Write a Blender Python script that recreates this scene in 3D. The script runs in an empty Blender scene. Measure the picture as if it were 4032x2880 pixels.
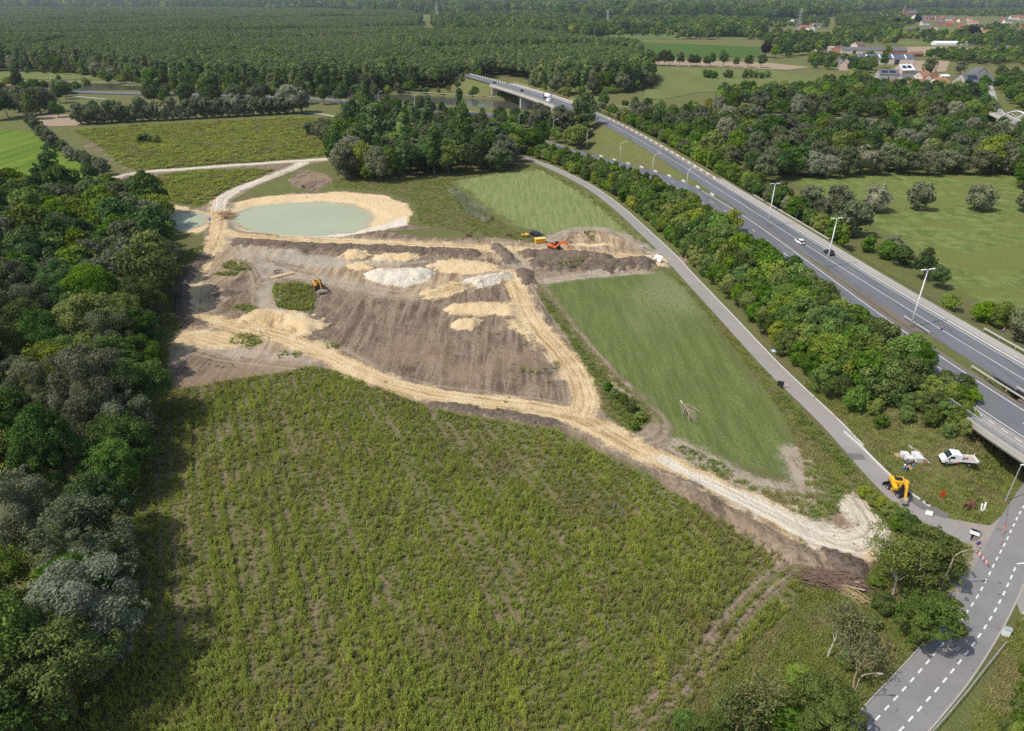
import bpy, math, random
import numpy as np
from mathutils import Vector, Matrix
R = math.radians
sc = bpy.context.scene

# ---------------------------------------------------------------- camera, sky, sun, exposure
CAM_H, CAM_F, CAM_T = 68.0, 2688.0, R(28.5)          # drone height (m), focal length (px of the 4032 px wide frame), pitch
cam_data = bpy.data.cameras.new('camera')
cam = bpy.data.objects.new('camera', cam_data)
sc.collection.objects.link(cam)
cam.location = (0, 0, CAM_H)
cam.rotation_euler = (R(90) - CAM_T, 0, 0)
cam_data.sensor_fit = 'HORIZONTAL'
cam_data.angle = 2 * math.atan(2016 / CAM_F)
cam_data.clip_start = 1.0
cam_data.clip_end = 60000
sc.camera = cam

SUN_DIR = Vector((-8.4, -3.4, 13.2)).normalized()     # towards the sun
world = bpy.data.worlds.new('World')
sc.world = world
world.use_nodes = True
wn = world.node_tree.nodes
wn.clear()
sky = wn.new('ShaderNodeTexSky')
sky.sky_type = 'NISHITA'
sky.sun_disc = False
sky.sun_elevation = math.asin(SUN_DIR.z)
sky.sun_rotation = math.atan2(SUN_DIR.x, SUN_DIR.y)
sky.air_density = 1.2
sky.dust_density = 2.5
sky.ozone_density = 1.0
bg = wn.new('ShaderNodeBackground')
bg.inputs['Strength'].default_value = 0.14
wo = wn.new('ShaderNodeOutputWorld')
world.node_tree.links.new(sky.outputs[0], bg.inputs[0])
world.node_tree.links.new(bg.outputs[0], wo.inputs[0])

sun_data = bpy.data.lights.new('sun', 'SUN')
sun_data.energy = 3.6
sun_data.angle = R(0.6)
sun_data.color = (1.0, 0.95, 0.87)
sun = bpy.data.objects.new('sun', sun_data)
sc.collection.objects.link(sun)
sun.location = (-300, -100, 400)
sun.rotation_euler = SUN_DIR.to_track_quat('Z', 'Y').to_euler()

sc.view_settings.view_transform = 'Standard'
sc.view_settings.look = 'None'
sc.view_settings.exposure = 0.0
sc.view_settings.gamma = 1.0
sc.view_settings.use_curve_mapping = False
sc.render.engine = 'CYCLES'
sc.cycles.max_bounces = 5
sc.cycles.diffuse_bounces = 2
sc.cycles.glossy_bounces = 2
sc.cycles.transmission_bounces = 3
sc.cycles.volume_bounces = 0
sc.cycles.transparent_max_bounces = 4
sc.cycles.use_denoising = False
sc.cycles.denoising_input_passes = 'RGB_ALBEDO_NORMAL'
sc.cycles.denoising_prefilter = 'ACCURATE'
sc.cycles.caustics_reflective = False
sc.cycles.caustics_refractive = False

# ---------------------------------------------------------------- survey helpers: where a spot seen in the photograph stands on the land
_c, _s = math.cos(CAM_T), math.sin(CAM_T)
def P(px, py, z=0.0):
    """world (x, y) of the spot at height z that the 4032 px frame shows at (px, py)"""
    u, v = px - 2016.0, py - 1440.0
    t = (CAM_H - z) / (CAM_F * _s + v * _c)
    return (u * t, (CAM_F * _c - v * _s) * t)
K = 4032 / 2274.0
def V(x, y, z=0.0):
    return P(x * K, y * K, z)
def VL(pts, z=0.0):
    return [V(a, b, z) for a, b in pts]
def PL(pts, z=0.0):
    return [P(a, b, z) for a, b in pts]

# ---------------------------------------------------------------- scene helpers
COL = sc.collection
def tag(o, label=None, cat=None, group=None, kind=None):
    if label: o['label'] = label
    if cat: o['category'] = cat
    if group: o['group'] = group
    if kind: o['kind'] = kind
    return o
def empty(name, loc=(0, 0, 0), rz=0.0, sc_=1.0):
    o = bpy.data.objects.new(name, None)
    o.empty_display_size = 0.5
    COL.objects.link(o)
    o.location = loc
    o.rotation_euler = (0, 0, rz)
    o.scale = (sc_, sc_, sc_)
    return o
def link(name, me, parent=None, loc=None, rot=None, scale=None):
    o = bpy.data.objects.new(name, me)
    COL.objects.link(o)
    if parent is not None: o.parent = parent
    if loc is not None: o.location = loc
    if rot is not None: o.rotation_euler = rot
    if scale is not None: o.scale = scale
    return o
_kids = {}
def copy_tree(o, parent=None):
    c = o.copy()
    COL.objects.link(c)
    c.parent = parent
    for ch in _kids.setdefault(o.name, list(o.children)):
        copy_tree(ch, c)
    return c
def np_mesh(name, verts, faces_flat, nper, mats=(), smooth=False, midx=None):
    """mesh from numpy arrays; every face has nper corners"""
    me = bpy.data.meshes.new(name)
    verts = np.asarray(verts, np.float32).reshape(-1, 3)
    ff = np.asarray(faces_flat, np.int32).ravel()
    nf = len(ff) // nper
    me.vertices.add(len(verts)); me.vertices.foreach_set('co', verts.ravel())
    me.loops.add(len(ff)); me.loops.foreach_set('vertex_index', ff)
    me.polygons.add(nf)
    me.polygons.foreach_set('loop_start', np.arange(0, nf * nper, nper, dtype=np.int32))
    me.polygons.foreach_set('loop_total', np.full(nf, nper, np.int32))
    me.polygons.foreach_set('use_smooth', np.full(nf, bool(smooth)))
    if midx is not None: me.polygons.foreach_set('material_index', np.asarray(midx, np.int32))
    for m in mats: me.materials.append(m)
    me.update(calc_edges=True)
    return me
def fattr(me, name, data):
    a = me.attributes.new(name, 'FLOAT', 'POINT')
    a.data.foreach_set('value', np.asarray(data, np.float32).ravel())

class MB:
    """collects simple shapes into one mesh"""
    def __init__(self):
        self.v, self.f, self.m = [], [], []
        self.cur = 0
        self.mats = []
    def mat(self, m):
        if m not in self.mats: self.mats.append(m)
        self.cur = self.mats.index(m)
        return self
    def add(self, vs, fs):
        b = len(self.v)
        self.v += [tuple(p) for p in vs]
        for f in fs:
            self.f.append(tuple(b + i for i in f)); self.m.append(self.cur)
        return self
    def box(self, c, s, rz=0.0, taper=1.0, M=None):
        x, y, z = s[0] / 2, s[1] / 2, s[2] / 2
        pts = [(-x, -y, -z), (x, -y, -z), (x, y, -z), (-x, y, -z),
               (-x * taper, -y * taper, z), (x * taper, -y * taper, z), (x * taper, y * taper, z), (-x * taper, y * taper, z)]
        if M is not None:
            pts = [tuple(M @ Vector(p)) for p in pts]
            pts = [(p[0] + c[0], p[1] + c[1], p[2] + c[2]) for p in pts]
        else:
            ca, sa = math.cos(rz), math.sin(rz)
            pts = [(c[0] + p[0] * ca - p[1] * sa, c[1] + p[0] * sa + p[1] * ca, c[2] + p[2]) for p in pts]
        return self.add(pts, [(0, 3, 2, 1), (4, 5, 6, 7), (0, 1, 5, 4), (1, 2, 6, 5), (2, 3, 7, 6), (3, 0, 4, 7)])
    def bevbox(self, c, s, b=0.06):
        x, y, z = s[0] / 2, s[1] / 2, s[2] / 2
        rings = []
        for zz, ins in ((-z, b), (-z + b, 0), (z - b, 0), (z, b)):
            xx, yy = x - ins, y - ins
            k = b
            rings.append([(c[0] + a, c[1] + d, c[2] + zz) for a, d in
                          ((-xx + k, -yy), (xx - k, -yy), (xx, -yy + k), (xx, yy - k), (xx - k, yy), (-xx + k, yy), (-xx, yy - k), (-xx, -yy + k))])
        return self.loft(rings, True)
    def loft(self, rings, caps=True):
        n = len(rings[0]); vs = [p for r in rings for p in r]; fs = []
        for i in range(len(rings) - 1):
            for j in range(n):
                k = (j + 1) % n
                fs.append((i * n + j, i * n + k, (i + 1) * n + k, (i + 1) * n + j))
        if caps:
            fs.append(tuple(range(n - 1, -1, -1)))
            fs.append(tuple((len(rings) - 1) * n + j for j in range(n)))
        return self.add(vs, fs)
    def tube(self, pts, rad, n=6, caps=True):
        pts = [Vector(p) for p in pts]
        if not isinstance(rad, (list, tuple)): rad = [rad] * len(pts)
        rings = []
        for i, p in enumerate(pts):
            d = (pts[min(i + 1, len(pts) - 1)] - pts[max(i - 1, 0)])
            if d.length < 1e-9: d = Vector((0, 0, 1))
            d.normalize()
            a = d.cross(Vector((0, 0, 1)) if abs(d.z) < 0.95 else Vector((1, 0, 0))).normalized()
            b = d.cross(a)
            rings.append([tuple(p + (a * math.cos(2 * math.pi * k / n) + b * math.sin(2 * math.pi * k / n)) * rad[i]) for k in range(n)])
        return self.loft(rings, caps)
    def cyl(self, a, b, r, n=12, r2=None):
        return self.tube([a, b], [r, r if r2 is None else r2], n)
    def prism(self, prof, y0, y1, axis='y'):
        """prof: (x, z) outline extruded from y0 to y1"""
        n = len(prof)
        if axis == 'y': vs = [(p[0], y0, p[1]) for p in prof] + [(p[0], y1, p[1]) for p in prof]
        else: vs = [(y0, p[0], p[1]) for p in prof] + [(y1, p[0], p[1]) for p in prof]
        fs = [tuple(range(n)), tuple(range(2 * n - 1, n - 1, -1))]
        for j in range(n):
            k = (j + 1) % n
            fs.append((j, n + j, n + k, k))
        return self.add(vs, fs)
    def quad(self, a, b, c, d): return self.add([a, b, c, d], [(0, 1, 2, 3)])
    def mesh(self, name, m=None, smooth=False):
        me = bpy.data.meshes.new(name)
        me.from_pydata(self.v, [], self.f)
        for mm in (self.mats if self.mats else [m]): me.materials.append(mm)
        me.polygons.foreach_set('material_index', self.m)
        if smooth: me.polygons.foreach_set('use_smooth', [True] * len(me.polygons))
        me.update()
        return me
    def build(self, name, m=None, parent=None, smooth=False, loc=None, rot=None):
        return link(name, self.mesh(name, m, smooth), parent, loc, rot)

# ---------------------------------------------------------------- noise
def _hash(ix, iy, seed):
    h = (ix.astype(np.int64) * 374761393 + iy.astype(np.int64) * 668265263 + seed * 1274126177) & 0x7fffffff
    h = ((h ^ (h >> 13)) * 1103515245) & 0x7fffffff
    h = ((h ^ (h >> 15)) * 12820163) & 0x7fffffff
    return ((h ^ (h >> 16)) & 0xffff) / 65535.0
def vnoise(x, y, seed=0):
    x = np.asarray(x, float); y = np.asarray(y, float)
    ix, iy = np.floor(x), np.floor(y)
    fx, fy = x - ix, y - iy
    fx = fx * fx * (3 - 2 * fx); fy = fy * fy * (3 - 2 * fy)
    a = _hash(ix, iy, seed); b = _hash(ix + 1, iy, seed); c = _hash(ix, iy + 1, seed); d = _hash(ix + 1, iy + 1, seed)
    return (a * (1 - fx) + b * fx) * (1 - fy) + (c * (1 - fx) + d * fx) * fy
def fbm(x, y, octv=4, seed=0):
    s = 0.0; a = 0.5; t = 0.0
    for i in range(octv):
        s = s + a * vnoise(x, y, seed + i * 17); t += a
        x = x * 2.03; y = y * 2.03; a *= 0.5
    return s / t
def sstep(a, b, x):
    t = np.clip((x - a) / (b - a), 0, 1)
    return t * t * (3 - 2 * t)
def poly_sdf(X, Y, poly):
    """signed distance to a closed outline, positive inside"""
    d2 = np.full(X.shape, 1e12); ins = np.zeros(X.shape, bool)
    n = len(poly)
    for i in range(n):
        ax, ay = poly[i]; bx, by = poly[(i + 1) % n]
        ex, ey = bx - ax, by - ay
        L = ex * ex + ey * ey + 1e-12
        t = np.clip(((X - ax) * ex + (Y - ay) * ey) / L, 0, 1)
        dx, dy = X - ax - t * ex, Y - ay - t * ey
        d2 = np.minimum(d2, dx * dx + dy * dy)
        c = (ay <= Y) != (by <= Y)
        if abs(ey) > 1e-12: ins ^= c & (X < ax + (Y - ay) * ex / ey)
    d = np.sqrt(d2)
    return np.where(ins, d, -d)
def line_dist(X, Y, line):
    """distance, arc length and signed side distance to an open line"""
    best = np.full(X.shape, 1e12); arc = np.zeros(X.shape); side = np.zeros(X.shape)
    s = 0.0
    for (ax, ay), (bx, by) in zip(line[:-1], line[1:]):
        ex, ey = bx - ax, by - ay
        l = math.hypot(ex, ey) + 1e-9
        t = np.clip(((X - ax) * ex + (Y - ay) * ey) / (l * l), 0, 1)
        dx, dy = X - ax - t * ex, Y - ay - t * ey
        d = np.hypot(dx, dy)
        m = d < best
        best = np.where(m, d, best); arc = np.where(m, s + t * l, arc)
        side = np.where(m, np.sign(ex * dy - ey * dx) * d, side)
        s += l
    return best, arc, side
def smooth_line(pts, n=8):
    """Catmull-Rom through the points"""
    p = [pts[0]] + list(pts) + [pts[-1]]
    out = []
    for i in range(1, len(p) - 2):
        a, b, c, d = (np.array(q, float) for q in p[i - 1:i + 3])
        for k in range(n):
            t = k / n
            out.append(tuple(0.5 * ((2 * b) + (c - a) * t + (2 * a - 5 * b + 4 * c - d) * t * t + (3 * b - a - 3 * c + d) * t ** 3)))
    out.append(tuple(pts[-1]))
    return out
def inside(x, y, poly):
    c = False; n = len(poly)
    for i in range(n):
        ax, ay = poly[i]; bx, by = poly[(i + 1) % n]
        if (ay > y) != (by > y) and x < ax + (y - ay) * (bx - ax) / (by - ay): c = not c
    return c

# ---------------------------------------------------------------- materials
class NT:
    """small node-tree writer"""
    def __init__(self, name):
        self.m = bpy.data.materials.new(name); self.m.use_nodes = True
        self.t = self.m.node_tree; self.t.nodes.clear()
    def n(self, typ, **kw):
        nd = self.t.nodes.new('ShaderNode' + typ)
        for k, v in kw.items():
            if k.startswith('i_'): nd.inputs[k[2:].replace('_', ' ')].default_value = v
            else: setattr(nd, k, v)
        return nd
    def l(self, a, b): self.t.links.new(a, b)
    def math(self, op, a, b=0.0, c=None, clamp=False):
        nd = self.n('Math', operation=op, use_clamp=clamp)
        for i, q in enumerate((a, b, c)):
            if q is None: continue
            if isinstance(q, (int, float)): nd.inputs[i].default_value = q
            else: self.l(q, nd.inputs[i])
        return nd.outputs[0]
    def mix(self, f, a, b, blend='MIX'):
        nd = self.n('Mix', data_type='RGBA', blend_type=blend)
        for i, q in ((0, f), (6, a), (7, b)):
            if isinstance(q, (int, float)): nd.inputs[i].default_value = q
            elif isinstance(q, tuple): nd.inputs[i].default_value = (q[0], q[1], q[2], 1)
            else: self.l(q, nd.inputs[i])
        return nd.outputs[2]
    def noise(self, vec, scale, detail=3.0, rough=0.55, dist=0.0):
        nd = self.n('TexNoise'); nd.inputs['Scale'].default_value = scale; nd.inputs['Detail'].default_value = detail
        nd.inputs['Roughness'].default_value = rough; nd.inputs['Distortion'].default_value = dist
        if vec is not None: self.l(vec, nd.inputs['Vector'])
        return nd.outputs['Fac']
    def pos(self): return self.n('NewGeometry').outputs['Position']
    def mapv(self, vec, scale=(1, 1, 1), rot=(0, 0, 0), loc=(0, 0, 0)):
        nd = self.n('Mapping'); self.l(vec, nd.inputs['Vector'])
        nd.inputs['Scale'].default_value = scale; nd.inputs['Rotation'].default_value = rot; nd.inputs['Location'].default_value = loc
        return nd.outputs[0]
    def attr(self, name, typ='GEOMETRY'):
        nd = self.n('Attribute', attribute_name=name, attribute_type=typ)
        return nd.outputs['Fac']
    def ramp(self, f, a, b):
        nd = self.n('MapRange', interpolation_type='SMOOTHSTEP')
        self.l(f, nd.inputs[0]); nd.inputs[1].default_value = a; nd.inputs[2].default_value = b
        return nd.outputs[0]
    def out(self, surf):
        o = self.n('OutputMaterial'); self.l(surf, o.inputs['Surface']); return self.m
_mats = {}
def pm(name, col, rough=0.7, var=0.18, scale=3.0, metal=0.0, bump=0.0, spec=0.3, coat=0.0, objspace=True):
    """painted / plain material with procedural unevenness"""
    if name in _mats: return _mats[name]
    t = NT(name)
    v = t.n('TexCoord').outputs['Object'] if objspace else t.pos()
    f = t.noise(v, scale, 4.0, 0.6)
    dark = tuple(c * (1 - var) for c in col); lite = tuple(min(1, c * (1 + var)) for c in col)
    c = t.mix(f, dark, lite)
    b = t.n('BsdfPrincipled')
    t.l(c, b.inputs['Base Color'])
    b.inputs['Roughness'].default_value = rough; b.inputs['Metallic'].default_value = metal
    b.inputs['Specular IOR Level'].default_value = spec; b.inputs['Coat Weight'].default_value = coat
    if bump:
        bn = t.n('Bump'); bn.inputs['Strength'].default_value = bump; bn.inputs['Distance'].default_value = 0.1
        t.l(t.noise(v, scale * 6, 3.0), bn.inputs['Height']); t.l(bn.outputs[0], b.inputs['Normal'])
    t.out(b.outputs[0])
    _mats[name] = t.m
    return t.m
# ================================================================ THE LAND
# --- lines of the highway (x as a function of y), fitted through surveyed points
def _fit(pts, deg):
    a = np.array(pts); c = np.polyfit((a[:, 1] - 250) / 150, a[:, 0], deg)
    return lambda y: np.polyval(c, (np.asarray(y, float) - 250) / 150)
RR = _fit([(99.2, 90), (96.7, 113), (94.2, 132), (92.7, 142), (90, 158), (85.7, 184), (82, 210), (76, 263), (71.5, 288), (60.3, 354), (45, 423), (31, 465), (17, 500), (-4, 553), (-24, 603)], 4)   # right edge line, R carriageway
LR = _fit([(88.3, 85), (85.7, 107), (82.8, 129), (79, 158), (73.2, 197), (65.5, 258), (58.5, 284), (49, 309), (42.5, 322), (30, 345), (10, 380), (-20, 425)], 4)  # right edge line, L carriageway
def zR(y): return 6.3 + 2.4 * sstep(240, 430, np.asarray(y, float))
def zL(y): return 6.3 - 5.2 * sstep(235, 350, np.asarray(y, float))

LOCAL = smooth_line(PL([(3345, 3060), (3500, 2853), (3590, 2752), (3700, 2625), (3790, 2500), (3865, 2380), (3925, 2265), (3980, 2150), (4040, 2035), (4120, 1910), (4210, 1790), (4330, 1650)]), 6)
SERVICE = smooth_line(VL([(1150, 345), (1195, 361), (1250, 385), (1312, 418), (1372, 462), (1430, 515), (1480, 562), (1530, 617), (1592, 683), (1652, 748), (1702, 802), (1750, 850), (1803, 900), (1852, 948), (1902, 1003), (1955, 1062), (2015, 1118), (2085, 1160), (2160, 1195)]), 5)
CANAL = smooth_line([(-1500, 640), (-900, 650), (-428, 622), (-190, 585), (12, 503), (80, 462), (180, 425), (290, 398), (420, 385), (700, 390)], 6)
CANAL_W = 20.0

APRON = PL([(3560, 2010), (3640, 1985), (3720, 2040), (3830, 2060), (3900, 2070), (3990, 1990), (4000, 2040), (3930, 2140), (3880, 2280), (3840, 2330), (3760, 2370), (3700, 2300), (3660, 2160), (3600, 2080)])
def blob(cx, cy, rx, ry, n=18, wob=0.18, seed=0, z=0):
    rnd = random.Random(seed); out = []
    ph = [rnd.uniform(0, 6.28) for _ in range(3)]
    for k in range(n):
        a = 2 * math.pi * k / n
        w = 1 + wob * (math.sin(2 * a + ph[0]) * 0.5 + math.sin(3 * a + ph[1]) * 0.4 + math.sin(5 * a + ph[2]) * 0.3)
        out.append(V(cx + rx * w * math.cos(a), cy + ry * w * math.sin(a), z))
    return out

A_SOIL = [VL([(402, 862), (371, 842), (375, 772), (408, 725), (402, 650), (430, 592), (468, 545), (450, 520), (405, 508), (385, 480), (320, 440), (300, 415), (330, 420), (360, 450), (440, 462), (470, 450), (490, 428), (560, 405), (610, 380), (560, 372), (420, 378), (330, 392), (280, 402), (175, 412),
              (175, 402), (240, 392), (285, 385), (215, 345), (150, 310), (120, 290), (200, 287), (225, 330), (262, 365), (300, 382), (450, 369), (600, 359), (735, 350), (735, 356), (680, 366), (650, 385), (600, 402), (520, 440), (510, 452), (560, 436), (640, 428), (760, 424), (850, 432), (905, 452), (918, 470), (905, 498), (960, 505), (905, 512), (850, 514), (960, 530), (1100, 528),
              (1200, 541), (1212, 520), (1290, 509), (1350, 512), (1392, 530), (1432, 556), (1478, 560), (1492, 590), (1440, 600), (1350, 608), (1235, 612), (1190, 635), (1220, 695), (1268, 760), (1310, 838), (1318, 895), (1405, 968), (1440, 938), (1482, 945), (1482, 985), (1560, 1050), (1700, 1105), (1762, 1122), (1770, 1148), (1848, 1158), (1868, 1106), (1910, 1110), (1962, 1170), (1985, 1205), (1968, 1240), (1905, 1288), (1830, 1252),
              (1765, 1247), (1640, 1168), (1540, 1114), (1475, 1076), (1425, 1042), (1310, 992), (1240, 952), (1150, 938), (1000, 915), (935, 895), (840, 858), (740, 822), (690, 815), (600, 832), (470, 850)]),
          VL([(640, 402), (672, 375), (720, 385), (742, 405), (700, 425), (650, 418)]),
          VL([(1370, 840), (1400, 855), (1390, 880), (1360, 870)])]
A_GRASS_IN = [VL([(604, 648), (612, 632), (650, 628), (692, 632), (700, 660), (697, 688), (660, 694), (615, 682)]),
              blob(527, 590, 32, 13, seed=1), blob(545, 757, 36, 14, seed=2), blob(545, 684, 28, 7, seed=3), blob(640, 789, 30, 9, seed=4),
              blob(505, 607, 30, 5, seed=5), VL([(1240, 595), (1300, 592), (1290, 602), (1240, 604)]), blob(1310, 530, 14, 6, seed=6), blob(735, 770, 18, 8, seed=8),
              VL([(525, 447), (600, 428), (660, 415), (640, 430), (560, 442)]), VL([(600, 398), (650, 378), (660, 382), (620, 400)])]
T_MAIN = smooth_line(VL([(486, 440), (482, 470), (485, 500), (478, 535), (462, 570), (432, 615), (424, 665), (440, 700), (520, 722), (620, 748), (700, 778), (760, 807), (830, 840), (920, 868), (1020, 887), (1120, 899), (1200, 908), (1280, 928), (1340, 957), (1400, 990), (1470, 1022), (1540, 1058), (1630, 1100), (1720, 1145), (1800, 1185), (1900, 1215)]), 5)
T_JOIN = smooth_line(VL([(1285, 925), (1298, 895), (1292, 860), (1272, 818), (1238, 775), (1200, 735), (1168, 690), (1148, 640), (1132, 606)]), 5)
T_HAUL = smooth_line(VL([(495, 515), (560, 527), (700, 533), (850, 542), (1000, 547), (1150, 556), (1280, 563), (1380, 571), (1490, 577)]), 5)
T_TOP = smooth_line(VL([(165, 408), (240, 396), (300, 385), (450, 372), (600, 361), (745, 352)]), 4)
T_TOP2 = smooth_line(VL([(672, 361), (640, 378), (590, 397), (540, 416), (500, 437), (484, 462)]), 4)
T_BROWN = smooth_line(VL([(500, 545), (600, 600), (720, 625), (820, 640), (900, 655), (1000, 640), (1090, 612), (1180, 588), (1270, 572)]), 5)
T_EDGE = smooth_line(VL([(1185, 612), (1230, 675), (1300, 762), (1370, 838), (1440, 902), (1475, 945), (1462, 975), (1420, 985)]), 5)
T_LANE = smooth_line(VL([(1760, 1258), (1690, 1310), (1620, 1390), (1560, 1470), (1490, 1540), (1420, 1600)]), 4)
T_BACK = smooth_line(VL([(122, 290), (300, 276), (520, 265), (640, 258), (745, 262)]), 4)
A_SAND = [VL([(380, 742), (420, 735), (520, 735), (560, 760), (520, 775), (430, 775), (390, 765)]),                                    # yellow patch by the wood
          VL([(520, 452), (560, 440), (640, 432), (760, 426), (850, 434), (900, 452), (915, 470), (905, 500), (840, 514), (740, 520), (620, 518), (530, 510), (512, 490)]),  # pond rim
          VL([(330, 425), (365, 452), (455, 468), (470, 500), (440, 520), (395, 510), (380, 490), (330, 450)]),
          VL([(955, 590), (1000, 575), (1060, 578), (1100, 590), (1110, 600), (1050, 610), (980, 606)]),
          VL([(945, 655), (985, 635), (1020, 632), (1010, 655), (960, 668)]),
          VL([(1000, 690), (1030, 674), (1080, 670), (1130, 680), (1135, 698), (1060, 702), (1010, 700)]),
          VL([(1125, 712), (1150, 708), (1175, 740), (1190, 768), (1150, 740)]),
          VL([(1400, 572), (1475, 575), (1480, 590), (1430, 592)]), VL([(1180, 757), (1215, 790), (1190, 775)]),
          VL([(560, 705), (620, 695), (680, 710), (690, 745), (640, 740)]), blob(1035, 720, 24, 12, seed=11), blob(1310, 545, 40, 3, seed=12)]
A_WHITE = [VL([(1470, 1012), (1530, 1040), (1600, 1070), (1700, 1110), (1760, 1145), (1840, 1168), (1890, 1185), (1945, 1180), (1958, 1208), (1900, 1242), (1820, 1222), (1720, 1165), (1620, 1115), (1530, 1065), (1450, 1020)]),
           VL([(815, 612), (840, 600), (900, 595), (950, 600), (950, 625), (900, 638), (850, 632), (820, 622)]),
           VL([(1055, 625), (1090, 612), (1125, 612), (1100, 630), (1060, 640)]), VL([(1750, 1118), (1775, 1122), (1785, 1148), (1765, 1145)]),
           VL([(840, 512), (905, 500), (900, 480), (850, 500), (740, 518), (620, 516), (620, 522), (760, 526)]),
           VL([(1205, 560), (1280, 562), (1330, 566), (1280, 569), (1210, 566)])]
A_TAN = [VL([(465, 520), (700, 526), (850, 528), (1100, 538), (1290, 545), (1440, 560), (1480, 585), (1400, 600), (1200, 592), (1080, 575), (900, 552), (700, 545), (540, 540), (560, 580), (500, 640), (470, 700), (520, 715), (640, 735), (720, 780), (640, 800), (520, 790), (440, 775), (380, 800), (372, 760), (405, 720), (410, 640), (440, 585)]),
         VL([(600, 560), (760, 585), (960, 600), (1060, 600), (1130, 605), (1060, 640), (900, 660), (800, 640), (680, 600)]), VL([(1110, 700), (1160, 700), (1215, 770), (1250, 840), (1240, 800), (1190, 770)]), VL([(1290, 512), (1380, 520), (1430, 560), (1240, 560)])]
A_PALE = [VL([(545, 552), (620, 558), (720, 570), (820, 580), (960, 578), (960, 584), (840, 592), (720, 596), (620, 582)]), VL([(570, 640), (600, 640), (612, 700), (580, 700)]), VL([(470, 520), (560, 532), (760, 536), (760, 541), (560, 540)]), VL([(1310, 845), (1395, 850), (1395, 880), (1330, 860)]), VL([(1560, 1055), (1700, 1110), (1740, 1120), (1680, 1085), (1580, 1040), (1520, 1000), (1490, 985)])]
A_MOWN_R = VL([(1222, 628), (1330, 615), (1470, 603), (1520, 640), (1580, 720), (1650, 810), (1720, 895), (1752, 950), (1772, 1010), (1770, 1060), (1700, 1048), (1600, 1010), (1510, 975), (1480, 945), (1440, 895), (1370, 830), (1300, 750), (1240, 672)])
A_MOWN_U = VL([(1012, 402), (1080, 390), (1180, 372), (1215, 380), (1290, 420), (1350, 470), (1420, 530), (1400, 540), (1350, 512), (1290, 508), (1212, 520), (1150, 500), (1100, 470), (1050, 430)])
A_MEADOW = VL([(396, 866), (470, 850), (600, 833), (690, 817), (740, 824), (840, 861), (935, 899), (1000, 920), (1150, 943), (1240, 957), (1310, 1000), (1425, 1050), (1475, 1082), (1540, 1120), (1640, 1174), (1765, 1253), (1800, 1290), (1750, 1360), (1640, 1470), (1500, 1600), (1420, 1720), (-200, 1740), (60, 1300), (280, 1000), (360, 880)])
A_MEADOW_U = [VL([(160, 290), (300, 279), (520, 268), (640, 262), (690, 300), (735, 345), (600, 358), (450, 368), (305, 380), (262, 362), (215, 322)]),
              VL([(300, 400), (420, 380), (560, 374), (610, 378), (560, 402), (490, 426), (468, 448), (440, 456), (370, 446), (330, 420)]),
              VL([(630, 262), (740, 262), (735, 340), (700, 310)])]
A_CROP = VL([(-300, 282), (40, 290), (85, 300), (150, 345), (222, 392), (160, 405), (100, 425), (40, 430), (-300, 430)])
A_PAST = VL([(1760, 398), (1900, 384), (2080, 382), (2500, 392), (2900, 700), (2360, 745), (2180, 680), (2070, 600), (1990, 530), (1880, 470)])
PONDS = [VL([(512, 484), (530, 468), (570, 455), (640, 448), (720, 446), (780, 452), (815, 466), (824, 482), (812, 500), (780, 511), (720, 517), (640, 516), (570, 508), (525, 498)]),
         VL([(372, 480), (390, 470), (425, 466), (452, 474), (457, 486), (445, 498), (415, 506), (388, 503), (372, 495)])]
POND_Z = -0.9

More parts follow.
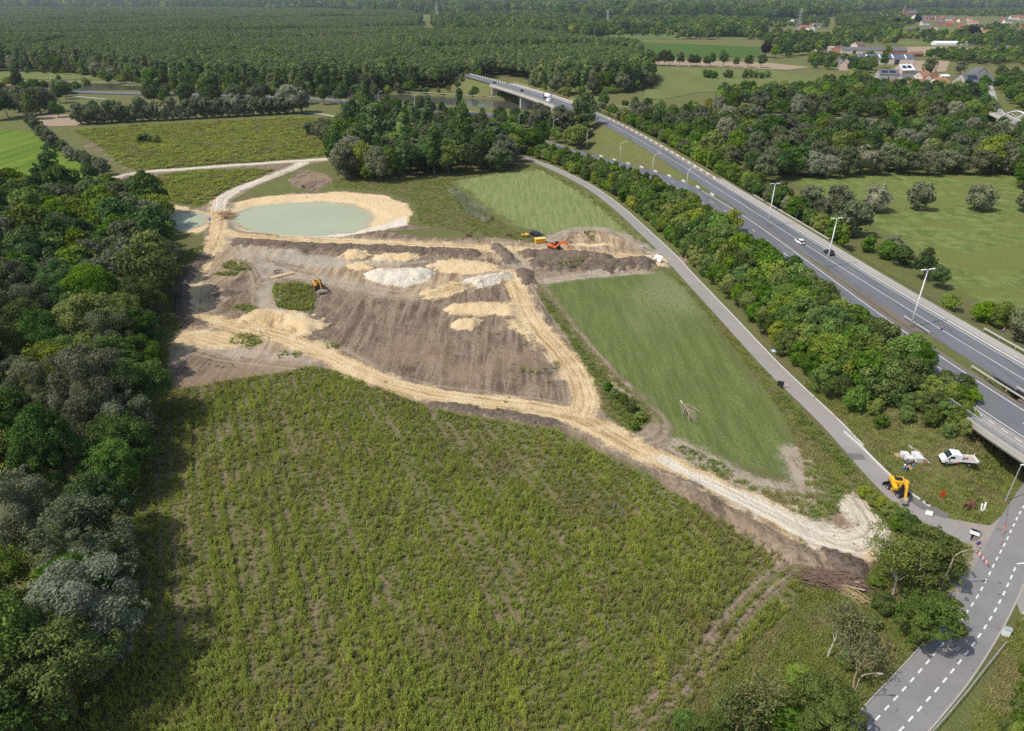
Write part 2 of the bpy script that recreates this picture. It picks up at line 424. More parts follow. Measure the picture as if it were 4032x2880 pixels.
# heaps: (name, label, category, line of points, half width m, height m, kind) kind: 0 soil 1 dark 2 yellow 3 white
HEAPS = [
 ('soil_berm', 'long dark soil berm along the haul road below the large pond', 'soil berm', [(528, 541), (600, 546), (700, 552), (800, 556), (900, 560), (1050, 566)], 3.2, 2.0, 1),
 ('soil_berm', 'short dark soil berm left of the brown track crossing', 'soil berm', [(1100, 552), (1118, 566), (1132, 582)], 2.6, 1.8, 1),
 ('soil_berm', 'dark ragged soil berm just below the orange excavator', 'soil berm', [(1168, 569), (1250, 571), (1340, 576)], 3.2, 2.2, 1),
 ('soil_berm', 'largest grey clod berm bordering the green mown field', 'soil berm', [(1208, 588), (1280, 594), (1350, 596), (1425, 588)], 4.6, 2.8, 1),
 ('soil_heap', 'broad light brown soil heap inside the looping wheel tracks', 'soil heap', [(1290, 528), (1330, 528), (1372, 540)], 5.5, 1.9, 0),
 ('soil_berm', 'small dark soil berm beside the top of the yellow junction track', 'soil berm', [(1160, 606), (1172, 630)], 2.4, 1.6, 1),
 ('sand_heap', 'pointed yellow sand heap left of the other small heaps', 'sand heap', [(778, 570), (788, 570)], 4.2, 2.2, 2),
 ('sand_heap', 'elongated yellow sand heap under the long dark berm', 'sand heap', [(855, 576), (905, 576)], 3.6, 1.8, 2),
 ('sand_heap', 'low yellow sand heap above the big whitish heap', 'sand heap', [(795, 594), (806, 594)], 4.0, 1.4, 2),
 ('sand_heap', 'big whitish grey sand heap in the middle of the site', 'sand heap', [(850, 614), (880, 618), (930, 612)], 5.0, 2.0, 3),
 ('sand_heap', 'wide flattened yellow sand bed right of the whitish heap', 'sand heap', [(980, 592), (1060, 592)], 4.8, 0.8, 2),
 ('sand_heap', 'grey and white sand ridge beside the top of the junction track', 'sand heap', [(1065, 627), (1118, 614)], 3.6, 1.7, 3),
 ('sand_heap', 'yellow sand ridge above the bare ploughed soil', 'sand heap', [(965, 655), (1010, 640)], 3.6, 1.3, 2),
 ('sand_heap', 'long pale sand heap lying on the bare soil', 'sand heap', [(1015, 688), (1060, 686), (1125, 688)], 3.2, 1.4, 2),
 ('sand_heap', 'small round pale sand heap alone on the bare soil', 'sand heap', [(1030, 720), (1040, 720)], 3.0, 1.6, 2),
 ('sand_heap', 'broad yellow sand ridge left of the bare soil by the main track', 'sand heap', [(580, 705), (640, 712), (680, 728)], 4.6, 2.0, 2),
 ('soil_berm', 'dark soil berm along the shaded wood edge', 'soil berm', [(452, 575), (420, 610), (405, 660), (408, 700)], 2.6, 1.2, 1),
 ('soil_heap', 'small dark soil heap near the grass islands', 'soil heap', [(488, 655), (505, 654)], 2.4, 0.9, 1),
 ('soil_heap', 'dark soil heap at the bend by the wood', 'soil heap', [(418, 714), (440, 722)], 2.2, 0.9, 1),
 ('soil_berm', 'low dark soil berm below the track at the meadow edge', 'soil berm', [(965, 902), (1060, 914), (1140, 926), (1225, 942)], 1.7, 0.8, 1),
 ('soil_berm', 'long grey brown soil berm between pale track and weedy meadow', 'soil berm', [(1485, 1066), (1560, 1108), (1640, 1158), (1740, 1222), (1800, 1244)], 2.4, 1.0, 0),
 ('soil_heap', 'clotted dark soil heap below the white sand ramp', 'soil heap', [(1850, 1248), (1895, 1266)], 2.4, 1.3, 1),
 ('sand_heap', 'low white sand ramp at the end of the pale track', 'sand heap', [(1885, 1125), (1908, 1150), (1920, 1180), (1890, 1205)], 2.2, 0.5, 3),
 ('soil_berm', 'grey and whitish soil berm south of the long dark berm', 'soil berm', [(560, 556), (620, 562), (665, 562)], 3.0, 1.5, 0),
]
_heap_lines = [smooth_line(VL(h[3]), 4) for h in HEAPS]

def heap_heights(X, Y):
    out = []
    n = fbm(X * 0.55, Y * 0.55, 4, 5); n2 = fbm(X * 1.7, Y * 1.7, 3, 9)
    for h, ln in zip(HEAPS, _heap_lines):
        ax = [p[0] for p in ln]; ay = [p[1] for p in ln]; w = h[4]
        z = np.zeros(X.shape)
        m = (X > min(ax) - w * 2) & (X < max(ax) + w * 2) & (Y > min(ay) - w * 2) & (Y < max(ay) + w * 2)
        if m.any():
            d, _, _ = line_dist(X[m], Y[m], ln)
            d = d + (n[m] - 0.5) * w * 1.5 + (n2[m] - 0.5) * w * 0.35
            prof = np.clip(1 - d / w, 0, 1.0)
            prof = prof ** 0.8 * (0.62 + 0.76 * n[m])
            z[m] = h[5] * prof + np.where(prof > 0.05, (n2[m] - 0.5) * 1.1 * min(1, h[5]), 0)
        out.append(np.maximum(z, 0))
    return out

def base_height(X, Y, heaps=None):
    X = np.asarray(X, float); Y = np.asarray(Y, float)
    z = (fbm(X * 0.05, Y * 0.05, 3, 21) - 0.5) * 0.5 * sstep(1500, 300, Y)
    # highway embankment
    yy = np.clip(Y, 60, 700)
    rr, lr = RR(yy), LR(np.clip(yy, 60, 425))
    xl = np.where(Y < 425, lr - 9.5, -1e3); xr_ = np.where(Y < 425, lr + 1.5, -1e3)
    emb = np.full(X.shape, -50.0)
    far = np.maximum(rr - 8.5 - X, X - (rr + 5.5))
    okR = np.where((Y > 446) & (Y < 552), 0.0, 1.0)
    eR = np.where(okR > 0, zR(Y) - 0.12 - 0.52 * np.maximum(far, 0) - np.where((Y > 640), (Y - 640) * 0.2, 0), -50)
    farL = np.maximum(xl - X, X - xr_)
    eL = zL(Y) - 0.12 - 0.45 * np.maximum(farL, 0)
    mid = (X > lr) & (X < rr - 6) & (Y < 300) & (rr - lr < 22)
    eM = np.where(mid, np.minimum(zR(Y), zL(Y)) - 0.14, -50)
    emb = np.maximum(np.maximum(eR, eL), eM)
    dl, _, _ = line_dist(X, Y, LOCAL)
    emb = np.minimum(emb, np.maximum((dl - 6.0) * 0.62, 0))
    emb = np.where((Y > 58) & (Y < 720), emb, -50)
    z = np.maximum(z, emb)
    # canal dykes and cut
    m = (Y > 330) & (Y < 720)
    if m.any():
        dc, _, _ = line_dist(X[m], Y[m], CANAL)
        zz = z[m]
        zz = np.where(dc < CANAL_W + 3, -1.2, np.maximum(zz, 1.0 * sstep(CANAL_W + 14, CANAL_W + 5, dc)))
        z[m] = zz
    for p in PONDS:
        cx = [q[0] for q in p]; cy = [q[1] for q in p]
        m = (X > min(cx) - 12) & (X < max(cx) + 12) & (Y > min(cy) - 12) & (Y < max(cy) + 12)
        if m.any():
            d = poly_sdf(X[m], Y[m], p)
            z[m] = np.where(d > -6, np.minimum(z[m], POND_Z + 0.02 - 0.16 * np.clip(d, -6, 8) + (fbm(X[m] * 0.16, Y[m] * 0.16, 4, 61) - 0.5) * 1.0), z[m])
    m = (Y > 60) & (Y < 110) & (X > 40) & (X < 90)
    if m.any():
        d = poly_sdf(X[m], Y[m], APRON); k = sstep(-3, 0, d); z[m] = z[m] * (1 - k) + np.minimum(z[m], -0.05) * k
    # flat beds under the paved roads
    for ln, w in ((LOCAL, 4.6), (SERVICE, 2.6)):
        d, _, _ = line_dist(X, Y, ln)
        k = sstep(w + 2.0, w, d)
        z = z * (1 - k) + (-0.06) * k if ln is LOCAL else z * (1 - k) + np.minimum(z, -0.06) * k
    return z
def ground(x, y):
    X = np.array([float(x)]); Y = np.array([float(y)])
    return float(base_height(X, Y)[0] + max(h[0] for h in heap_heights(X, Y)))

# --- rectilinear grid, finest where the site is
xs = list(np.arange(-128, 132, 0.66)); d = 0.66
while xs[-1] < 12000: d *= 1.13; xs.append(xs[-1] + d)
d = 0.66
while xs[0] > -12000: d *= 1.13; xs.insert(0, xs[0] - d)
ys = [22.0]
while ys[-1] < 520: ys.append(ys[-1] + max(0.5, 0.0039 * ys[-1]))
d = ys[-1] - ys[-2]
while ys[-1] < 26000: d *= 1.1; ys.append(ys[-1] + d)
xs = np.array(xs); ys = np.array(ys); NX, NY = len(xs), len(ys)
X, Y = np.meshgrid(xs, ys)
X = X.ravel(); Y = Y.ravel()
site = (np.abs(X) < 220) & (Y < 420)
def sdf_set(polys):
    o = np.full(X.shape, -30.0); s = o[site]
    for p in polys: s = np.maximum(s, poly_sdf(X[site], Y[site], p))
    o[site] = np.clip(s, -30, 30); return o
D = {}
D['soil'] = sdf_set(A_SOIL)
gin = sdf_set(A_GRASS_IN)
D['soil'] = np.minimum(D['soil'], -gin)
sand = sdf_set(A_SAND); white = sdf_set(A_WHITE); dark = np.full(X.shape, -30.0)
tu = np.zeros(X.shape); tv = np.full(X.shape, 30.0)
xs_, ys_ = X[site], Y[site]
def track(ln, half, target, amount=0.0, grow=0.8):
    d, a, sd = line_dist(xs_, ys_, ln)
    w = half - d + amount
    u = tu[site]; v = tv[site]; m = d < np.abs(v)
    tu[site] = np.where(m, a, u); tv[site] = np.where(m, sd, v)
    if target is not None:
        target[site] = np.maximum(target[site], np.clip(w, -30, 30))
    D['soil'][site] = np.maximum(D['soil'][site], np.clip(w + grow, -30, 30))
track(T_MAIN, 2.75, sand, 0.0, 0.5); track(T_JOIN, 2.8, sand, 0.0, 0.6); track(T_HAUL, 3.2, sand, -0.3, 1.6); track(smooth_line(VL([(1800, 1185), (1880, 1205), (1925, 1190), (1930, 1160), (1895, 1112)]), 5), 2.1, white); track(T_TOP, 2.2, white); track(T_TOP2, 2.6, white); track(T_BROWN, 3.2, None)
for off in (-0.9, 0.9):
    for ln in (T_EDGE, T_LANE):
        a = np.array(ln); t = np.gradient(a, axis=0); t /= np.linalg.norm(t, axis=1)[:, None] + 1e-9
        o = a + np.stack([-t[:, 1], t[:, 0]], 1) * off
        track([tuple(q) for q in o], 0.5, None, -0.12 if ln is T_LANE else -0.1, 0.0)
track(T_BACK, 1.3, None)
pale_a = sdf_set(A_PALE)
T_RUTS = [smooth_line(VL(q), 5) for q in ([(1205, 548), (1235, 525), (1290, 509), (1345, 512), (1400, 532), (1440, 556), (1480, 570)], [(560, 560), (600, 620), (605, 690), (590, 720)], [(520, 535), (560, 575), (640, 606), (760, 630), (850, 648)], [(1110, 545), (1140, 575), (1160, 600)], [(430, 760), (500, 778), (600, 790), (700, 800)], [(1500, 990), (1580, 1030), (1680, 1075), (1760, 1090)], [(1760, 1000), (1790, 1060), (1800, 1110), (1800, 1150)], [(1205, 625), (1300, 612), (1430, 602)])]
for ln in T_RUTS:
    a = np.array(ln); tt_ = np.gradient(a, axis=0); tt_ /= np.linalg.norm(tt_, axis=1)[:, None] + 1e-9
    for off in (-0.95, 0.95):
        track([tuple(q) for q in a + np.stack([-tt_[:, 1], tt_[:, 0]], 1) * off], 0.55, pale_a, 0.35, 0.2)
D['sand'], D['white'] = sand, white
HH = heap_heights(X, Y)
hz = np.zeros(X.shape)
for h, z in zip(HEAPS, HH):
    hz = np.maximum(hz, z)
    s = np.where(z > 0, np.clip(-1.4 + 6 * z, -1.4, 6), -30)
    inv = np.where(z > 0, 1.2 - 5 * z, 30)
    if h[6] == 1: dark = np.maximum(dark, s); sand = np.minimum(sand, inv); white = np.minimum(white, inv)
    elif h[6] == 2: sand = np.maximum(sand, s)
    elif h[6] == 3: white = np.maximum(white, s)
    else: sand = np.minimum(sand, inv)
    D['soil'] = np.maximum(D['soil'], np.where(z > 0, np.clip(-0.6 + 6 * z, -0.6, 3), -30))
D['sand'], D['white'], D['dark'] = sand, white, dark
D['mown'] = sdf_set([A_MOWN_R]); D['hay'] = sdf_set([A_MOWN_U]); D['weed'] = sdf_set([A_MEADOW] + A_MEADOW_U)
D['crop'] = np.clip(poly_sdf(X, Y, A_CROP), -30, 30); D['past'] = np.clip(poly_sdf(X, Y, A_PAST), -30, 30)
D['pale'] = pale_a; D['tan'] = sdf_set(A_TAN)
D['pond'] = np.full(X.shape, -30.0)
for p in PONDS: D['pond'][site] = np.maximum(D['pond'][site], np.clip(poly_sdf(xs_, ys_, p), -30, 30))
D['wet'] = D['pond']
Z = base_height(X, Y)
rough = sstep(-0.5, 2.0, D['soil'])
Z += hz + rough * ((fbm(X * 0.5, Y * 0.5, 3, 3) - 0.5) * 0.35 + (fbm(X * 1.3, Y * 1.3, 2, 4) - 0.5) * 0.12) * sstep(3, -1, D['pond'])
D['tu'], D['tv'] = tu, np.clip(tv, -12, 12)

# --- ground material: colours of what the land is made of, edges broken up by noise
t = NT('land')
pos = t.pos()
n_big = t.noise(pos, 0.03, 3.0); n_mid = t.noise(pos, 0.22, 4.0, 0.6); n_fine = t.noise(pos, 1.6, 4.0, 0.65); n_grit = t.noise(pos, 6.0, 3.0, 0.7)
def layer(name, soft, amp, mid=0.0):
    d = t.attr(name)
    a = t.math('ADD', d, t.math('MULTIPLY', t.math('SUBTRACT', n_fine, 0.5), amp))
    if mid: a = t.math('ADD', a, t.math('MULTIPLY', t.math('SUBTRACT', n_mid, 0.5), mid))
    return t.ramp(a, -soft, soft)
gr = t.mix(n_mid, (0.095, 0.118, 0.030), (0.195, 0.205, 0.070))
gr = t.mix(t.ramp(n_big, 0.42, 0.62), gr, (0.155, 0.150, 0.060))
gr = t.mix(t.math('MULTIPLY', t.ramp(n_fine, 0.5, 0.75), 0.55), gr, (0.23, 0.21, 0.105))
weed = t.mix(n_mid, (0.120, 0.130, 0.036), (0.195, 0.190, 0.075))
weed = t.mix(t.math('MULTIPLY', t.ramp(t.noise(t.mapv(pos, scale=(1.0, 0.10, 1), rot=(0, 0, R(-25))), 0.9, 4.0, 0.65), 0.52, 0.66), 0.75), weed, (0.30, 0.235, 0.165))
sx_ = t.n('SeparateXYZ'); t.l(pos, sx_.inputs[0])
rowc = t.math('ADD', t.math('MULTIPLY', sx_.outputs[0], math.cos(R(25)) * 2 * math.pi / 1.9), t.math('MULTIPLY', sx_.outputs[1], math.sin(R(25)) * 2 * math.pi / 1.9))
weed = t.mix(t.math('MULTIPLY', t.ramp(t.math('ADD', t.math('COSINE', rowc), t.math('MULTIPLY', n_fine, 1.2)), 0.5, -0.4), 0.5), weed, (0.23, 0.18, 0.115))
col = t.mix(layer('weed', 1.5, 2.0), gr, weed)
# mown field, stripes running down the field
mv = t.mapv(pos, scale=(1.1, 0.12, 1), rot=(0, 0, R(-40)))
st = t.noise(mv, 0.55, 3.0, 0.6)
mw = t.mix(t.ramp(st, 0.22, 0.78), (0.108, 0.148, 0.038), (0.200, 0.232, 0.078))
mw = t.mix(t.ramp(t.noise(t.mapv(pos, scale=(1, 0.5, 1)), 0.028, 2.0), 0.45, 0.68), mw, (0.27, 0.285, 0.140))
mw = t.mix(t.math('MULTIPLY', t.ramp(n_fine, 0.42, 0.68), 0.75), mw, (0.105, 0.14, 0.045))
col = t.mix(layer('mown', 1.4, 4.0, 6.0), col, mw)
hv = t.mapv(pos, scale=(1.0, 0.09, 1), rot=(0, 0, R(-32)))
hy = t.mix(t.ramp(t.noise(hv, 0.8, 4.0, 0.65), 0.3, 0.7), (0.175, 0.220, 0.072), (0.275, 0.305, 0.125))
hy = t.mix(t.math('MULTIPLY', t.ramp(n_fine, 0.5, 0.75), 0.5), hy, (0.10, 0.15, 0.05))
col = t.mix(layer('hay', 1.6, 5.0, 8.0), col, hy)
cv = t.mapv(pos, scale=(1.0, 0.05, 1), rot=(0, 0, R(52)))
cr = t.mix(t.ramp(t.noise(cv, 0.16, 2.0), 0.35, 0.65), (0.100, 0.175, 0.018), (0.170, 0.235, 0.030))
col = t.mix(layer('crop', 1.0, 2.0), col, cr)
pa = t.mix(t.ramp(n_mid, 0.3, 0.7), (0.105, 0.158, 0.036), (0.225, 0.268, 0.080))
pa = t.mix(t.ramp(t.noise(pos, 0.05, 3.0), 0.48, 0.6), pa, (0.170, 0.190, 0.052))
pa = t.mix(t.math('MULTIPLY', t.ramp(n_fine, 0.5, 0.75), 0.45), pa, (0.26, 0.265, 0.12))
col = t.mix(layer('past', 3.0, 6.0), col, pa)
# bare soil with scraper streaks
sv = t.mapv(pos, scale=(1.0, 0.10, 1), rot=(0, 0, R(-24)))
s1 = t.noise(sv, 0.62, 5.0, 0.7, 0.6)
so = t.mix(t.ramp(s1, 0.36, 0.66), (0.135, 0.098, 0.068), (0.345, 0.265, 0.190))
so = t.mix(t.math('MULTIPLY', t.ramp(n_mid, 0.46, 0.68), 0.55), so, (0.350, 0.270, 0.190))
so = t.mix(t.math('MULTIPLY', t.ramp(n_fine, 0.50, 0.66), 0.75), so, (0.115, 0.085, 0.06))
so = t.mix(t.math('MULTIPLY', t.ramp(n_big, 0.5, 0.62), 0.6), so, (0.34, 0.245, 0.16))
tanc = t.mix(t.ramp(s1, 0.35, 0.65), (0.26, 0.180, 0.105), (0.56, 0.430, 0.285))
tanc = t.mix(t.math('MULTIPLY', t.ramp(n_fine, 0.52, 0.7), 0.6), tanc, (0.25, 0.185, 0.13))
so = t.mix(t.math('MULTIPLY', layer('tan', 2.0, 6.0, 16.0), 0.9), so, tanc)
col = t.mix(layer('soil', 0.4, 4.0, 2.5), col, so)
col = t.mix(t.math('MULTIPLY', layer('pale', 1.5, 5.0, 6.0), 0.85), col, t.mix(s1, (0.34, 0.285, 0.215), (0.56, 0.50, 0.41)))
# tracks: long streaks from tyres
cmb = t.n('CombineXYZ'); t.l(t.math('MULTIPLY', t.attr('tu'), 0.035), cmb.inputs[0]); t.l(t.math('MULTIPLY', t.attr('tv'), 1.25), cmb.inputs[1])
rut = t.noise(cmb.outputs[0], 1.0, 3.0, 0.6, 0.3)
sa = t.mix(t.math('MULTIPLY', t.ramp(rut, 0.62, 0.34), t.ramp(t.math('ABSOLUTE', t.attr('tv')), 4.4, 3.2)), (0.72, 0.545, 0.310), (0.42, 0.285, 0.135))
sa = t.mix(t.math('MULTIPLY', t.ramp(n_mid, 0.45, 0.65), 0.7), sa, (0.76, 0.610, 0.390))
sa = t.mix(t.math('MULTIPLY', t.ramp(n_fine, 0.52, 0.75), 0.3), sa, (0.36, 0.265, 0.16))
streak = t.math('MULTIPLY', t.ramp(rut, 0.4, 0.62), t.ramp(t.math('ABSOLUTE', t.attr('tv')), 5.5, 3.5))
col = t.mix(t.math('MULTIPLY', t.math('MULTIPLY', streak, layer('soil', 0.5, 1.0)), 0.6), col, (0.46, 0.375, 0.27))
col = t.mix(layer('sand', 0.6, 4.5, 5.0), col, sa)
wh = t.mix(t.math('MULTIPLY', t.ramp(rut, 0.6, 0.35), t.ramp(t.math('ABSOLUTE', t.attr('tv')), 4.2, 3.0)), (0.76, 0.69, 0.56), (0.46, 0.385, 0.275))
wh = t.mix(t.math('MULTIPLY', t.ramp(n_mid, 0.5, 0.66), 0.6), wh, (0.62, 0.57, 0.49))
wh = t.mix(t.math('MULTIPLY', t.ramp(n_fine, 0.5, 0.72), 0.5), wh, (0.48, 0.40, 0.28))
col = t.mix(layer('white', 0.7, 4.0, 3.5), col, wh)
dk = t.mix(t.ramp(n_fine, 0.3, 0.7), (0.070, 0.052, 0.040), (0.235, 0.185, 0.145))
col = t.mix(t.math('MULTIPLY', layer('dark', 0.5, 2.0), 0.85), col, dk)
wetc = t.mix(n_fine, (0.32, 0.28, 0.20), (0.44, 0.40, 0.31))
col = t.mix(t.math('MULTIPLY', t.ramp(t.math('ADD', t.attr('wet'), t.math('MULTIPLY', n_fine, 2.0)), -1.6, 0.6), 0.8), col, wetc)
col = t.mix(t.math('MULTIPLY', t.ramp(n_grit, 0.35, 0.75), 0.35), col, t.mix(0.5, col, (0.02, 0.018, 0.01)))
b = t.n('BsdfPrincipled'); t.l(col, b.inputs['Base Color']); b.inputs['Roughness'].default_value = 0.95; b.inputs['Specular IOR Level'].default_value = 0.1
bn = t.n('Bump'); bn.inputs['Strength'].default_value = 1.0; bn.inputs['Distance'].default_value = 0.6
t.l(t.math('ADD', t.math('MULTIPLY', n_fine, 0.7), t.math('MULTIPLY', n_grit, 0.25)), bn.inputs['Height']); t.l(bn.outputs[0], b.inputs['Normal'])
LAND = t.out(b.outputs[0])

# --- cut the sheet into the pieces one can name
I = np.arange(NX * NY).reshape(NY, NX)
quads = np.stack([I[:-1, :-1].ravel(), I[:-1, 1:].ravel(), I[1:, 1:].ravel(), I[1:, :-1].ravel()], 1)
fc = lambda a: a[quads].mean(1)
fs = {k: fc(D[k]) for k in ('soil', 'sand', 'white', 'mown', 'hay', 'weed', 'crop', 'past', 'pond')}
cls = np.zeros(len(quads), int)
fx, fy = fc(X), fc(Y)
cls[fs['past'] > 0] = 1; cls[fs['crop'] > 0] = 2; cls[fs['hay'] > 0] = 3; cls[fs['mown'] > 0] = 4
cls[(fs['weed'] > 0) & (fy < 130)] = 5; cls[(fs['weed'] > 0) & (fy >= 130)] = 6
cls[fs['soil'] > 0] = 7
cls[(fs['sand'] > 0) & (fs['soil'] > 0)] = 8; cls[(fs['white'] > 0) & (fs['soil'] > 0)] = 9
cls[fs['pond'] > 0] = 10
names = ['ground', 'pasture', 'crop_field', 'hay_field', 'mown_field', 'meadow_ground', 'upper_meadow_ground', 'bare_soil', 'sand_track', 'pale_sand_track', 'pond_bed']
labels = ['rough green and straw coloured grassland reaching to the horizon', 'green pasture to the right of the highway', 'bright yellow green crop field at the left', 'striped pale hay field below the middle wood', 'dark green mown field between sand track and service road',
          'ground of the weedy meadow in the foreground', 'ground of the weedy meadow beyond the ponds', 'bare grey brown soil of the construction site', 'yellow sand track with tyre marks', 'pale crushed sand track', 'sandy bed under the pond water']
HB = []
for k, z in enumerate(HH):
    zf = fc(z); m = (zf > 0.22) & (cls != 10)
    other = np.zeros(len(quads))
    for j, z2 in enumerate(HH):
        if j != k and abs(HEAPS[j][3][0][1] - HEAPS[k][3][0][1]) < 120: other = np.maximum(other, fc(z2))
    cls[m & (zf >= other)] = 100 + k
def terrain_piece(nm, c):
    q = quads[cls == c]
    if not len(q): return None
    u, inv = np.unique(q, return_inverse=True)
    me = np_mesh(nm, np.stack([X[u], Y[u], Z[u]], 1), inv.reshape(-1), 4, [LAND], smooth=True)
    for k in ('soil', 'sand', 'white', 'dark', 'mown', 'hay', 'weed', 'crop', 'past', 'pale', 'tan', 'wet', 'tu', 'tv'): fattr(me, k, D[k][u])
    return link(nm, me)
for c, (nm, lb) in enumerate(zip(names, labels)):
    o = terrain_piece(nm, c)
    if o: tag(o, lb, None, None, 'structure')
for k, h in enumerate(HEAPS):
    o = terrain_piece(h[0], 100 + k)
    if o: tag(o, h[1], h[2], 'berms and heaps of the construction site')

# --- water
def water_mat(name, col, rough, wave):
    t = NT(name); b = t.n('BsdfPrincipled'); p = t.pos()
    t.l(t.mix(t.noise(p, 0.05, 2.0), tuple(c * 0.88 for c in col), tuple(c * 1.1 for c in col)), b.inputs['Base Color'])
    b.inputs['Roughness'].default_value = rough; b.inputs['IOR'].default_value = 1.33; b.inputs['Specular IOR Level'].default_value = 0.3 if rough > 0.3 else 0.5
    bn = t.n('Bump'); bn.inputs['Strength'].default_value = wave; bn.inputs['Distance'].default_value = 0.05
    t.l(t.noise(p, 1.8, 3.0), bn.inputs['Height']); t.l(bn.outputs[0], b.inputs['Normal'])
    return t.out(b.outputs[0])
W_POND = water_mat('pond_water', (0.36, 0.385, 0.265), 0.5, 0.35)
W_CANAL = water_mat('canal_water', (0.085, 0.085, 0.062), 0.12, 0.4)
def sheet(name, poly, z, m, kind='structure', label=None):
    me = bpy.data.meshes.new(name); me.from_pydata([(p[0], p[1], z) for p in poly], [], [tuple(range(len(poly)))])
    me.materials.append(m); me.update()
    n = me.polygons[0].normal
    if n.z < 0: me.flip_normals()
    return tag(link(name, me), label, None, None, kind)
for p, lb in zip(PONDS, ('large oval milky green pond with a sandy rim', 'small milky green pond at the edge of the wood')):
    cx = sum(q[0] for q in p) / len(p); cy = sum(q[1] for q in p) / len(p)
    big = [(cx + (q[0] - cx) * 1.12, cy + (q[1] - cy) * 1.16) for q in p]
    sheet('pond_water', smooth_line(big + [big[0]], 5)[:-1], POND_Z + 0.02, W_POND, label=lb)
def strip(name, line, half, z, m, label=None, kind='structure', off=0.0, z_fn=None, thick=0.0):
    a = np.array(line, float); tt = np.gradient(a, axis=0); tt /= np.linalg.norm(tt, axis=1)[:, None] + 1e-9
    nn = np.stack([-tt[:, 1], tt[:, 0]], 1)
    l, r = a + nn * (off + half), a + nn * (off - half)
    zz = np.full(len(a), z, float) if z_fn is None else np.array([z_fn(q) for q in a])
    n = len(a)
    if thick:
        vs = np.concatenate([np.c_[l, zz], np.c_[r, zz], np.c_[l, zz - thick], np.c_[r, zz - thick]])
        fsx = [(n + i, n + i + 1, i + 1, i) for i in range(n - 1)] + [(2 * n + i, i, i + 1, 2 * n + i + 1) for i in range(n - 1)] + [(3 * n + i + 1, n + i + 1, n + i, 3 * n + i) for i in range(n - 1)]
        fsx += [(2 * n + i, 2 * n + i + 1, 3 * n + i + 1, 3 * n + i) for i in range(n - 1)] + [(0, 2 * n, 3 * n, n), (n - 1, 2 * n - 1, 4 * n - 1, 3 * n - 1)]
    else:
        vs = np.concatenate([np.c_[l, zz], np.c_[r, zz]])
        fsx = [(n + i, n + i + 1, i + 1, i) for i in range(n - 1)]
    me = bpy.data.meshes.new(name); me.from_pydata([tuple(q) for q in vs], [], fsx)
    me.materials.append(m); me.update()
    o = link(name, me)
    return tag(o, label, None, None, kind) if (label or kind) else o
strip('canal', CANAL, CANAL_W + 2.4, -0.35, W_CANAL, 'dark brown canal running under the highway bridge')
# ================================================================ ROADS
def road_mat(name, col, var=0.12, crack=0.5, along=None, spots=0.0):
    t = NT(name); p = t.pos()
    n1 = t.noise(p, 0.25, 4.0, 0.6); n2 = t.noise(p, 2.2, 4.0, 0.6)
    c = t.mix(n1, tuple(q * (1 - var * 1.3) for q in col), tuple(q * (1 + var * 1.3) for q in col))
    c = t.mix(t.math('MULTIPLY', t.ramp(n2, 0.5, 0.72), 0.35), c, tuple(q * 0.72 for q in col))
    c = t.mix(t.math('MULTIPLY', t.ramp(t.noise(p, 0.045, 2.0), 0.5, 0.56), 0.22), c, tuple(q * 1.25 for q in col))
    if crack:
        vo = t.n('TexVoronoi', feature='DISTANCE_TO_EDGE'); vo.inputs['Scale'].default_value = 0.28
        t.l(t.mapv(p, scale=(1, 0.55, 1)), vo.inputs['Vector'])
        w = t.math('LESS_THAN', t.math('ADD', vo.outputs['Distance'], t.math('MULTIPLY', n2, 0.03)), 0.0185)
        c = t.mix(t.math('MULTIPLY', w, crack), c, tuple(q * 0.6 for q in col))
    if along is not None:
        w = t.noise(t.mapv(p, scale=(1.0, 0.02, 1), rot=(0, 0, along)), 0.75, 3.0, 0.6)
        c = t.mix(t.math('MULTIPLY', t.ramp(w, 0.45, 0.65), 0.45), c, tuple(q * 0.62 for q in col))
    if spots:
        c = t.mix(t.math('MULTIPLY', t.ramp(t.noise(p, 0.8, 2.0), 0.66, 0.72), spots), c, tuple(q * 0.4 for q in col))
    b = t.n('BsdfPrincipled'); t.l(c, b.inputs['Base Color']); b.inputs['Roughness'].default_value = 0.85; b.inputs['Specular IOR Level'].default_value = 0.25
    return t.out(b.outputs[0])
M_ASPH = road_mat('asphalt_highway', (0.148, 0.152, 0.162), 0.12, 0.0, along=R(-12))
M_ASPH2 = road_mat('asphalt_local', (0.225, 0.216, 0.212), 0.16, 0.55, spots=0.5)
M_CONC = road_mat('concrete_path', (0.285, 0.262, 0.240), 0.12, 0.3)
M_CYC = road_mat('concrete_cycle', (0.36, 0.335, 0.30), 0.12, 0.3)
M_BROWNP = road_mat('median_paving', (0.17, 0.14, 0.118), 0.2, 0.0)
M_MARK = pm('road_paint', (0.66, 0.66, 0.64), 0.7, 0.32, 2.5, objspace=False)
M_KERB = pm('kerb_concrete', (0.56, 0.54, 0.51), 0.85, 0.15, 4.0, bump=0.2, objspace=False)
M_CON = pm('concrete', (0.44, 0.41, 0.37), 0.9, 0.22, 0.8, bump=0.3, objspace=False)
M_CONW = pm('concrete_white', (0.56, 0.52, 0.45), 0.85, 0.16, 1.5, bump=0.2)
M_STEELW = pm('white_steel', (0.80, 0.80, 0.78), 0.45, 0.06, 2.0, spec=0.5)
M_GALV = pm('galvanised_steel', (0.52, 0.54, 0.55), 0.5, 0.12, 3.0, metal=0.4)
M_LAMPGL = pm('lamp_lens', (0.75, 0.78, 0.80), 0.25, 0.05, 3.0, spec=0.6)
M_RUST = pm('rusty_steel', (0.20, 0.105, 0.06), 0.85, 0.4, 4.0, bump=0.3)
M_DARK = pm('dark_rubber', (0.025, 0.025, 0.027), 0.8, 0.2, 5.0)

